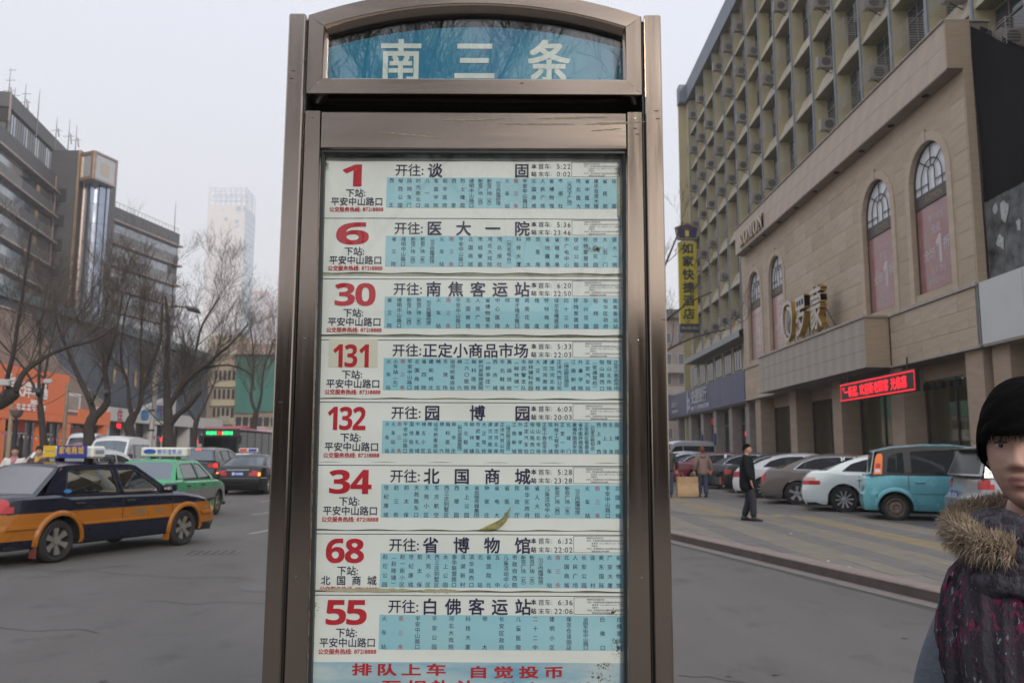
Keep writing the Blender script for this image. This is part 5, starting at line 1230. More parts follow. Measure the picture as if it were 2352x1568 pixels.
# street lamp with banners
M_gal = mat('galvanised_pole', (.55, .53, .51), .5, .3, var=.2, vscale=2)
sl = empty('street_lamp', (-18.2, 43, g(43)), 0, 'tall grey street lamp with a flat rectangular head between the trees', 'street lamp')
z0 = g(43); MB().tube([(0, 0, 0), (.03, 0, 1.9), (.16, 0, 5.1), (.36, 0, 8.2), (.42, 0, 8.7), (.60, 0, 8.93), (1.35, 0, 8.83), (1.75, 0, 8.75)], [.14, .125, .10, .085, .075, .06, .05, .04], 12).build('pole', M_gal, sl, smooth=True)
m = MB(); m.xf = Matrix.Translation((1.75, 0, 8.72)) @ Matrix.Rotation(radians(14), 4, 'Y') @ Matrix.Rotation(radians(-16), 4, 'X'); m.bbox(-.28, .42, -.28, .28, -.05, .05, .015); m.build('lamp_head', mat('lamp_grey', (.22, .23, .24), .45), sl)
for z_ in (2.5, 3.5): MB().lathe([(.15, z_), (.16, z_ + .04), (.15, z_ + .08)], 12, c=(.05, 0, 0)).build('clamp_band', M_dark, sl)
bn = empty('pole_banner', (-17.95, 43, 3.36), 0, 'blue street banner with red characters on the right of the lamp pole', 'banner', 'banners on the street lamp')
M_ban = mat('blue_banner_print', (.06, .16, .40), .6, col2=(.16, .36, .60), vscale=3); M_bgr = mat('banner_green', (.10, .28, .05), .6)
MB().box(0, .42, 0, .02, .14, .80).build('cloth', M_ban, bn); MB().box(0, .42, -.001, .021, 0, .137).build('grass_strip', M_bgr, bn)
m = MB(); [put_glyph(m, ch, .21, .70 - .15 * i, .14, .13, .04, lambda x, z, d: (x, -.004, z)) for i, ch in enumerate('文明城市')]; m.build('banner_characters', M_rb, bn)
MB().box(-.1, 0, 0, .02, .74, .77).build('arm', M_dark, bn)
b2 = empty('pole_banner', (-18.55, 43, 3.38), 0, 'blue rounded street banner on the left of the lamp pole', 'banner', 'banners on the street lamp')
m = MB(); m.prism(round_poly([(-.18, .0), (.22, .0), (.22, .55), (-.18, .55)], .18), lambda p: (p[0], 0, p[1]), lambda p: (p[0], .02, p[1])); m.build('cloth', M_ban, b2); MB().box(.2, .5, 0, .02, .4, .43).build('arm', M_dark, b2)
gl_ = empty('globe_lamp_post', (-22.1, 38, g(38) + .1), 0, 'dark lamp post with an upturned bowl shade in front of the orange shop', 'lamp post')
MB().lathe([(.14, 0), (.13, .2), (.10, .3), (.09, 2.6), (.13, 2.75), (.06, 2.8), (.06, 2.86)], 14).build('post', mat('dark_green_iron', (.015, .02, .022), .5), gl_, smooth=True)
MB().lathe([(.05, 2.86), (.16, 2.9), (.25, 3.05), (.285, 3.2), (.29, 3.22), (.25, 3.24), (0, 3.25)], 18).build('bowl', mat('bowl_shade', (.13, .10, .09), .4), gl_, smooth=True)
M_bp = mat('tan_pole_paint', (.30, .215, .145), .7, var=.2)
for x, h_, lb in ((-29.4, 5.1, 'tan pole behind the dark bowl lamp post'), (-26.2, 5.5, 'tan pole at the right edge of the orange shop')):
    p_ = MB().tube([(0, 0, 0), (0, 0, h_ * .5), (0, 0, h_)], [.13, .12, .10], 10).build('tan_pole', M_bp, None, smooth=True, loc=(x, 50, g(50) + .1 - .2)); tag(p_, lb, 'pole', 'tan poles in front of the orange shop')
# long low rack of parked cycles as a tangle, with bunting over it
bt = empty('bunting_string', (-30, 55, g(55)), 0, 'string of small purple and white bunting flags sagging in front of the orange shop', 'bunting')
m, mw = MB(), MB(); M_bun = mat('purple_bunting', (.28, .10, .26), .7)
for i in range(60):
    t = i / 59; x, z = -8 + 16 * t, 2.9 - 1.3 * t + .9 * (2 * t - 1) ** 2
    (m if i % 3 else mw).add([(x, 0, z), (x + .16, 0, z - .01), (x + .08, 0, z - .24)], [(0, 1, 2)])
m.build('flag', M_bun, bt); mw.build('flag', M_wfas, bt); MB().tube([(-8 + 16 * t / 12, 0, 2.9 - 1.3 * t / 12 + .9 * (2 * t / 12 - 1) ** 2) for t in range(13)], .012, 4).build('cord', M_dark, bt)
# overhead cables on the left
m = MB()
for (a, b, s_) in (((-29.4, 50, 4.6), (-26.2, 50, 5.3), .5), ((-26.2, 50, 5.4), (-19.0, 42, 5.2), .6), ((-36, 50, 5.2), (-29.4, 50, 5.0), .5)):
    m.tube([tuple(a[k] + (b[k] - a[k]) * t / 10 - (s_ * (1 - (t / 5 - 1) ** 2) if k == 2 else 0) for k in range(3)) for t in range(11)], .015, 4, caps=False)
tag(m.build('overhead_cable', M_dark), 'thin sagging cable strung between the tan poles and the trees', 'cable')

# ================================================================== behind the camera: what the glass and the steel reflect
rb = empty('brown_block_opposite', (0, 0, 0), 0, 'dark brown brick block opposite, seen only as a reflection in the steel posts', 'office block')
M_brk = mat('dark_brown_brick', (.050, .036, .030), .85, var=.3, vscale=1)
MB().box(-60, 60, -34, -28, 0, 7.2).build('wall', M_brk, rb)
for i in range(24):
    for z_ in (1.2, 4.6):
        f_ = MB().box(-58 + 5 * i, -55.6 + 5 * i, -27.99, -27.93, z_, z_ + 1.9).build('window_frame', M_wfr, rb); MB().box(-57.9 + 5 * i, -55.7 + 5 * i, -27.93, -27.9, z_ + .1, z_ + 1.8).build('pane', M_ribd, f_)
for (x_, y_, sd, lb) in ((-3.4, -10, 31, 'bare tree seen only as a reflection in the left half of the blue header'), (.9, -12, 32, 'bare tree seen only as a reflection in the right half of the blue header')):
    tree(lb, (x_, y_, 0), [(P3([(x_, 0), (x_ + .1, 2.5), (x_ + .2, 4.2)], y_), .16, .11, 0)] +
        [(P3([(x_ + .2, 4.1), (x_ + .2 + a * .35, 5.6), (x_ + .2 + a * .8, 7.2), (x_ + .2 + a * 1.1, 9.0)], y_, dy), .07, .02, 13) for a, dy in ((-3.2, 1), (-1.2, -1), (.8, 1), (3.0, 0), (2.0, 1.5))], sd, L0=1.9, dens=1.05)

# ------------------------------------------------------------------ winter haze
hz = MB().box(-560, 115, -55, 1600, -1.0, 440).build('haze', None)
mh = bpy.data.materials.new('haze_air'); mh.use_nodes = True; th = mh.node_tree; th.nodes.clear()
vo = th.nodes.new('ShaderNodeVolumePrincipled'); oo = th.nodes.new('ShaderNodeOutputMaterial'); th.links.new(vo.outputs[0], oo.inputs['Volume'])
vo.inputs['Color'].default_value = (.995, .99, 1, 1); vo.inputs['Density'].default_value = .00058; vo.inputs['Anisotropy'].default_value = .2
hz.data.materials.clear(); hz.data.materials.append(mh); hz['kind'] = 'stuff'
# ================================================================== vehicles
def paint(name, col, rough=.28, metal=.0, coat=.6): return mat(name, col, rough, metal, coat=coat, rvar=.05, vscale=2, var=.04)
M_tyre = mat('tyre_rubber', (.022, .021, .021), .85, var=.2, vscale=8)
M_rim = mat('alloy_rim', (.42, .42, .43), .35, .8); M_rimd = mat('dusty_alloy_rim', (.26, .245, .225), .5, .5, var=.2, vscale=8); M_rims = mat('rusty_steel_rim', (.20, .155, .125), .6, .3, var=.3, vscale=12)
M_blk = mat('black_plastic', (.016, .016, .017), .55); M_under2 = mat('underbody_black', (.008, .008, .008), .9)
M_cglass = glass_mat('car_glass', (.24, .27, .28), .75, .02, .01)
M_cgdk2 = glass_mat('shaded_car_glass', (.20, .22, .23), .35, .01, .02)
M_cgdark = mat('tinted_car_glass', (.022, .025, .03), .07, spec=.7)
M_cgsky = mat('sky_mirroring_glass', (.13, .16, .19), .10, .35, spec=.8)
M_seat = mat('car_seat', (.05, .048, .05), .8)
M_chrome = mat('chrome_trim', (.62, .63, .65), .18, 1.)
M_tlr = mat('red_tail_lamp', (.38, .012, .015), .2, coat=.5); M_tlo = mat('lit_tail_lamp', (.9, .05, .03), .3, emit=(1, .02, .01), estr=1.7); M_tla = mat('amber_lamp_lens', (.75, .16, .02), .25, coat=.5)
M_tly = mat('lit_amber_lamp', (1, .3, .05), .3, emit=(1, .25, .02), estr=2.2)
M_hl = mat('headlamp_glass', (.55, .56, .58), .12, .2, coat=.6)
M_plate = mat('blue_number_plate', (.03, .09, .34), .4); M_pltx = mat('plate_white_text', (.75, .77, .8), .5)
def lerp(a, b, t): return a + (b - a) * t
def interp(tab, x):
    if x <= tab[0][0]: return tab[0][1]
    for (a, va), (b, vb) in zip(tab, tab[1:]):
        if x <= b: return va + (vb - va) * (x - a) / (b - a)
    return tab[-1][1]
def sstep(t): t = max(0, min(1, t)); return t * t * (3 - 2 * t)
class Car:
    def __init__(s, name, label, loc, heading, spec, group=None, cat='car'):
        s.p = dict(L0=-2.1, L1=2.2, wb=2.6, w=.86, zb=.22, tr=.31, tw=.19, arch=.37, rin=(.05, .06, .12), fin=(.05, .08, .14), rim=M_rim, spokes=5, roofc=.035)
        s.p.update(spec); s.root = empty(name, loc, heading, label, cat, group); s.body(); s.house(); s.wheels()
    def wx(s, x):
        p = s.p; w = p['w']
        e = 1 - .10 * sstep((x - (p['L1'] - .75)) / .75) - .07 * sstep(((p['L0'] + .6) - x) / .6)
        e -= .06 * sstep((x - (p['L1'] - .16)) / .16) + .05 * sstep(((p['L0'] + .12) - x) / .12)
        return w * e
    def yz(s, x, z):
        w = s.wx(x); d = (z - .62)
        return w - (.16 * d * d if d < 0 else .22 * d * d) - (.03 * max(0, .30 - z) / .1 if z < .3 else 0)
    def xs_(s, x, z):                              # shear of the ends: how far the face is inset at height z
        p = s.p
        f = interp(p['front_face'], z) * sstep((x - (p['L1'] - .5)) / .5); r = interp(p['rear_face'], z) * sstep(((p['L0'] + .45) - x) / .45)
        return x - f + r
    def body(s):
        p = s.p; L0, L1, R = p['L0'], p['L1'], p['arch']; ax = [p.get('ax0', -p['wb'] / 2), p.get('ax1', p['wb'] / 2)]
        st = set([L0, L0 + .03, L0 + .08, L0 + .16, L0 + .3, L1, L1 - .03, L1 - .08, L1 - .16, L1 - .3])
        x = L0 + .45
        while x < L1 - .4: st.add(round(x, 3)); x += .17
        for a in ax:
            st = {q for q in st if abs(q - a) > R + .03 or q in (L0, L1)}
            for k in range(13): st.add(a - R * cos(pi * k / 12))
            st.add(a - R - .004); st.add(a + R + .004)
        st |= set(p.get('xcuts', ()))
        st = sorted(st); lv = sorted(set(list(p.get('levels', ())) + [p['zb'], .30, .40, .50, .58, .66, .74, .82, .90, .98, 1.06, 1.14]))
        top = max(z for _, z in p['deck']); lv = [l for l in lv if l < top + .2]
        sh = [(.012, -.045), (.035, -.016), (.085, 0), (.25, .008), (.5, .016), (1, .022)]
        rings = []
        for x in st:
            zt = interp(p['deck'], x); zb = p['zb']
            for a in ax:
                if abs(x - a) < R: zb = max(zb, p['tr'] + sqrt(max(0, R * R - (x - a) ** 2)))
            side = []
            ys = []
            for l in lv:
                z = min(max(l, zb), zt - .05); side.append((s.yz(x, z), z))
            y0 = s.yz(x, zt - .05)
            for f, dz in sh: side.append((y0 * (1 - f) if f > .2 else y0 - f, zt + dz * (1 if f < .2 else 1)))
            ring = [(s.xs_(x, z), y, z) for y, z in side] + [(s.xs_(x, z), -y, z) for y, z in side[::-1][1:]]
            rings.append(ring)
        n = len(rings[0]); faces = []; vs = [q for r in rings for q in r]
        for i in range(len(rings) - 1):
            for j in range(n - 1):
                a = i * n + j; q = (a, a + n, a + n + 1, a + 1)
                pts = [vs[k] for k in q]
                if len({tuple(round(c, 5) for c in t) for t in pts}) >= 3: faces.append(q)
        capf = []
        for i, sg in ((0, -1), (len(rings) - 1, 1)):
            r = rings[i]; m_ = len(lv) + 3
            fr = [1, .9, .8, .66, .5, .3, 0, -.3, -.5, -.66, -.8, -.9, -1]
            prev = None
            for j in range(m_):
                x_, y_, z_ = r[j]; row = []
                for f in fr: vs.append((x_ + sg * .035 * (1 - f * f), y_ * f, z_)); row.append(len(vs) - 1)
                if prev and z_ - vs[prev[0]][2] > 1e-4:
                    for k in range(len(fr) - 1):
                        capf.append((prev[k], prev[k + 1], row[k + 1], row[k]))
                prev = row
            row2 = [len(vs) + k for k in range(len(fr))]
            for f in fr: vs.append((r[n // 2][0], r[m_ - 1][1] * f, r[n // 2][2]))
            for k in range(len(fr) - 1): capf.append((prev[k], prev[k + 1], row2[k + 1], row2[k]))
        s.vs = vs; pieces = p.get('pieces', []); got = [[] for _ in pieces]; main = []; mid = []
        cols = p.get('colours', [])
        for f in faces + capf:
            c = [sum(vs[k][q] for k in f) / len(f) for q in range(3)]
            hit = False
            for gi, pc in enumerate(pieces):
                if pc[2](c[0], abs(c[1]), c[2], c[1]): got[gi].append(f); hit = True; break
            if hit and not pieces[gi][3]: pass
            mi = 0
            for ci, (mm, fn) in enumerate(cols):
                if fn(c[0], abs(c[1]), c[2]): mi = ci + 1; break
            main.append(f); mid.append(mi)
        mb = MB(); mb.v = vs; mb.f = main; mb.m = mid
        s.body_o = mb.build('body', None, s.root, smooth=True, mats=[p['paint']] + [c[0] for c in cols], angle=38)
        me = s.body_o.data
        for gi, pc in enumerate(pieces):
            if not got[gi]: continue
            for sgn in (1, -1) if pc[3] else (0,):
                fs = [f for f in got[gi] if sgn == 0 or sum(vs[k][1] for k in f) * sgn > 0]
                if not fs: continue
                used = sorted({k for f in fs for k in f}); idx = {k: i for i, k in enumerate(used)}
                off = .006
                V = []
                for k in used:
                    v = vs[k]; cx = 1 if v[0] > 0 else -1
                    V.append((v[0] + cx * off * (1 if abs(v[0]) > min(-L0, L1) - .5 else 0), v[1] + (off if v[1] > 0 else -off), v[2]))
                mb = MB(); mb.add(V, [tuple(idx[k] for k in f) for f in fs]); mb.build(pc[0], pc[1], s.root, smooth=True)
        # underside and dark wheel wells
        m = MB(); wi = p['w'] - p['tw'] - .10
        m.box(L0 + .12, L1 - .14, -wi, wi, p['zb'] - .04, .62)
        for a0, a1 in ((L0 + .12, ax[0] - R), (ax[0] + R, ax[1] - R), (ax[1] + R, L1 - .16)): m.box(a0, a1, -p['w'] + .06, p['w'] - .06, p['zb'] - .02, p['zb'] + .05)
        for a in ax:
            for sy in (-1, 1):
                m.box(a - R - .01, a - R + .0, sy * wi, sy * (p['w'] - .03), p['zb'], .6); m.box(a + R, a + R + .01, sy * wi, sy * (p['w'] - .03), p['zb'], .6)
                m.loft([[(a - (R + .004) * cos(pi * k / 10), y, p['tr'] + (R + .004) * sin(pi * k / 10)) for k in range(11)] for y in (sy * wi, sy * (p['w'] - .035))], False)
        m.build('underbody', M_under2, s.root)
    def side(s, z):                                 # half width of the greenhouse at height z
        p = s.p; t = max(0, (z - p['belt']) / (p['roof'] - p['belt'])); return lerp(p['wg'], p['wr'], t ** 1.25)
    def house(s):
        p = s.p; out = p['outline']                 # list (x, z) from rear base over the roof to the front base
        zb, zr = p['belt'], p['roof']; G = p.get('glass', M_cglass)
        wins = [round_poly(w_, .035) for w_ in p['windows']]
        for sy in (-1, 1):
            f = lambda q, o=0.: (q[0], sy * (s.side(q[1]) + o), q[1])
            m = MB(); m.poly(out, wins, f); m.build('side_frame', p['paint'] if not p.get('dark_pillars') else M_blk, s.root)
            for w_ in wins:
                m = MB(); m.poly(w_, (), lambda q: (q[0], sy * (s.side(q[1]) - .012), q[1])); m.build('side_window', G, s.root)
                if p.get('seal', 1):
                    i_ = w_; c = (sum(a for a, _ in w_) / len(w_), sum(b for _, b in w_) / len(w_))
                    o_ = [(c[0] + (a - c[0]) * 1.035 + (.012 if a > c[0] else -.012), c[1] + (b - c[1]) * 1.05) for a, b in w_]
                    m = MB(); m.loft([[f(o_[k], .003), f(i_[k], .003)] for k in range(len(w_))] + [[f(o_[0], .003), f(i_[0], .003)]], False); m.build('window_seal', p.get('sealm', M_blk), s.root)
        # roof skin
        top = p['rooftop']                           # (x, z) rear to front along the crown edge
        m = MB(); rr = []
        for x, z in top:
            w_ = s.side(z); rr.append([(x, w_ * v, z + p['roofc'] * (1 - v * v) ** .7) for v in (1, .96, .88, .7, .45, .2, 0, -.2, -.45, -.7, -.88, -.96, -1)])
        m.loft(rr, False); m.build('roof', p.get('roofm', p['paint']), s.root, smooth=True)
        # screens
        for nm, (xb, zb_), (xt, zt_), bul in (('windscreen', p['ws'][0], p['ws'][1], .10), ('rear_window', p['rs'][0], p['rs'][1], -.07)):
            def W(u, v, o=0.):
                z = lerp(zb_, zt_, v); x = lerp(xb, xt, v)
                wd_ = lerp(s.side(zb_) , s.side(zt_), v); e = bul * (1 - u * u) * (1 - .4 * v)
                return (x + e + (o if bul > 0 else -o), wd_ * u, z + (p['roofc'] * (1 - u * u) ** .7 * v))
            U = [-1, -.88, -.6, -.3, 0, .3, .6, .88, 1]; Vv = [0, .06, .35, .65, .92, 1]
            gm, fm_ = MB(), MB()
            P = [[W(u, v) for u in U] for v in Vv]; vv = [q for r in P for q in r]; n = len(U)
            gf, ff = [], []
            for i in range(len(Vv) - 1):
                for j in range(n - 1):
                    q = (i * n + j, i * n + j + 1, (i + 1) * n + j + 1, (i + 1) * n + j)
                    (gf if 0 < i < len(Vv) - 2 and 0 < j < n - 2 else ff).append(q)
            fm_.add(vv, ff); fm_.build('screen_frame', p['paint'], s.root, smooth=True); gm.add(vv, gf)
            gm.build(nm, p.get('rglass', G) if bul < 0 else p.get('fglass', G), s.root, smooth=True)
        # cabin
        if p.get('seats', 1):
            m = MB(); xs0 = p['outline'][0][0] + .55
            m.box(p['outline'][0][0] + .15, p['outline'][-1][0] - .15, -s.side(zb) + .05, s.side(zb) - .05, zb - .1, zb - .03)
            for x in (0.35 + p.get('seatx', 0), -.75 + p.get('seatx', 0)):
                for y in (-.36, .36): m.bbox(x - .12, x + .02, y - .24, y + .24, zb - .1, zb + .16, .04); m.bbox(x - .1, x, y - .13, y + .13, zb + .18, zb + .34, .03)
            m.box(p['outline'][-1][0] - .65, p['outline'][-1][0] - .2, -s.side(zb) + .08, s.side(zb) - .08, zb - .05, zb + .05)
            m.build('seats', M_seat, s.root)
    def wheels(s):
        p = s.p; r, tw = p['tr'], p['tw']; ax = [p.get('ax0', -p['wb'] / 2), p.get('ax1', p['wb'] / 2)]; ri = r * p.get('rimr', .71)
        ty = MB().lathe([(ri - .01, -tw / 2 + .02), (r - .045, -tw / 2), (r - .012, -tw / 2 + .02), (r, -tw / 2 + .045), (r, tw / 2 - .045), (r - .012, tw / 2 - .02), (r - .045, tw / 2), (ri - .004, tw / 2 - .012)], 28, 'Y')
        rm = MB().lathe([(ri, tw / 2 - .010), (ri - .012, tw / 2 - .004), (ri - .022, tw / 2 - .02), (ri - .03, tw / 2 - .07), (.05, tw / 2 - .08)], 26, 'Y')
        k = p['spokes']; sp_ = MB()
        if k:
            for i in range(k):
                a = 2 * pi * i / k; ca, sa = cos(a), sin(a); wd1, wd2 = p.get('spw', (.035, .05))
                Pp = [(.035, wd1), (ri * .5, wd1 * 1.0), (ri - .015, wd2)]
                top, bot = [], []
                for rr_, ww in Pp:
                    for sgn in (-1, 1): top.append((rr_ * ca - sgn * ww * sa, tw / 2 - .018 - .02 * (1 - rr_ / ri), rr_ * sa + sgn * ww * ca))
                sp_.add(top, [(0, 1, 3, 2), (2, 3, 5, 4)]); sp_.add(top + [(x, y - .03, z) for x, y, z in top], [(0, 2, 8, 6), (2, 4, 10, 8), (1, 3, 9, 7), (3, 5, 11, 9)])
            sp_.lathe([(.055, tw / 2 - .03), (.05, tw / 2 - .01), (.0, tw / 2 - .005)], 14, 'Y')
        else:                                        # plain pressed steel wheel
            sp_.lathe([(ri - .03, tw / 2 - .03), (ri * .72, tw / 2 - .05), (ri * .62, tw / 2 - .015), (ri * .40, tw / 2 - .012), (ri * .30, tw / 2 - .04), (.0, tw / 2 - .035)], 24, 'Y')
        me = None
        for a in ax:
            for sy in (-1, 1):
                if me is None:
                    w_ = ty.build('wheel', M_tyre, s.root, smooth=True); r_ = rm.build('rim', M_blk if k else p['rim'], w_, smooth=True); s_ = sp_.build('spokes' if k else 'wheel_disc', p['rim'], w_, smooth=not k); me = (w_.data, r_.data, s_.data)
                else:
                    w_ = link('wheel', me[0], s.root); link('rim', me[1], w_); link('spokes' if k else 'wheel_disc', me[2], w_)
                w_.location = (a, sy * (p['w'] - .03 - tw / 2), r); w_.rotation_euler = (0, random.uniform(0, 2), 0 if sy > 0 else pi)
    def bits(s, name, m_, boxes, bev=.01):
        for b in boxes: MB().bbox(*b, bev).build(name, m_, s.root)
    def mirrors(s, x, z, m_, size=(.10, .16, .11)):
        for sy in (-1, 1):
            y0 = s.side(s.p['belt']) ; a, b = sorted((sy * (y0 + .02), sy * (y0 + .02 + size[1]))); MB().bbox(x - size[0] / 2, x + size[0] / 2, a, b, z, z + size[2], .02).build('mirror', m_, s.root)
    def seams(s, lines, m_=None, w_=.007):
        m = MB()
        for pts in lines:
            for sy in (-1, 1):
                m.loft([[(x - w_ * (1 if abs(pts[0][0] - pts[-1][0]) < .3 else 0), sy * (s.yz(x, z) + .002), z - w_ * (0 if abs(pts[0][0] - pts[-1][0]) < .3 else 1)), (x + w_ * (1 if abs(pts[0][0] - pts[-1][0]) < .3 else 0), sy * (s.yz(x, z) + .002), z + w_ * (0 if abs(pts[0][0] - pts[-1][0]) < .3 else 1))] for x, z in pts], False)
        m.build('panel_seam', m_ or M_blk, s.root)
    def handles(s, pts, m_, size=(.17, .035)):
        for x, z in pts:
            for sy in (-1, 1):
                a, b = sorted((sy * (s.yz(x, z) - .01), sy * (s.yz(x, z) + .03))); MB().bbox(x - size[0] / 2, x + size[0] / 2, a, b, z, z + size[1], .01).build('handle', m_, s.root)
    def plate(s, x, z, txt, d=-1, y=0):
        o = MB().box(min(x, x + d * .01), max(x, x + d * .01), y - .22, y + .22, z, z + .14).build('number_plate', M_plate, s.root)
        m = MB(); f = (lambda a, b, k: (x + d * .013, y - a, b)) if d < 0 else (lambda a, b, k: (x + d * .013, y + a, b))
        text_line(m, txt, -.205, z + .07, .125, f, .01, width=.40); m.build('plate_characters', M_pltx, o)
    def strip(s, name, m_, x0, x1, z0, z1, off=.012, n=10):
        for sy in (-1, 1):
            m = MB(); m.loft([[(s.xs_(lerp(x0, x1, i / n), z0), sy * (s.yz(lerp(x0, x1, i / n), z0) + .001), z0), (s.xs_(lerp(x0, x1, i / n), z0), sy * (s.yz(lerp(x0, x1, i / n), z0) + off), z0 + .01), (s.xs_(lerp(x0, x1, i / n), z1), sy * (s.yz(lerp(x0, x1, i / n), z1) + off), z1 - .01), (s.xs_(lerp(x0, x1, i / n), z1), sy * (s.yz(lerp(x0, x1, i / n), z1) + .001), z1)] for i in range(n + 1)], False)
            m.build(name, m_, s.root)
    def arches(s, m_, R0=None, wd_=.07):
        p = s.p; R0 = R0 or p['arch']
        for a in (p.get('ax0', -p['wb'] / 2), p.get('ax1', p['wb'] / 2)):
            for sy in (-1, 1):
                m = MB(); rr = []
                for k in range(17):
                    t = pi * (k / 16 * 1.14 - .07); c_, s_ = cos(t), sin(t)
                    q = []
                    for rad, o in ((R0 - .005, .002), (R0 + .002, .028), (R0 + wd_ * .5, .030), (R0 + wd_, .002)):
                        x, z = a - rad * c_, max(p['tr'] + rad * s_, p['zb'] + .01); q.append((x, sy * (s.yz(x, min(z, interp(p['deck'], x) - .05)) + o), z))
                    rr.append(q)
                m.loft(rr, False); m.build('wheel_arch', m_, s.root, smooth=True)
    def roof_sign(s, x, z, cols, lines, wdt=1.0, h=.26, dpt=.26):
        o = MB().bbox(x - dpt / 2, x + dpt / 2, -wdt / 2, wdt / 2, z + .05, z + .05 + h, .03).build('roof_sign', cols[0], s.root)
        for sy in (-.3, .3): MB().box(x - .06, x + .06, sy - .04, sy + .04, z - .06, z + .05).build('sign_foot', M_blk, o)
        return o
def rear_f(tab): return tab
# ---- navy and yellow taxi, nearest
P_navy = paint('navy_paint', (.004, .005, .017), .25, coat=.35); P_yel = paint('amber_yellow_paint', (.33, .115, .008), .30, coat=.35); P_green = paint('taxi_green_paint', (.015, .28, .105), .28, coat=.4); P_grey = paint('taxi_grey_paint', (.17, .165, .165), .35)
sedan_old = dict(L0=-2.22, L1=2.12, wb=2.55, w=.85, zb=.25, tr=.30, arch=.365, belt=.905, roof=1.375, wg=.80, wr=.57, roofc=.04,
    deck=[(-2.22, .80), (-2.18, .90), (-2.05, .955), (-1.3, .965), (-1.1, .93), (.85, .91), (1.2, .90), (1.85, .80), (2.05, .735), (2.12, .66)],
    front_face=[(.2, .06), (.35, .0), (.5, .0), (.56, .05), (.75, .10)], rear_face=[(.2, .06), (.35, .0), (.52, .0), (.56, .05), (.9, .10)],
    outline=[(-1.62, .90), (-1.50, 1.00), (-1.18, 1.33), (-1.0, 1.372), (.0, 1.385), (.32, 1.36), (.98, .90)],
    rooftop=[(-1.14, 1.345), (-1.0, 1.372), (-.5, 1.383), (0, 1.383), (.25, 1.372), (.36, 1.345)],
    ws=((1.0, .895), (.34, 1.35)), rs=((-1.66, .955), (-1.12, 1.35)),
    windows=[[(-1.16, .95), (-1.02, 1.275), (-.92, 1.305), (-.20, 1.315), (-.20, .95)], [(-.08, .95), (-.08, 1.315), (.24, 1.30), (.30, 1.27), (.66, .985), (.66, .95)]],
    xcuts=(-2.14, -1.95, 1.95), levels=(.25, .36, .52, .735, .72, .56), rim=M_rimd, spokes=6, spw=(.03, .05), paint=P_navy)
sp_a = dict(sedan_old, rglass=M_cgdk2, colours=[(P_yel, lambda x, y, z: .365 < z < .725 and not (-1.0 < x < .95 and z < .52) ), (P_yel, lambda x, y, z: .52 < z < .725)],
    pieces=[('tail_lamp', M_tlr, lambda x, y, z, sy: x < -2.03 and y > .50 and .735 < z < .90, True), ('headlamp', M_hl, lambda x, y, z, sy: x > 1.98 and y > .42 and .56 < z < .70, True)])
ta = Car('taxi', 'navy over amber yellow taxi with a yellow and blue roof sign, nearest on the road', (-6.80, 13.90, .22), radians(69.4), sp_a, 'taxis on the road', 'taxi')
ta.arches(P_yel, .365, .075); ta.strip('side_moulding', P_yel, -.88, .88, .50, .545, .016); ta.strip('bumper_edge', P_yel, -2.12, -1.67, .50, .56, .03, 6); ta.strip('bumper_edge', P_yel, 1.66, 2.02, .50, .56, .03, 6)
ta.seams([[(-.14, z) for z in (.30, .45, .6, .75, .86)], [(.93, z) for z in (.45, .6, .75, .87)], [(x, .725) for x in (-2.1, -1, 0, 1, 2.0)]])
ta.strip('belt_trim', M_chrome, -1.12, .90, .872, .885, .006)
ta.handles([(-.95, .80), (.02, .80)], M_blk); ta.mirrors(.78, .93, P_navy, (.12, .20, .13))
for sx_ in (-1, 1):
    MB().box(1.275 - .40 - .0, 1.275 - .385, sx_ * .78 - .07, sx_ * .78 + .05, .13, .36).build('mud_flap', P_yel, ta.root); MB().box(-1.275 - .39, -1.275 - .375, sx_ * .78 - .07, sx_ * .78 + .05, .10, .38).build('mud_flap', mat('red_mud_flap', (.17, .05, .035), .7) if sx_ < 0 else COL.objects['mud_flap.001'].data.materials[0], ta.root)
M_logo = mat('faded_teal_lettering', (.13, .16, .12), .5)
m = MB(); text_line(m, '天津', .07, .635, .13, lambda a, b, d: (a, -(ta.yz(a, b) + .004), b), .01); text_line(m, '1028', .52, .635, .10, lambda a, b, d: (a, -(ta.yz(a, b) + .004), b), .01); m.build('door_lettering', M_logo, ta.root)
MB().bbox(1.05, 1.15, -.855, -.835, .655, .685, .005).build('side_repeater', M_hl, ta.root)
MB().add([(-1.13 + .07 * cos(a * pi / 6), -(ta.side(1.0) + .008), 1.0 + .03 * sin(a * pi / 6)) for a in range(12)], [tuple(range(12))]).build('window_sticker', mat('blue_sticker', (.05, .2, .5), .5), ta.root)
M_rs1 = mat('roof_sign_white', (.60, .60, .56), .4); M_rsy = mat('roof_sign_yellow', (.70, .45, .02), .45); M_rsb = mat('roof_sign_blue', (.025, .035, .28), .45)
o = ta.roof_sign(-.35, 1.42, (M_rs1,), None, 1.03, .19, .28)
for (y0, y1, z0, z1, mm) in ((.24, .49, 1.585, 1.665, M_rsy), (.24, .49, 1.485, 1.565, M_rsy), (-.42, .20, 1.485, 1.665, M_rsb)): MB().box(-.508, -.502, y0, y1, z0, z1).build('sign_print', mm, o)
m = MB(); text_line(m, '家电商城', -.16, 1.595, .125, lambda a, b, d: (-.510, -a, b), .02, width=.52); m.build('sign_characters', M_rsy, o)
MB().box(-.44, -.28, -.531, -.526, 1.55, 1.60).build('sign_print', mat('grey_blue_print', (.2, .26, .36), .5), o)
MB().lathe([(0, 1.40), (.05, 1.41), (.045, 1.47), (0, 1.485)], 10, c=(.0, -.42, 0)).build('roof_knob', M_blk, ta.root)
MB().add([ta_v for ta_v in [(-1.64, -.55, 1.02), (-1.50, -.50, 1.13), (-1.50, .5, 1.13), (-1.64, .55, 1.02)]], [(0, 1, 2, 3)])
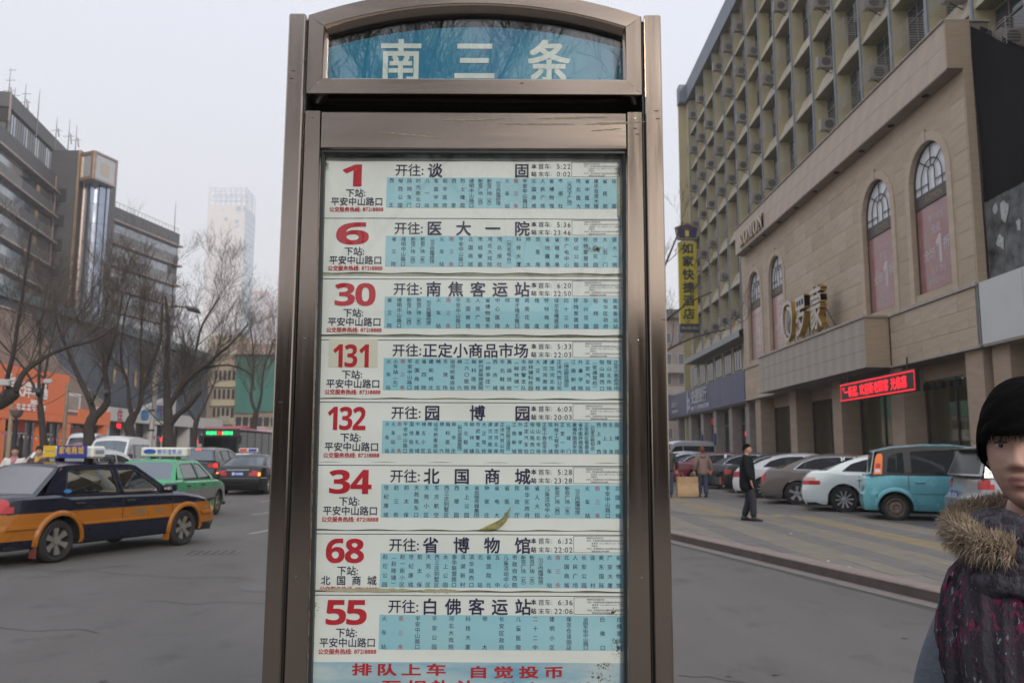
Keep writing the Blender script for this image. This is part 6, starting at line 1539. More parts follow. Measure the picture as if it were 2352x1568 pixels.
m = MB(); m.add([(-1.60 + .54 * t - .07 * (1 - u * u) * .8 - .012, .62 * u, .955 + .395 * t + .01) for t in (.78, .92) for u in (-1, -.5, 0, .5, 1)], [(i, i + 1, i + 6, i + 5) for i in range(4)]); m.build('red_rear_banner', mat('faded_red_sticker', (.45, .14, .14), .5), ta.root)
# ---- green taxi
sp_g = dict(sedan_old, paint=P_green, colours=[(P_grey, lambda x, y, z: .45 < z < .72 and y > .5 and x > -2.12)], levels=(.25, .36, .45, .53, .72, .58, .66, .83),
    pieces=[('tail_lamp', M_tlr, lambda x, y, z, sy: x < -2.06 and y > .52 and .58 < z < .70, True), ('tail_lamp', mat('pale_reversing_lamp', (.45, .33, .25), .3), lambda x, y, z, sy: x < -2.06 and y > .52 and .70 < z < .83, True), ('headlamp', M_hl, lambda x, y, z, sy: x > 1.98 and y > .42 and .56 < z < .70, True)],
    rim=M_rimd, rglass=M_cgsky, glass=M_cgdk2)
tg = Car('taxi', 'green taxi with grey lower doors and a dairy advertisement roof sign', (-8.32, 20.85, .22), radians(91.2), sp_g, 'taxis on the road', 'taxi')
tg.seams([[(-.14, z) for z in (.30, .45, .6, .75, .86)], [(.93, z) for z in (.45, .6, .75, .87)]]); tg.strip('side_moulding', M_blk, -.88, .88, .42, .47, .018)
tg.handles([(-.95, .79), (.02, .79)], M_blk); tg.mirrors(.78, .93, M_blk, (.1, .19, .12)); tg.plate(-2.15, .62, '冀A·29167')
o = tg.roof_sign(-.25, 1.42, (M_rs1,), None, 1.10, .22, .26)
m = MB(); text_line(m, '君乐宝乳业', -.16, 1.585, .125, lambda a, b, d: (-.388, -a, b), .012, width=.60); m.build('sign_characters', mat('sign_blue_characters', (.03, .08, .42), .5), o)
MB().add([(-.388, .33 + .15 * cos(a * pi / 7), 1.59 + .06 * sin(a * pi / 7)) for a in range(14)], [tuple(range(14))]).build('dairy_mark', mat('dairy_mark_blue', (.02, .06, .35), .5), o)
MB().add([(-.3885, .33 + .12 * cos(-a * pi / 7), 1.545 + .02 * sin(-a * pi / 7)) for a in range(8)], [tuple(range(8))]).build('dairy_mark_green', mat('dairy_mark_green', (.10, .35, .05), .5), o)
m = MB()
for z0_, s_, x_ in ((.86, '文明出行安全驾驶', .80), (.12, '请勿酒后驾车', .42)):
    def rf(a, b, d, t=z0_): v = t + b; u = a / .62; return (-1.66 + .54 * v - .07 * (1 - u * u) * (1 - .4 * v) - .008, -a, .955 + .395 * v)
    text_line(m, s_, -.40 if x_ > .5 else -.02, 0, .10, rf, .01, width=x_)
m.build('rear_window_lettering', mat('pale_red_sticker', (.50, .20, .20), .5), tg.root)
for sx_ in (-1, 1): MB().box(1.275 - .41, 1.275 - .385, sx_ * .78 - .06, sx_ * .78 + .05, .14, .36).build('mud_flap', mat('amber_mud_flap', (.42, .26, .03), .6), tg.root)
# ---- modern three box saloons
sedan_new = dict(L0=-2.38, L1=2.40, wb=2.76, w=.91, zb=.21, tr=.34, arch=.395, belt=.955, roof=1.42, wg=.85, wr=.60, roofc=.05,
    deck=[(-2.38, .86), (-2.33, .97), (-2.2, 1.04), (-1.75, 1.05), (-1.4, 1.00), (.9, .96), (1.2, .97), (1.9, .90), (2.2, .80), (2.34, .70), (2.40, .62)],
    front_face=[(.2, .10), (.35, .02), (.5, .0), (.7, .06), (.9, .2)], rear_face=[(.2, .10), (.35, .02), (.55, .0), (.66, .03), (.80, .06), (1.05, .14)],
    outline=[(-1.95, .98), (-1.75, 1.06), (-1.35, 1.26), (-1.0, 1.36), (-.6, 1.415), (-.1, 1.43), (.35, 1.40), (.7, 1.29), (1.32, .96)],
    rooftop=[(-1.02, 1.355), (-.8, 1.395), (-.5, 1.425), (-.1, 1.435), (.25, 1.415), (.42, 1.385)],
    ws=((1.36, .965), (.42, 1.385)), rs=((-1.98, 1.02), (-1.02, 1.355)),
    windows=[[(-1.42, 1.03), (-1.18, 1.22), (-.85, 1.325), (-.62, 1.36), (-.15, 1.375), (-.15, 1.00)], [(-.06, 1.00), (-.06, 1.375), (.30, 1.355), (.62, 1.245), (.98, 1.02), (.98, 1.00)]],
    levels=(.34, .46, .55, .70, .80, .88, .96), xcuts=(-2.28, -2.05, -1.85, 2.1), spokes=10, spw=(.018, .024), rim=M_rim, rimr=.70, sealm=M_chrome, glass=M_cgdk2, paint=None)
P_white = paint('pearl_white_paint', (.64, .70, .70), .25); P_black = paint('black_paint', (.008, .008, .009), .35, coat=.12); P_brown = paint('taupe_metallic_paint', (.125, .108, .098), .32, .35)
P_dgrey = paint('dark_slate_paint', (.045, .050, .062), .28, .3); P_silver = paint('silver_paint', (.36, .37, .385), .3, .5); P_blue = paint('dusk_blue_paint', (.035, .045, .10), .28, .2); P_redp = paint('red_paint', (.17, .01, .022), .25); P_white2 = paint('plain_white_paint', (.62, .64, .66), .3)
def tail(a, zlo, zhi, yin, m_=M_tlr, xin=.30): return ('tail_lamp', m_, lambda x, y, z, sy: x < a['L0'] + xin and y > yin and zlo < z < zhi, True)
def modern(label, loc, head, pt, group='cars parked nose in towards the store', lit=False, plate=None, **kw):
    sp_ = dict(sedan_new, paint=pt); sp_.update(kw.pop('spec', {}))
    sp_.setdefault('pieces', [tail(sp_, .70, .88, .52)])
    c = Car('parked_car' if 'parked' in group else 'car', label, loc, head, sp_, group, 'car')
    c.seams([[(-.10, z) for z in (.30, .45, .6, .75, .9)], [(1.02, z) for z in (.45, .6, .75, .9)], [(-1.02, z) for z in (.62, .75, .9)]])
    c.handles([(-.98, .83), (.10, .83)], kw.get('hm', pt)); c.mirrors(.95, 1.0, pt)
    c.strip('sill_moulding', pt, -.9, .9, .25, .33, .02)
    if plate: c.plate(sp_['L0'] - .005, plate[1], plate[0])
    return c
PX = 9.7
ca = modern('white saloon with slim alloy wheels, between the turquoise car and the taupe saloon', (9.89, 21.86, .36), radians(-19), P_white, spec=dict(pieces=[tail(dict(L0=-2.38), .70, .80, .50, M_tlr, .42), tail(dict(L0=-2.38), .80, .88, .58, mat('pale_lamp_lens', (.55, .35, .33), .2), .34)]))
cb_ = modern('taupe saloon with five spoke wheels and a tall red tail lamp', (9.74, 24.97, .365), radians(-19), P_brown, spec=dict(spokes=5, spw=(.035, .05), pieces=[tail(dict(L0=-2.38), .66, .96, .62, M_tlr, .16)], levels=(.34, .46, .66, .80, .96)))
modern('plain white saloon behind the walking man in black', (9.76, 28.19, .38), radians(-19), P_white2, spec=dict(pieces=[tail(dict(L0=-2.38), .70, .88, .60)]))
modern('dark slate saloon with an amber side lamp, right of the woman with the paper bag', (9.96, 34.03, .42), radians(-19), P_dgrey, spec=dict(spokes=8, spw=(.02, .03), pieces=[tail(dict(L0=-2.38), .70, .80, .80, M_tla, .5)]))
modern('red saloon with a bright red tail lamp, beyond the woman with the paper bag', (9.46, 37.19, .44), radians(-19), P_redp, spec=dict(pieces=[tail(dict(L0=-2.38), .70, .88, .52, M_tlr)]))
modern('dusk blue saloon beyond the red one in the parked row', (9.66, 40.39, .46), radians(-19), P_blue)
modern('silver saloon beyond the dusk blue one in the parked row', (9.66, 43.59, .48), radians(-19), P_silver)
modern('last white saloon at the far end of the parked row', (9.76, 46.79, .52), radians(-19), P_white2)
modern('black saloon between the plain white saloon and the dark slate one', (10.16, 31.09, .40), radians(-19), P_black)
# rear quarter of the black saloon ahead
sb = dict(sedan_new, paint=P_black, rglass=M_cgsky, pieces=[('tail_lamp', M_tly, lambda x, y, z, sy: x < -2.30 and y > .74 and .70 < z < .88, True), ('tail_lamp', M_tlr, lambda x, y, z, sy: x < -2.30 and .45 < y < .74 and .70 < z < .88, True)])
bk = Car('car', 'black saloon with glowing tail lamps and a blue plate, half hidden by the sign post', (-9.93, 33.55, .27), radians(90), sb, 'cars on the road', 'car')
bk.plate(-2.40, .70, '冀A·4H480'); bk.mirrors(.95, 1.0, P_black); bk.strip('bumper_trim', M_chrome, -2.36, -1.9, .60, .625, .012, 5)
MB().bbox(-2.41, -2.385, -.42, .42, .885, .92, .008).build('boot_trim', M_chrome, bk.root); MB().box(-2.44, -2.40, -.8, .8, .605, .62).build('bumper_trim', M_chrome, bk.root)
m = MB(); m.box(-1.79, -1.77, -.14, -.04, 1.10, 1.12); m.box(-1.79, -1.77, .0, .10, 1.10, 1.12); m.build('high_brake_lamp', M_tlo, bk.root)
# ---- tall hatch / estate / mpv shapes
hatch = dict(L0=-1.95, L1=2.15, wb=2.55, w=.86, zb=.24, tr=.31, arch=.375, belt=1.00, roof=1.55, wg=.82, wr=.60, roofc=.05,
    deck=[(-1.95, .98), (-1.90, 1.02), (-1.7, 1.04), (1.1, .99), (1.3, .99), (1.8, .90), (2.05, .78), (2.15, .66)],
    front_face=[(.2, .08), (.4, .0), (.6, .02), (.8, .12), (1.0, .25)], rear_face=[(.2, .05), (.4, .0), (.58, .0), (.62, .05), (1.0, .08)],
    outline=[(-1.88, 1.0), (-1.80, 1.30), (-1.68, 1.47), (-1.3, 1.545), (-.6, 1.575), (0, 1.565), (.45, 1.50), (.75, 1.38), (1.42, 1.0)],
    rooftop=[(-1.70, 1.47), (-1.55, 1.51), (-1.2, 1.555), (-.6, 1.58), (0, 1.567), (.4, 1.515), (.52, 1.47)],
    ws=((1.46, .995), (.50, 1.475)), rs=((-1.90, 1.03), (-1.68, 1.48)),
    windows=[[(-1.60, 1.06), (-1.52, 1.36), (-1.40, 1.43), (-1.12, 1.47), (-1.12, 1.05)], [(-1.02, 1.05), (-1.02, 1.475), (-.6, 1.50), (-.12, 1.50), (-.12, 1.04)], [(-.02, 1.04), (-.02, 1.50), (.36, 1.45), (.62, 1.37), (1.12, 1.06), (1.12, 1.04)]],
    levels=(.34, .46, .54, .60, .70, .80, .9), xcuts=(-1.86, -1.75, 1.95), spokes=5, rim=M_rim)
P_teal = paint('turquoise_paint', (.12, .39, .46), .27, .15)
tl_sp = dict(hatch, rglass=M_cgdk2, L0=-1.72, L1=2.1, wb=2.42, paint=P_teal, belt=1.0, roof=1.60, wr=.66, arch=.36, tr=.295, dark_pillars=True, glass=M_cgdk2,
    deck=[(-1.72, .98), (-1.68, 1.03), (-1.5, 1.05), (1.1, .99), (1.4, .96), (1.8, .88), (2.0, .76), (2.1, .62)],
    outline=[(-1.66, 1.0), (-1.58, 1.35), (-1.48, 1.53), (-1.2, 1.595), (-.6, 1.64), (0, 1.64), (.45, 1.58), (.8, 1.42), (1.5, 1.0)],
    rooftop=[(-1.60, 1.50), (-1.48, 1.535), (-1.2, 1.60), (-.6, 1.645), (0, 1.645), (.4, 1.59), (.55, 1.55)], ws=((1.56, .985), (.55, 1.55)), rs=((-1.68, 1.03), (-1.585, 1.505)),
    windows=[[(-1.36, 1.06), (-1.30, 1.40), (-1.18, 1.47), (-1.0, 1.50), (-1.0, 1.05)], [(-.86, 1.04), (-.86, 1.515), (-.4, 1.55), (.02, 1.55), (.02, 1.02)], [(.14, 1.02), (.14, 1.545), (.40, 1.50), (.72, 1.39), (1.2, 1.04), (1.2, 1.02)]],
    pieces=[], spokes=0, rim=M_rims, rimr=.68, levels=(.30, .56, .60, .74, .98))
tl = Car('parked_car', 'turquoise hatchback with a tall orange tail lamp and plain steel wheels', (9.82, 19.25, .36), radians(-19), tl_sp, 'cars parked nose in towards the store', 'car')
tl.arches(P_teal, .36, .09); tl.seams([[(-.93, z) for z in (.70, .8, .9, .99)], [(.08, z) for z in (.32, .5, .7, .9, .99)], [(-.9, .60), (0, .61), (1.0, .62)], [(-1.7, .60), (-1.62, .60), (-1.59, .60)]])
tl.handles([(-.70, .83), (.32, .83)], P_teal, (.20, .05)); tl.mirrors(1.1, 1.0, P_teal)
for sy in (-1, 1):
    q = [(-1.70, 1.02), (-1.65, 1.30), (-1.585, 1.50), (-1.47, 1.50), (-1.43, 1.42), (-1.42, 1.01)]
    MB().poly([(-1.63, 1.02), (-1.58, 1.36), (-1.53, 1.47), (-1.44, 1.47), (-1.42, 1.40), (-1.46, 1.02)], (), lambda a: (a[0], sy * (tl.side(a[1]) + .008), a[1])).build('tail_lamp', M_tla, tl.root)
    MB().poly([(-1.60, 1.06), (-1.585, 1.13), (-1.485, 1.13), (-1.49, 1.06)], (), lambda a: (a[0], sy * (tl.side(a[1]) + .012), a[1])).build('tail_lamp', M_hl, tl.root)
    MB().poly([(-1.58, 1.16), (-1.56, 1.26), (-1.475, 1.26), (-1.48, 1.16)], (), lambda a: (a[0], sy * (tl.side(a[1]) + .012), a[1])).build('tail_lamp', M_tlr, tl.root)
# silver off-roader behind the woman
sv_sp = dict(hatch, glass=M_cgdk2, rglass=mat('dusty_rear_glass', (.06, .063, .065), .3, spec=.3), L0=-1.9, L1=2.0, wb=2.45, w=.86, paint=P_silver, belt=1.02, roof=1.60, tr=.34, arch=.42, zb=.28, wr=.66, pieces=[tail(dict(L0=-1.9), .80, .98, .60, M_tlr, .25)], dark_pillars=False,
    deck=[(-1.9, .98), (-1.86, 1.03), (-1.7, 1.05), (1.1, 1.02), (1.4, 1.0), (1.8, .95), (1.95, .82), (2.0, .7)], rear_face=[(.25, .04), (.4, -.04), (.62, -.04), (.68, .05), (1.0, .10)],
    outline=[(-1.80, 1.02), (-1.70, 1.40), (-1.60, 1.55), (-1.3, 1.60), (-.6, 1.62), (0, 1.61), (.45, 1.56), (.7, 1.45), (1.3, 1.02)],
    rooftop=[(-1.66, 1.55), (-1.5, 1.585), (-1.2, 1.605), (-.6, 1.62), (0, 1.612), (.4, 1.565), (.5, 1.54)], ws=((1.34, 1.01), (.50, 1.545)), rs=((-1.84, 1.05), (-1.66, 1.55)),
    windows=[[(-1.52, 1.08), (-1.46, 1.42), (-1.36, 1.49), (-1.06, 1.52), (-1.06, 1.08)], [(-.96, 1.08), (-.96, 1.52), (-.12, 1.53), (-.12, 1.07)], [(-.02, 1.07), (-.02, 1.53), (.36, 1.49), (.56, 1.42), (1.0, 1.08)]])
sv = Car('parked_car', 'silver off-roader with a blue plate and roof rails behind the woman in the fur collar', (10.75, 16.75, .36), radians(-6), sv_sp, 'cars parked nose in towards the store', 'car')
sv.plate(-1.93, .60, '冀A·6B318', y=.32); sv.arches(M_blk, .42, .06)
for sy in (-1, 1): MB().tube([(-1.4, sy * .56, 1.60), (-1.3, sy * .56, 1.66), (.2, sy * .56, 1.67), (.35, sy * .56, 1.60)], .022, 6).build('roof_rail', M_white_r if 'M_white_r' in globals() else globals().setdefault('M_white_r', mat('white_roof_rail', (.6, .6, .6), .4)), sv.root)
MB().tube([(-1.72, -.5, 1.55), (-1.95, -.52, 1.85)], .006, 4).build('aerial', M_blk, sv.root); MB().bbox(-1.86, -1.66, -.6, .6, 1.53, 1.58, .02).build('rear_spoiler', M_blk, sv.root)
MB().tube([(-1.88, .0, 1.07), (-1.83, -.3, 1.18)], .012, 4).build('rear_wiper', M_blk, sv.root)
# estate ahead in the queue
es_sp = dict(hatch, L0=-2.2, L1=2.35, wb=2.75, w=.90, paint=P_dgrey, rglass=M_cgsky, glass=M_cgdark, belt=1.06, roof=1.62, wg=.86, wr=.66, tr=.34, arch=.41, zb=.26,
    deck=[(-2.2, 1.02), (-2.15, 1.08), (-1.9, 1.10), (1.1, 1.03), (1.4, 1.02), (2.0, .92), (2.25, .80), (2.35, .68)],
    outline=[(-2.12, 1.06), (-1.98, 1.40), (-1.80, 1.58), (-1.4, 1.63), (-.6, 1.66), (0, 1.65), (.45, 1.58), (.8, 1.45), (1.5, 1.06)],
    rooftop=[(-1.95, 1.55), (-1.75, 1.595), (-1.3, 1.635), (-.6, 1.66), (0, 1.65), (.4, 1.60), (.5, 1.57)], ws=((1.54, 1.05), (.50, 1.57)), rs=((-2.14, 1.10), (-1.94, 1.56)),
    windows=[[(-1.85, 1.14), (-1.75, 1.42), (-1.6, 1.50), (-1.15, 1.54), (-1.15, 1.12)], [(-1.05, 1.12), (-1.05, 1.545), (-.12, 1.56), (-.12, 1.10)], [(-.02, 1.10), (-.02, 1.56), (.40, 1.51), (.62, 1.43), (1.15, 1.12)]],
    pieces=[('tail_lamp', M_tlo, lambda x, y, z, sy: x < -1.9 and y > .75 and .80 < z < .98, True), ('tail_lamp', M_tlr, lambda x, y, z, sy: x < -1.9 and .50 < y < .75 and .80 < z < .98, True)], levels=(.34, .5, .66, .80, .98))
es = Car('car', 'dark grey people carrier with its high brake light lit, ahead of the green taxi', (-14.05, 40.4, .34), radians(90), es_sp, 'cars on the road', 'car')
MB().bbox(-2.0, -1.96, -.13, .13, 1.575, 1.62, .008).build('high_brake_lamp', M_tlo, es.root); MB().bbox(-2.24, -2.19, -.5, .5, 1.0, 1.03, .01).build('boot_trim', M_chrome, es.root); es.plate(-2.24, .82, '冀A·K5272')
# white hatch in the left lane (rear view)
wh_sp = dict(hatch, paint=P_white2, rglass=M_cgsky, glass=M_cgdark, w=.88, wg=.84, wr=.68, roof=1.62, belt=1.05, pieces=[tail(dict(L0=-1.95), .80, .98, .66)],
    outline=[(-1.88, 1.05), (-1.75, 1.42), (-1.55, 1.57), (-1.3, 1.60), (-.6, 1.63), (0, 1.62), (.45, 1.56), (.75, 1.44), (1.42, 1.04)],
    rooftop=[(-1.58, 1.55), (-1.45, 1.585), (-1.2, 1.61), (-.6, 1.635), (0, 1.622), (.4, 1.57), (.52, 1.53)], ws=((1.46, 1.03), (.50, 1.535)), rs=((-1.90, 1.05), (-1.57, 1.555)),
    deck=[(-1.95, 1.02), (-1.90, 1.07), (-1.7, 1.08), (1.1, 1.03), (1.3, 1.02), (1.8, .92), (2.05, .78), (2.15, .66)])
wh = Car('car', 'white hatchback whose blue rear glass shows above the navy taxi roof', (-11.6, 23.6, .22), radians(90), wh_sp, 'cars on the road', 'car'); wh.mirrors(1.1, 1.05, P_white2)
MB().tube([(-1.2, .3, 1.64), (-1.35, .3, 2.05)], .008, 4).build('aerial', M_blk, wh.root)
sw = Car('car', 'white off-roader far up the street in front of the bus', (-21.2, 56, g(56)), radians(262), dict(wh_sp, glass=M_cgdark), 'cars on the road', 'car')
# far taxi
ft = Car('taxi', 'white and green taxi far ahead beside the sign post', (-13.3, 43.5, g(43)), radians(92), dict(sedan_old, paint=P_white2, colours=[(P_green, lambda x, y, z: z < .6)], glass=M_cgdark, pieces=[tail(dict(L0=-2.22), .72, .9, .5)]), 'taxis on the road', 'taxi')
o = ft.roof_sign(-.2, 1.42, (M_rs1,), None, .95, .2, .2); MB().box(-.31, -.302, -.42, -.02, 1.50, 1.64).build('sign_print', M_rsb, o); MB().box(-.31, -.302, .05, .42, 1.50, 1.64).build('sign_print', M_rb, o)
ft2 = Car('taxi', 'green taxi beyond the dark people carrier, only its roof showing', (-17.3, 46, g(46)), radians(92), dict(sp_g, glass=M_cgdark), 'taxis on the road', 'taxi')
# ---- vans
van = dict(L0=-2.35, L1=2.35, wb=2.6, ax0=-1.35, ax1=1.45, w=.84, zb=.26, tr=.32, arch=.385, belt=1.12, roof=2.08, wg=.83, wr=.70, roofc=.09,
    deck=[(-2.35, 1.10), (-2.3, 1.13), (1.2, 1.13), (1.7, 1.10), (2.1, 1.00), (2.28, .88), (2.35, .74)], front_face=[(.2, .05), (.45, .0), (.7, .0), (.9, .06), (1.1, .1)], rear_face=[(.2, .0), (1.1, .03)],
    outline=[(-2.32, 1.10), (-2.30, 1.85), (-2.15, 2.05), (-1, 2.10), (.6, 2.10), (1.05, 2.02), (1.25, 1.90), (2.02, 1.10)], rooftop=[(-2.2, 2.0), (-2.1, 2.06), (-1, 2.11), (.6, 2.10), (.95, 2.03), (1.1, 1.95)],
    ws=((2.06, 1.08), (1.10, 1.96)), rs=((-2.33, 1.12), (-2.2, 2.0)),
    windows=[[(-2.05, 1.22), (-2.03, 1.80), (-1.15, 1.80), (-1.15, 1.22)], [(-1.05, 1.22), (-1.05, 1.80), (.35, 1.80), (.35, 1.22)], [(.48, 1.20), (.48, 1.80), (1.02, 1.76), (1.55, 1.22), (1.55, 1.20)]],
    levels=(.35, .5, .62, .74, .88, 1.0), xcuts=(2.2,), spokes=0, rim=M_rimd, seatx=.6,
    pieces=[('headlamp', M_hl, lambda x, y, z, sy: x > 2.1 and y > .50 and .66 < z < .88, True), ('grille', M_blk, lambda x, y, z, sy: x > 2.2 and y < .45 and .70 < z < .80, False)], paint=P_white2)
mv = Car('minivan', 'silvery white minivan facing the camera beyond the green taxi', (-17.6, 38.4, .33), radians(279), dict(van, fglass=M_cgsky, glass=M_cgdark), 'vans on the road', 'van'); mv.mirrors(1.75, 1.2, M_blk, (.1, .2, .2))
MB().bbox(2.30, 2.42, -.8, .8, .40, .58, .03).build('bumper', P_white2, mv.root)
mr = Car('minivan', 'maroon minivan mostly hidden behind the white hatchback', (-21.2, 43.0, g(43)), radians(278), dict(van, paint=paint('maroon_paint', (.13, .015, .03), .3), roof=1.80, outline=[(a, b if b < 1.2 else 1.12 + (b - 1.12) * .74) for a, b in van['outline']], rooftop=[(a, 1.12 + (b - 1.12) * .74) for a, b in van['rooftop']], windows=[[(a, 1.12 + (b - 1.12) * .74) for a, b in w_] for w_ in van['windows']], ws=((2.06, 1.08), (1.10, 1.74)), rs=((-2.33, 1.12), (-2.2, 1.77)), glass=M_cgdark, fglass=M_cgsky), 'vans on the road', 'van')
am = Car('minivan', 'white high roof van with a red band of white characters above its windows', (-25.6, 51.5, g(51)), radians(284), dict(van, glass=M_cgdark, roof=2.4, outline=[(a, b if b < 1.2 else 1.12 + (b - 1.12) * 1.33) for a, b in van['outline']], rooftop=[(a, 1.12 + (b - 1.12) * 1.33) for a, b in van['rooftop']], windows=[[(a, b) for a, b in w_] for w_ in van['windows']], ws=((2.06, 1.08), (1.10, 2.24)), rs=((-2.33, 1.12), (-2.2, 2.29))), 'vans on the road', 'van')
for sy in (-1, 1): MB().poly([(-2.1, 1.92), (-2.1, 2.28), (.7, 2.28), (1.0, 1.92)], (), lambda a: (a[0], sy * (am.side(a[1]) + .01), a[1])).build('red_band', M_rb, am.root)
m = MB(); text_line(m, '河北天安急救', -1.9, 2.10, .30, lambda a, b, d: (a, (am.side(b) + .015), b), .02, width=2.6); m.build('band_characters', M_wl, am.root)
m = MB(); m.add([(1.62 - .9 * t + .1, y, 1.75 + .0 + .36 * t) for t in (.35, 1.1) for y in (-.6, .6)], [(0, 1, 3, 2)]); m.build('red_band', M_rb, am.root)
# white van at the far right end of the parked row
rv = Car('minivan', 'white van whose roof shows beyond the parked row, beside the sign post', (12.0, 60, .60), radians(200), dict(van, glass=M_cgdark), 'vans on the road', 'van')

# ---- city bus
P_mar = paint('bus_maroon_paint', (.27, .045, .065), .35)
bus = empty('city_bus', (-19.75, 63.4, g(60)), radians(270), 'maroon city bus with a green and red destination display, facing the camera', 'bus')
def bb(name, m_, *b, par=bus, bev=.04): return MB().bbox(*b, bev).build(name, m_, par)
bb('body', P_mar, -5.5, 5.5, -1.25, 1.25, .35, 1.15); bb('roof', P_mar, -5.5, 5.45, -1.24, 1.24, 2.75, 3.05, bev=.12)
bb('air_conditioning_pod', P_mar, -2.5, 1.5, -.85, .85, 3.0, 3.25, bev=.1); bb('roof_hatch', P_mar, 2.6, 3.6, -.5, .5, 3.02, 3.14, bev=.05)
MB().box(-5.4, 5.4, -1.18, 1.18, 1.15, 1.2).build('floor', M_blk, bus)
for sy in (-1, 1):
    for i in range(6):
        x0 = -5.3 + i * 1.75; a, b = sorted((sy * 1.20, sy * 1.23)); MB().box(x0 + .04, x0 + 1.68, a, b, 1.18, 2.72).build('side_window', M_cglass, bus)
        a, b = sorted((sy * 1.17, sy * 1.245)); MB().box(x0 - .04, x0 + .03, a, b, 1.15, 2.76).build('window_pillar', M_blk, bus)
MB().box(5.40, 5.46, -1.18, 1.18, 1.15, 2.35).build('windscreen', M_cglass, bus); bb('front_panel', M_blk, 5.3, 5.5, -1.22, 1.22, 2.36, 2.92, bev=.03)
MB().box(5.38, 5.47, -1.24, -1.12, 1.1, 2.4).build('screen_pillar', M_blk, bus); MB().box(5.38, 5.47, 1.12, 1.24, 1.1, 2.4).build('screen_pillar', M_blk, bus)
for y in (-.95, .75): bb('headlamp', M_hl, 5.45, 5.53, y - .05, y + .25, .62, .82, bev=.02)
for y in (-1.45, 1.25): bb('mirror', M_blk, 5.4, 5.6, y, y + .2, 1.9, 2.5, bev=.04)
for x in (-3.4, 3.4):
    for sy in (-1, 1):
        m = MB(); m.lathe([(.3, -.14), (.48, -.13), (.5, -.1), (.5, .1), (.48, .13), (.3, .12), (0, .08)], 20, 'Y'); o = m.build('wheel', M_tyre, bus, smooth=True); o.location = (x, sy * 1.12, .5)
fb = lambda a, b, d: (5.515, a, b)
M_gled = mat('green_led', (.05, 1, .35), .5, emit=(.01, 1., .20), estr=1.1)
m = MB(); text_line(m, '世纪康城', -.98, 2.63, .26, fb, .04, width=.72); text_line(m, '北国商城', .12, 2.63, .26, fb, .04, width=.72); m.build('destination_green', M_gled, bus)
m = MB(); text_line(m, '34', -.20, 2.63, .34, fb, .05); m.build('destination_red', M_rled, bus)
# ================================================================== people (each faces local +Y before it is turned)
def skin_mesh(name, nodes, edges, m_, parent, sub=2, root=0, loc=None):
    """one continuous skinned surface: nodes = [(x, y, z, rx, ry)], evaluated to a plain mesh"""
    me = bpy.data.meshes.new(name); me.from_pydata([n[:3] for n in nodes], edges, []); me.update()
    o = bpy.data.objects.new(name, me); COL.objects.link(o)
    sk = o.modifiers.new('s', 'SKIN'); sk.use_smooth_shade = True
    for i, n in enumerate(nodes):
        v = me.skin_vertices[0].data[i]; v.radius = (n[3], n[4]); v.use_root = (i == root)
    ss = o.modifiers.new('u', 'SUBSURF'); ss.levels = sub; ss.render_levels = sub
    dg = bpy.context.evaluated_depsgraph_get(); ev = o.evaluated_get(dg); nm = bpy.data.meshes.new_from_object(ev)
    bpy.data.objects.remove(o); nm.materials.clear(); nm.materials.append(m_)
    nm.polygons.foreach_set('use_smooth', [True] * len(nm.polygons))
    r = link(name, nm, parent)
    if loc: r.location = loc
    return r
M_skin = mat('skin', (.42, .235, .165), .5, var=.10, vscale=14, bump=.05, bscale=120); M_lip = mat('lips', (.33, .155, .135), .45); M_hair = mat('black_hair', (.004, .0035, .0035), .9, spec=.08, bump=.3, bscale=60, stretch=(3, 3, .4))
M_eye = mat('eye_white', (.55, .53, .50), .2); M_iris = mat('dark_iris', (.015, .009, .006), .1)
def gsn(d, s): return math.exp(-(d * d) / (2 * s * s))
def head_pt(u, v):
    """u: angle round the head (0 = face), v: 0 chin .. 1 crown; metres, face towards +y"""
    ph = (v - .5) * pi; z = .118 * sin(ph); r = cos(ph) ** .82 if cos(ph) > 0 else 0
    jaw = max(0, -z / .118)
    hw = .074 * (1 - .30 * jaw ** 1.6); x = hw * r * sin(u); y = .092 * r * cos(u)
    if cos(u) < 0: y *= 1.08
    if z < 0 and cos(u) < .2: y += .02 * jaw * r
    if z < -.03 and cos(u) > 0: y += .010 * jaw * cos(u)
    f = max(0, cos(u)) ** 1.0
    d = 0.
    nz = gsn(x, .0085 + .004 * max(0, (.02 - z) / .05)) 
    if -.045 < z < .035: d += nz * (.023 * sstep((.030 - z) / .055) * (1 - sstep((-.026 - z) / .014)))
    d += .006 * (gsn(x - .013, .006) + gsn(x + .013, .006)) * gsn(z + .026, .007)
    for s_ in (-1, 1):
        d -= .0085 * gsn(x - s_ * .031, .014) * gsn(z - .012, .011); d += .0045 * gsn(x - s_ * .031, .010) * gsn(z - .011, .006)
        d += .0035 * gsn(x - s_ * .030, .020) * gsn(z - .034, .008); d += .005 * gsn(x - s_ * .043, .018) * gsn(z + .022, .02)
    d += .0075 * gsn(x, .017) * gsn(z + .0515, .0045) + .0075 * gsn(x, .015) * gsn(z + .0640, .0050) - .0035 * gsn(x, .021) * gsn(z + .0575, .0018)
    d -= .003 * gsn(x, .018) * gsn(z + .077, .005); d += .008 * gsn(x, .018) * gsn(z + .096, .012)
    return (x, y + d * f, z)
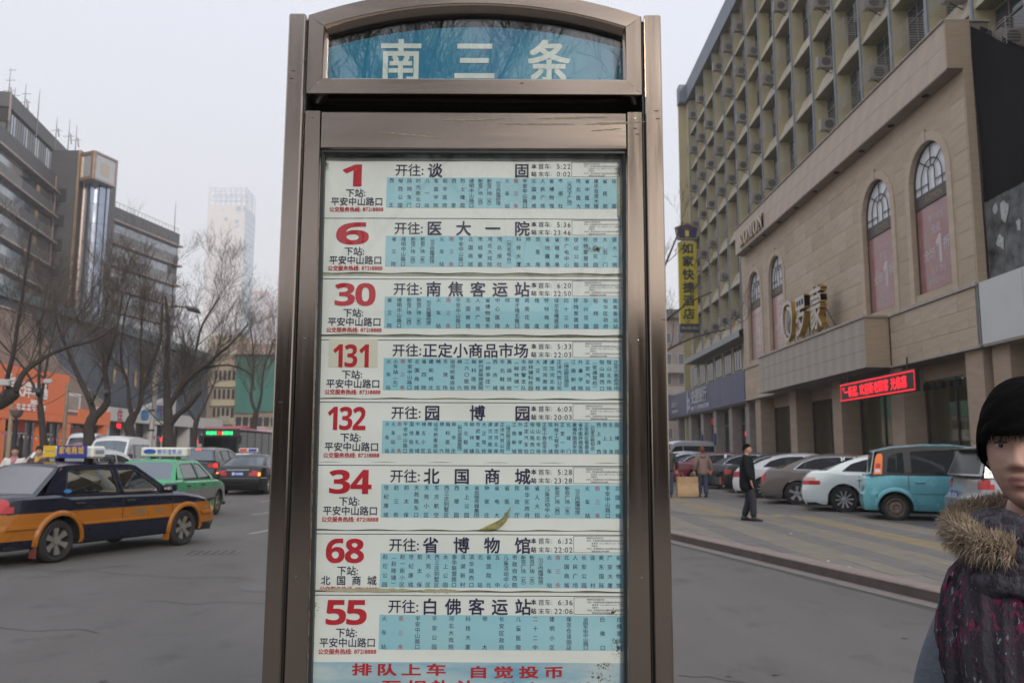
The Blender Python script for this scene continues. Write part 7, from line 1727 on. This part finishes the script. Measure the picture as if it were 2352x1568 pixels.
def head(parent, loc, yaw, hair, res=1, skin=None, tilt=0.):
    h = empty('head', loc, 0); h.parent = parent; h.rotation_euler = (tilt, 0, yaw)
    nu, nv = int(44 * res), int(40 * res)
    us = [];  # denser towards the face
    for i in range(nu): t = i / nu * 2 - 1; us.append(pi * (abs(t) ** 1.45) * (1 if t > 0 else -1))
    mb = MB(); rings = []
    for j in range(nv + 1):
        v = .02 + .96 * j / nv; rings.append([head_pt(u, v) for u in us])
    mb.loft(rings, True, True); mb.m = []
    for f in mb.f:
        c = [sum(mb.v[k][q] for k in f) / len(f) for q in range(3)]
        lip = c[1] > .05 and abs(c[0]) < .0235 and -.0695 < c[2] < -.0465 and (abs(c[0]) / .0245) ** 2 + ((c[2] + .058) / .0115) ** 2 < 1
        mb.m.append(1 if lip else 0)
    o = mb.build('face', None, h, smooth=True, mats=[skin or M_skin, M_lip], angle=False)
    for s_ in (-1, 1):
        e = MB(); e.xf = Matrix.Translation((s_ * .031, .0755, .012)) @ Matrix.Diagonal((1, .8, .62, 1)); e.lathe([(0, -.0115), (.006, -.0098), (.0105, -.004), (.0115, 0), (.0105, .004), (.006, .0098), (0, .0115)], 12, 'Z'); e.build('eye', M_eye, h, smooth=True)
        e = MB(); e.xf = Matrix.Translation((s_ * .031, .0845, .012)); e.lathe([(0, .001), (.004, .0005), (.0048, -.001)], 10, 'Y'); e.build('iris', M_iris, h)
        b = MB(); b.tube([(s_ * .014, .0905, .030), (s_ * .028, .090, .035), (s_ * .046, .079, .031)], [.002, .0032, .001], 5); b.build('eyebrow', M_hair, h)
        b = MB(); b.tube([(s_ * .019, .0855, .0165), (s_ * .031, .0875, .0195), (s_ * .044, .080, .0155)], [.0008, .0014, .0008], 5); b.build('eyelid', M_hair, h)
        b = MB(); b.xf = Matrix.Translation((s_ * .074, -.008, .0)) @ Matrix.Rotation(s_ * radians(-18), 4, 'Z') @ Matrix.Diagonal((.35, .62, 1.05, 1)); b.lathe([(0, -.032), (.015, -.026), (.024, 0), (.026, .015), (.015, .028), (0, .032)], 12, 'Z'); b.build('ear', skin or M_skin, h, smooth=True)
    return h
def hair_cap(h, m_, low=.02, back=-.06, side_=-.01, puff=1.12, name='hair', res=1.):
    mb = MB(); nu, nv = int(40 * res), int(16 * res); rings = []
    for j in range(nv + 1):
        ring = []
        for i in range(nu):
            u = 2 * pi * i / nu; c = cos(u)
            zl = (low if c > .55 else lerp(side_, low, sstep((c + .1) / .65)) if c > -.1 else lerp(back, side_, sstep((c + 1) / .9)))
            v0 = .5 + math.asin(max(-1, min(1, zl / .118))) / pi; v = v0 + (1.0 - v0) * j / nv
            x, y, z = head_pt(u, min(.999, v)); r = puff * (1 + .02 * sin(9 * u + 3 * j * .3)) * (1 if j else .97)
            ring.append((x * r * 1.02, y * (r + (.02 if c > 0 else .05)), z * r + .006 * (j / nv)))
        rings.append(ring)
    mb.loft(rings, True, True); return mb.build(name, m_, h, smooth=True, angle=False)
def hand(parent, loc, rot, skin, s_=1):
    m = MB(); X = Matrix.Translation(loc) @ rot
    m.xf = X @ Matrix.Scale(1, 4); m.loft([[(x * w_, y * t_, z) for x, y in ((-1, -.6), (-.6, -1), (.6, -1), (1, -.6), (1, .6), (.6, 1), (-.6, 1), (-1, .6))] for w_, t_, z in ((.022, .016, .02), (.034, .015, -.02), (.040, .014, -.06), (.038, .012, -.085))], True, True)
    for i, (x, L) in enumerate(((-.029, .055), (-.010, .068), (.010, .072), (.028, .062))):
        m.tube([(x, 0, -.08), (x * 1.05, .004, -.08 - L * .45), (x * 1.05, .016, -.08 - L * .8), (x, .026, -.08 - L)], [.009, .0085, .0075, .006], 6)
    m.tube([(s_ * .030, .004, -.025), (s_ * .050, .012, -.050), (s_ * .052, .018, -.078)], [.011, .010, .008], 6)
    return m.build('hand', skin, parent, smooth=True)
def figure(label, loc, heading, H=1.7, legs=((.06, .30), (-.06, -.28)), arms=((.1, .1), (-.1, -.1)), coat=None, coat_len=.80, trousers=None, shoes=None, hem=.20, head_yaw=0., group=None, bulk=1.0, skin=None, res=.6, armout=(0, 0), pockets=False):
    t = empty('person', loc, heading, label, 'person', group); k = H / 1.7; t.scale = (k, k, k)
    skin = skin or M_skin
    # joints
    J = {}
    for i, sx in enumerate((-1, 1)):                 # 0 = left (-x), 1 = right
        a, b = legs[i]                               # knee forward, foot forward
        J['hip', i] = (sx * .085, 0, .90); J['kn', i] = (sx * .09, .04 + a, .49); J['an', i] = (sx * .09, b, .09 + .05 * max(0, -b)); J['toe', i] = (sx * .09, b + .10, .05)
        fa, fb = arms[i]; o = armout[i]
        J['sh', i] = (sx * .175, 0, 1.40); J['el', i] = (sx * (.235 + o), fa - .03, 1.12); J['wr', i] = (sx * (.225 + o * 1.3 - (.06 if pockets else 0)), fb + .05, .89)
    N = [(0, 0, .95, .14, .10), (0, 0, 1.10, .125, .09), (0, 0, 1.27, .145, .105), (0, -.005, 1.42, .075, .065), (0, .0, 1.50, .052, .052), (0, .005, 1.58, .055, .06)]; E = [(0, 1), (1, 2), (2, 3), (3, 4), (4, 5)]
    for i in (0, 1):
        b0 = len(N); N += [(*J['hip', i], .085, .085), (*J['kn', i], .058, .058), (*J['an', i], .036, .036), (*J['toe', i], .028, .022)]; E += [(0, b0), (b0, b0 + 1), (b0 + 1, b0 + 2), (b0 + 2, b0 + 3)]
        b0 = len(N); N += [(*J['sh', i], .055, .055), (*J['el', i], .040, .040), (*J['wr', i], .026, .026)]; E += [(2, b0), (b0, b0 + 1), (b0 + 1, b0 + 2)]
    skin_mesh('body', N, E, skin, t, 1)
    q = bulk
    # trousers
    N = [(0, 0, .95, .15, .115), (0, 0, 1.02, .14, .11)]; E = [(0, 1)]
    for i in (0, 1):
        b0 = len(N); hx, kn, an = J['hip', i], J['kn', i], J['an', i]
        N += [(*hx, .115, .115), (*kn, .095, .095), (an[0], an[1], an[2] - .02, .078, .085)]; E += [(0, b0), (b0, b0 + 1), (b0 + 1, b0 + 2)]
    skin_mesh('trousers', N, E, trousers, t, 1)
    for i in (0, 1):
        an, to = J['an', i], J['toe', i]; m = MB(); d = Vector((to[0] - an[0], to[1] - an[1], 0)).normalized(); up = 0.04 if legs[i][1] < -.1 else 0
        A = Vector((an[0], an[1], 0)); rr = []
        for s_, w_, h_ in ((-.065, .036, .075), (-.03, .046, .125), (.05, .046, .105), (.12, .048, .055), (.17, .040, .045), (.20, .018, .03)):
            c = A + d * s_; zz = up * (1 - (s_ + .06) / .26) * 2.2
            rr.append([(c.x + w_ * cos(a) * (-d.y) * -1, c.y + w_ * cos(a) * d.x, zz + h_ * .5 + h_ * .5 * sin(a)) for a in [2 * pi * n_ / 10 for n_ in range(10)]])
        m.loft(rr, True, True); m.build('shoe', shoes or M_blk, t, smooth=True)
    # coat with sleeves
    zb = coat_len
    N = [(0, 0, zb, .185 * q, .155 * q), (0, 0, (zb + 1.1) / 2, .185 * q, .155 * q), (0, 0, 1.12, .175 * q, .145 * q), (0, 0, 1.30, .19 * q, .15 * q), (0, -.005, 1.43, .11, .095), (0, 0, 1.49, .072, .07)]; E = [(i, i + 1) for i in range(5)]
    for i in (0, 1):
        b0 = len(N); w_ = J['wr', i]; N += [(*J['sh', i], .085 * q, .085 * q), (*J['el', i], .068 * q, .068 * q), (w_[0], w_[1], w_[2] + .02, .050 * q, .050 * q)]; E += [(3, b0), (b0, b0 + 1), (b0 + 1, b0 + 2)]
    skin_mesh('coat', N, E, coat, t, 2)
    for i in (0, 1):
        if not pockets or i == 1: hand(t, J['wr', i], Matrix.Rotation(radians(12), 4, 'X'), skin, -1 if i else 1)
    hd = head(t, (0, .015, 1.62), head_yaw, None, res, skin)
    return t, hd, J
M_coatb = mat('black_padded_coat', (.009, .010, .014), .92, spec=.2, bump=.5, bscale=12); M_trn = mat('dark_navy_trousers', (.014, .017, .026), .8); M_shoe = mat('black_shoe', (.015, .015, .015), .4)
M_mauve = mat('mauve_padded_coat', (.20, .135, .120), .75, var=.12, vscale=8, bump=.5, bscale=14); M_jean = mat('blue_jeans', (.035, .045, .085), .85, var=.2); M_brhair = mat('reddish_fur_hat', (.14, .038, .018), .9, bump=.8, bscale=60)
man, hd, J = figure('man in a black padded coat walking right with his head turned aside', (5.16, 18.8, pz(5.16, 18.8)), radians(-103), 1.62, legs=((.0, -.10), (.06, .11)), arms=((-.05, -.07), (.04, .02)), coat=M_coatb, coat_len=.62, trousers=M_trn, shoes=M_shoe, head_yaw=radians(8), group='people walking on the pavement', bulk=1.30, armout=(.07, .05))
hair_cap(hd, M_hair, .055, -.045, .02, 1.05)
m = skin_mesh('collar', [(0, -.02, 1.44, .105, .09), (0, -.005, 1.50, .088, .08)], [(0, 1)], M_coatb, man, 2)
wo, hd, J = figure('woman in a mauve padded coat and rust coloured fur hat carrying a big paper bag', (6.3, 28.3, pz(6.3, 28.3)), radians(4), 1.60, legs=((.06, .14), (-.04, -.10)), arms=((-.02, .02), (0, .02)), coat=M_mauve, coat_len=.72, trousers=M_jean, shoes=mat('dark_boot', (.02, .016, .016), .6), group='people walking on the pavement', bulk=1.10, armout=(.05, .06))
hair_cap(hd, M_brhair, .035, -.10, -.02, 1.22)
hood = skin_mesh('hood', [(-.09, -.10, 1.42, .06, .05), (0, -.14, 1.40, .07, .06), (.09, -.10, 1.42, .06, .05)], [(0, 1), (1, 2)], M_mauve, wo, 2, 1)
hb_ = empty('handbag', (6.78, 28.25, pz(6.8, 28.3) + .40), 0, 'dark handbag with a red trim on the arm of the woman in mauve', 'handbag')
MB().bbox(-.15, .15, -.06, .06, 0, .26, .02).build('bag_body', M_blk, hb_); MB().tube([(-.09, 0, .25), (-.06, 0, .42), (.06, 0, .42), (.09, 0, .25)], .012, 6).build('strap', M_blk, hb_); MB().box(.05, .08, -.062, -.068, .02, .24).build('red_trim', M_rb, hb_)
M_kraft = mat('kraft_paper', (.42, .285, .165), .7, col2=(.36, .24, .135), vscale=4, bump=.6, bscale=8)
pb = empty('paper_bag', (5.74, 28.1, pz(5.8, 28.1)), 0, 'large brown paper bag carried low between two walkers', 'bag')
m = MB(); rr = []
rn = random.Random(2)
for j in range(7):
    z = .04 + .62 * j / 6; w_, d_ = .34 + .012 * sin(j * 2), .13 + .02 * sin(j * 1.3)
    rr.append([(x * w_ + rn.uniform(-.008, .008), y * d_ + rn.uniform(-.01, .01), z + rn.uniform(-.006, .006)) for x, y in ((-1, -1), (-.5, -1.05), (0, -.98), (.5, -1.06), (1, -1), (1.02, 0), (1, 1), (.5, 1.05), (0, 1), (-.5, 1.04), (-1, 1), (-1.02, 0))])
m.loft(rr, True, True); m.build('paper_body', M_kraft, pb)
for x in (-.2, .2): MB().tube([(x - .08, 0, .66), (x - .05, 0, .80), (x + .05, 0, .80), (x + .08, 0, .66)], .008, 5).build('handle', M_kraft, pb)
M_olive = mat('dark_green_jacket', (.022, .028, .027), .7, bump=.4, bscale=14)
p3, hd, J = figure('walker in a dark jacket and blue jeans right beside the sign post', (5.10, 27.9, pz(5.2, 28)), radians(-3), 1.66, legs=((-.04, -.10), (.06, .12)), arms=((0, .03), (.02, .06)), coat=M_olive, coat_len=.82, trousers=M_jean, shoes=M_shoe, group='people walking on the pavement', bulk=1.1, armout=(.02, .05))
hair_cap(hd, M_hair, .05, -.05, .0, 1.06); skin_mesh('collar', [(0, -.02, 1.44, .11, .09), (0, -.005, 1.50, .10, .09)], [(0, 1)], mat('brown_fur_collar', (.10, .06, .035), .9), p3, 2)
for i, (x, y, lb, mm, hh) in enumerate(((17.6, 62, 'tiny far figure in a dark coat under the bank sign', M_coatb, M_hair), (18.6, 62, 'tiny far figure in a brown coat under the bank sign', M_mauve, M_hair))):
    x = 13.0 + i * .75
    p_, hd, J = figure(lb, (x, y, pz(x, y)), radians(170), 1.66, coat=mm, trousers=M_trn, group='far people by the bank arcade', res=.35); hair_cap(hd, hh, .05, -.05, .0, 1.07, res=.5)
# the pair at the far left
M_cream = mat('cream_padded_jacket', (.50, .49, .46), .65, bump=.5, bscale=12); M_scp = mat('pink_scarf', (.38, .16, .21), .9, bump=.6, bscale=40, var=.2, vscale=12); M_scy = mat('mustard_scarf', (.42, .27, .05), .9, bump=.6, bscale=40, var=.2, vscale=12)
M_bjk = mat('dark_brown_jacket', (.06, .025, .022), .7, bump=.4, bscale=14); M_knit = mat('black_knit_hat', (.012, .012, .014), .9, bump=.6, bscale=80)
for (x, y, lb, cm, sm_, hdg) in ((-11.30, 19.5, 'person in a cream jacket, pink scarf and black knitted hat at the left edge', M_cream, M_scp, 205), (-11.08, 20.1, 'person in a brown jacket, mustard scarf and black knitted hat behind the first', M_bjk, M_scy, 190)):
    p_, hd, J = figure(lb, (x, y, g(y)), radians(hdg), 1.66, legs=((.08, .10), (.02, -.1)), arms=((.05, .22), (.05, .2)), coat=cm, trousers=M_trn, shoes=M_shoe, group='people wrapped up at the left edge of the road', bulk=1.12, head_yaw=radians(0), armout=(.04, .04))
    hair_cap(hd, M_knit, .045, -.045, .0, 1.13, name='knit_hat'); skin_mesh('scarf', [(-.07, .02, 1.46, .055, .06), (0, .075, 1.455, .06, .05), (.07, .02, 1.46, .055, .06), (0, -.06, 1.47, .06, .05), (.03, .12, 1.36, .045, .03), (.035, .13, 1.22, .05, .025)], [(0, 1), (1, 2), (2, 3), (3, 0), (1, 4), (4, 5)], sm_, p_, 2, 1)
# parked cycles as a dark tangle behind them: three delivery bicycles
M_cyc = mat('bicycle_black', (.02, .02, .022), .5); M_crate = mat('yellow_crate', (.50, .25, .03), .6)
for i, (x, y, rz, lb) in enumerate(((-15.2, 25.0, .3, 'parked bicycle with a yellow crate, front one at the left edge'), (-15.9, 26.2, .5, 'parked bicycle behind the one with the yellow crate'), (-15.0, 27.3, .2, 'third parked bicycle near the dark lamp post'))):
    b = empty('bicycle', (x, y, g(y) + .12), rz, lb, 'bicycle', 'bicycles parked at the left edge')
    for wx_ in (-.52, .52):
        m = MB(); m.tube([(wx_ + .32 * cos(a), 0, .33 + .32 * sin(a)) for a in [2 * pi * k / 20 for k in range(21)]], .018, 5, caps=False)
        for k in range(8): a = pi * k / 8; m.tube([(wx_ + .31 * cos(a), 0, .33 + .31 * sin(a)), (wx_ - .31 * cos(a), 0, .33 - .31 * sin(a))], .002, 3)
        m.build('wheel', M_tyre, b)
    m = MB()
    for P in ([(-.52, 0, .33), (-.05, 0, .30), (.35, 0, .78), (-.2, 0, .75), (-.05, 0, .30)], [(-.52, 0, .33), (-.2, 0, .75), (-.22, 0, .92)], [(.52, 0, .33), (.35, 0, .80), (.33, 0, 1.0)]): m.tube(P, .016, 6)
    m.tube([(.28, -.28, 1.02), (.35, -.1, 1.0), (.35, .1, 1.0), (.28, .28, 1.02)], .012, 6); m.build('frame', M_cyc, b)
    MB().bbox(-.36, -.10, -.08, .08, .90, .96, .025).build('saddle', M_blk, b)
    if i == 0: MB().bbox(-.75, -.4, -.18, .18, .78, 1.1, .02).build('crate', M_crate, b)
    m = MB(); m.tube([(-.05, -.08, .30), (-.05, .08, .30)], .03, 8); m.tube([(-.05, .1, .30), (.05, .1, .16)], .01, 5); m.tube([(-.05, -.1, .30), (-.15, -.1, .44)], .01, 5); m.build('crank', M_cyc, b)

# ------------------------------------------------------------------ the woman in front, right edge
FG = (1.045, 1.735)                              # where she stands
wm = empty('person', (FG[0], FG[1], .22), radians(150), 'young woman with cropped black hair, fur collar and speckled knit shawl, closest to the camera', 'person')
M_skinw = mat('warm_skin', (.44, .275, .215), .48, col2=(.42, .235, .18), vscale=9, bump=.04, bscale=200)
inp(M_skinw.node_tree.nodes['Principled BSDF'], 'Subsurface Weight').default_value = .12; M_skinw.node_tree.nodes['Principled BSDF'].inputs['Subsurface Radius'].default_value = (.02, .008, .004)
N = [(0, 0, .95, .14, .10), (0, 0, 1.10, .125, .09), (0, 0, 1.24, .14, .10), (0, -.01, 1.34, .075, .065), (0, -.005, 1.42, .050, .050), (0, .012, 1.50, .050, .055)]; E = [(i, i + 1) for i in range(5)]
for sx in (-1, 1):
    b0 = len(N); N += [(sx * .085, 0, .88, .085, .085), (sx * .09, .03, .48, .058, .058), (sx * .09, 0, .09, .04, .04), (sx * .1, .15, .035, .035, .025)]; E += [(0, b0), (b0, b0 + 1), (b0 + 1, b0 + 2), (b0 + 2, b0 + 3)]
    b0 = len(N); N += [(sx * .125, 0, 1.29, .045, .045), (sx * .152, -.02, 1.06, .038, .038), (sx * .16, .10, .86, .026, .026)]; E += [(2, b0), (b0, b0 + 1), (b0 + 1, b0 + 2)]
skin_mesh('body', N, E, M_skinw, wm, 2)
M_gj = mat('grey_blue_jacket', (.115, .130, .160), .75, col2=(.085, .098, .125), vscale=5, bump=.25, bscale=60)
N = [(0, 0, .70, .16, .13), (0, 0, .95, .155, .125), (0, 0, 1.10, .145, .115), (0, 0, 1.24, .16, .12), (0, -.005, 1.36, .09, .08)]; E = [(i, i + 1) for i in range(4)]
for sx in (-1, 1): b0 = len(N); N += [(sx * .118, 0, 1.28, .06, .06), (sx * .185, -.02, 1.06, .070, .070), (sx * .175, .09, .88, .055, .055)]; E += [(3, b0), (b0, b0 + 1), (b0 + 1, b0 + 2)]
skin_mesh('jacket', N, E, M_gj, wm, 2)
N = [(0, 0, .92, .15, .12)]; E = []
for sx in (-1, 1): b0 = len(N); N += [(sx * .085, 0, .86, .10, .10), (sx * .09, .03, .48, .075, .075), (sx * .09, 0, .12, .06, .06)]; E += [(0, b0), (b0, b0 + 1), (b0 + 1, b0 + 2)]
skin_mesh('trousers', N, E, M_trn, wm, 1)
for sx in (-1, 1): hand(wm, (sx * .16, .10, .86), Matrix.Rotation(radians(25), 4, 'X'), M_skinw, sx)
for sx in (-1, 1): MB().bbox(sx * .1 - .045, sx * .1 + .045, -.07, .2, 0, .09, .02).build('shoe', M_shoe, wm)
# speckled knit shawl
msh = bpy.data.materials.new('speckled_knit'); msh.use_nodes = True; tt = msh.node_tree; bs_ = tt.nodes['Principled BSDF']; bs_.inputs['Roughness'].default_value = .95
co = tt.nodes.new('ShaderNodeTexCoord'); mp = tt.nodes.new('ShaderNodeMapping'); mp.inputs['Scale'].default_value = (1, 1, .42); tt.links.new(co.outputs['Object'], mp.inputs[0])
def nz_(sc, det=3, rough=.6):
    n = tt.nodes.new('ShaderNodeTexNoise'); n.inputs['Scale'].default_value = sc; n.inputs['Detail'].default_value = det; n.inputs['Roughness'].default_value = rough; tt.links.new(mp.outputs[0], n.inputs['Vector']); return n
def rng(src, a, b, c=0., d=1.):
    r = tt.nodes.new('ShaderNodeMapRange'); r.inputs[1].default_value = a; r.inputs[2].default_value = b; r.inputs[3].default_value = c; r.inputs[4].default_value = d; tt.links.new(src, r.inputs[0]); return r.outputs[0]
def mixc(fac, a, b):
    x = tt.nodes.new('ShaderNodeMixRGB'); tt.links.new(fac, x.inputs[0])
    for i, c in ((1, a), (2, b)):
        if isinstance(c, tuple): x.inputs[i].default_value = (*c, 1)
        else: tt.links.new(c, x.inputs[i])
    return x.outputs[0]
sepz = tt.nodes.new('ShaderNodeSeparateXYZ'); tt.links.new(co.outputs['Object'], sepz.inputs[0])
n1, n2, n3 = nz_(115), nz_(90), nz_(16, 2)
zone = rng(sepz.outputs['Z'], 1.12, 1.22)          # magenta in the upper part
mul = tt.nodes.new('ShaderNodeMath'); mul.operation = 'MULTIPLY'; tt.links.new(rng(n1.outputs[0], .52, .60), mul.inputs[0]); tt.links.new(zone, mul.inputs[1])
mul2 = tt.nodes.new('ShaderNodeMath'); mul2.operation = 'MULTIPLY'; tt.links.new(mul.outputs[0], mul2.inputs[0]); tt.links.new(rng(n3.outputs[0], .40, .58), mul2.inputs[1])
wv = tt.nodes.new('ShaderNodeTexWave'); wv.inputs['Scale'].default_value = 9; wv.inputs['Distortion'].default_value = 1.2; wv.bands_direction = 'X'; tt.links.new(co.outputs['Object'], wv.inputs['Vector'])
base = mixc(rng(wv.outputs[0], .3, .9), (.014, .012, .020), (.038, .036, .048))
c1 = mixc(mul2.outputs[0], base, (.155, .012, .060)); c2 = mixc(rng(n2.outputs[0], .62, .68), c1, (.20, .21, .25)); tt.links.new(c2, bs_.inputs['Base Color'])
bp = tt.nodes.new('ShaderNodeBump'); bp.inputs['Strength'].default_value = .9; bp.inputs['Distance'].default_value = .01; tt.links.new(n2.outputs[0], bp.inputs['Height']); tt.links.new(bp.outputs[0], bs_.inputs['Normal'])
m = MB(); rr = []; ns = 72
prof = [(.98, .160, .155), (1.04, .166, .158), (1.10, .176, .158), (1.16, .182, .155), (1.20, .180, .150), (1.25, .174, .142), (1.29, .164, .132), (1.325, .146, .122), (1.355, .122, .108), (1.38, .098, .092), (1.40, .085, .085)]
for k, (z, a, b) in enumerate(prof):
    ring = []
    for i in range(ns):
        t = 2 * pi * i / ns; fold = (.008 * sin(7 * t + k * .25) + .005 * sin(17 * t - k * .4)) * (1 if k < 8 else .4)
        drop = -.06 * max(0, abs(cos(t)) - .7) / .3 if k == 0 else 0
        e = 2.4; cx_, sy_ = cos(t), sin(t); r_ = (abs(cx_) ** e + abs(sy_) ** e) ** (-1 / e)
        ring.append(((a + fold) * r_ * cx_, (b + fold) * r_ * sy_, z + drop * 0 + .006 * sin(5 * t + k)))
    rr.append(ring)
m.loft(rr, True, False); m.build('shawl', msh, wm, smooth=True, angle=False)
# scarf rolls at the neck
M_sc = mat('dark_speckled_scarf', (.010, .009, .014), .92, col2=(.095, .085, .11), vscale=75, bump=1.0, bscale=70, stretch=(1, 1, .5))
for z, R1, R2, r_, ph in ((1.425, .066, .074, .024, 0), (1.408, .082, .086, .026, .8), (1.388, .090, .096, .024, 1.9), (1.366, .100, .098, .027, 2.9), (1.345, .108, .106, .024, 4.0), (1.325, .116, .112, .026, 5.1)):
    P = [(R1 * cos(a) * (1 + .05 * sin(3 * a + ph)), R2 * sin(a) + .012, z + .016 * sin(a + ph) + .006 * sin(3 * a + ph) - .012 * sin(a)) for a in [2 * pi * k / 26 for k in range(27)]]
    m = MB(); m.tube(P, [r_ * (1 + .22 * sin(2.3 * k + ph)) for k in range(27)], 12, caps=False); m.build('scarf_roll', M_sc, wm, smooth=True, angle=False)
# head
hw = head(wm, (-.004, .018, 1.570), radians(-13), None, 2.0, M_skinw)
hair_cap(hw, M_hair, .026, -.085, -.022, 1.21, res=1.8)
M_str = mat('hair_strand', (.004, .0035, .0035), .9, spec=.08); rn = random.Random(9)
m = MB()
for i in range(1500):
    u = rn.uniform(-pi, pi); c = cos(u); low = .020 if c > .5 else lerp(-.085, -.008, sstep((c + 1) / 1.5))
    v1 = .5 + math.asin(max(-1, min(1, (low + rn.uniform(-.012, .012) - (.010 * rn.random() if c < .6 and rn.random() < .3 else 0)) / .118))) / pi; P = []
    for k in range(5):
        v = lerp(.97, v1, k / 4); x, y, z = head_pt(u + rn.uniform(-.03, .03) + .12 * (k / 4), v); r = 1.205 + rn.uniform(.0, .02) + .015 * (k == 4) * rn.random()
        P.append(Vector((x * r * 1.02, y * (r + (.02 if c > 0 else .05)), z * r + .004)))
    wd = rn.uniform(.0008, .0020)
    rr2 = []
    for k, p in enumerate(P):
        tdir = Vector((cos(u), -sin(u), 0)) * wd * (1 - k * .2); rr2.append([tuple(p - tdir), tuple(p + tdir)])
    m.loft(rr2, False)
m.build('hair_strands', M_str, hw)
# fur collar: thousands of tapering hairs on a horseshoe over the shoulders
M_furc = mat('fur_core', (.16, .11, .07), .95, var=.3, vscale=20)
M_fur = mat('tan_fur', (.46, .375, .28), .85, col2=(.21, .155, .11), vscale=16)
core = [(.02, -.155, 1.40), (-.0, -.16, 1.41)]
path = []
for k in range(21):
    a = radians(-50 + 280 * k / 20) - pi / 2 - radians(0)
    path.append(Vector((.132 * sin(radians(-165 + 330 * k / 20)), -.135 * cos(radians(-165 + 330 * k / 20)) - .0, 1.412 + .03 * cos(radians(-165 + 330 * k / 20)))))
fc = MB(); fc.tube(path, [.013 + .019 * sin(pi * k / 20) ** .5 for k in range(21)], 10); fo_ = fc.build('fur_collar', M_furc, wm, smooth=True, angle=False)
m = MB()
for i in range(19000):
    t = rn.random() * 19.99; k = int(t); c = path[k].lerp(path[k + 1], t - k); ax_ = (path[k + 1] - path[k]).normalized()
    d = Vector((rn.gauss(0, 1), rn.gauss(0, 1), rn.gauss(.15, 1))); d -= ax_ * d.dot(ax_); d.normalize()
    R0 = (.013 + .019 * sin(pi * t / 20) ** .5) * .95; p0 = c + d * R0; L = rn.uniform(.009, .028); q = (d + ax_ * rn.gauss(0, .35) + Vector((0, 0, .15)) + Vector((rn.gauss(0, .25), rn.gauss(0, .25), rn.gauss(0, .25)))).normalized()
    p1 = p0 + q * L * .6; p2 = p0 + q * L + Vector((0, 0, -.006 + rn.gauss(0, .006))); s_ = q.cross(Vector((rn.gauss(0, 1), rn.gauss(0, 1), rn.gauss(0, 1)))).normalized() * .0007
    m.add([tuple(p0 - s_), tuple(p0 + s_), tuple(p1 + s_ * .8), tuple(p1 - s_ * .8), tuple(p2)], [(0, 1, 2, 3), (3, 2, 4)])
m.build('fur_hair', M_fur, fo_)
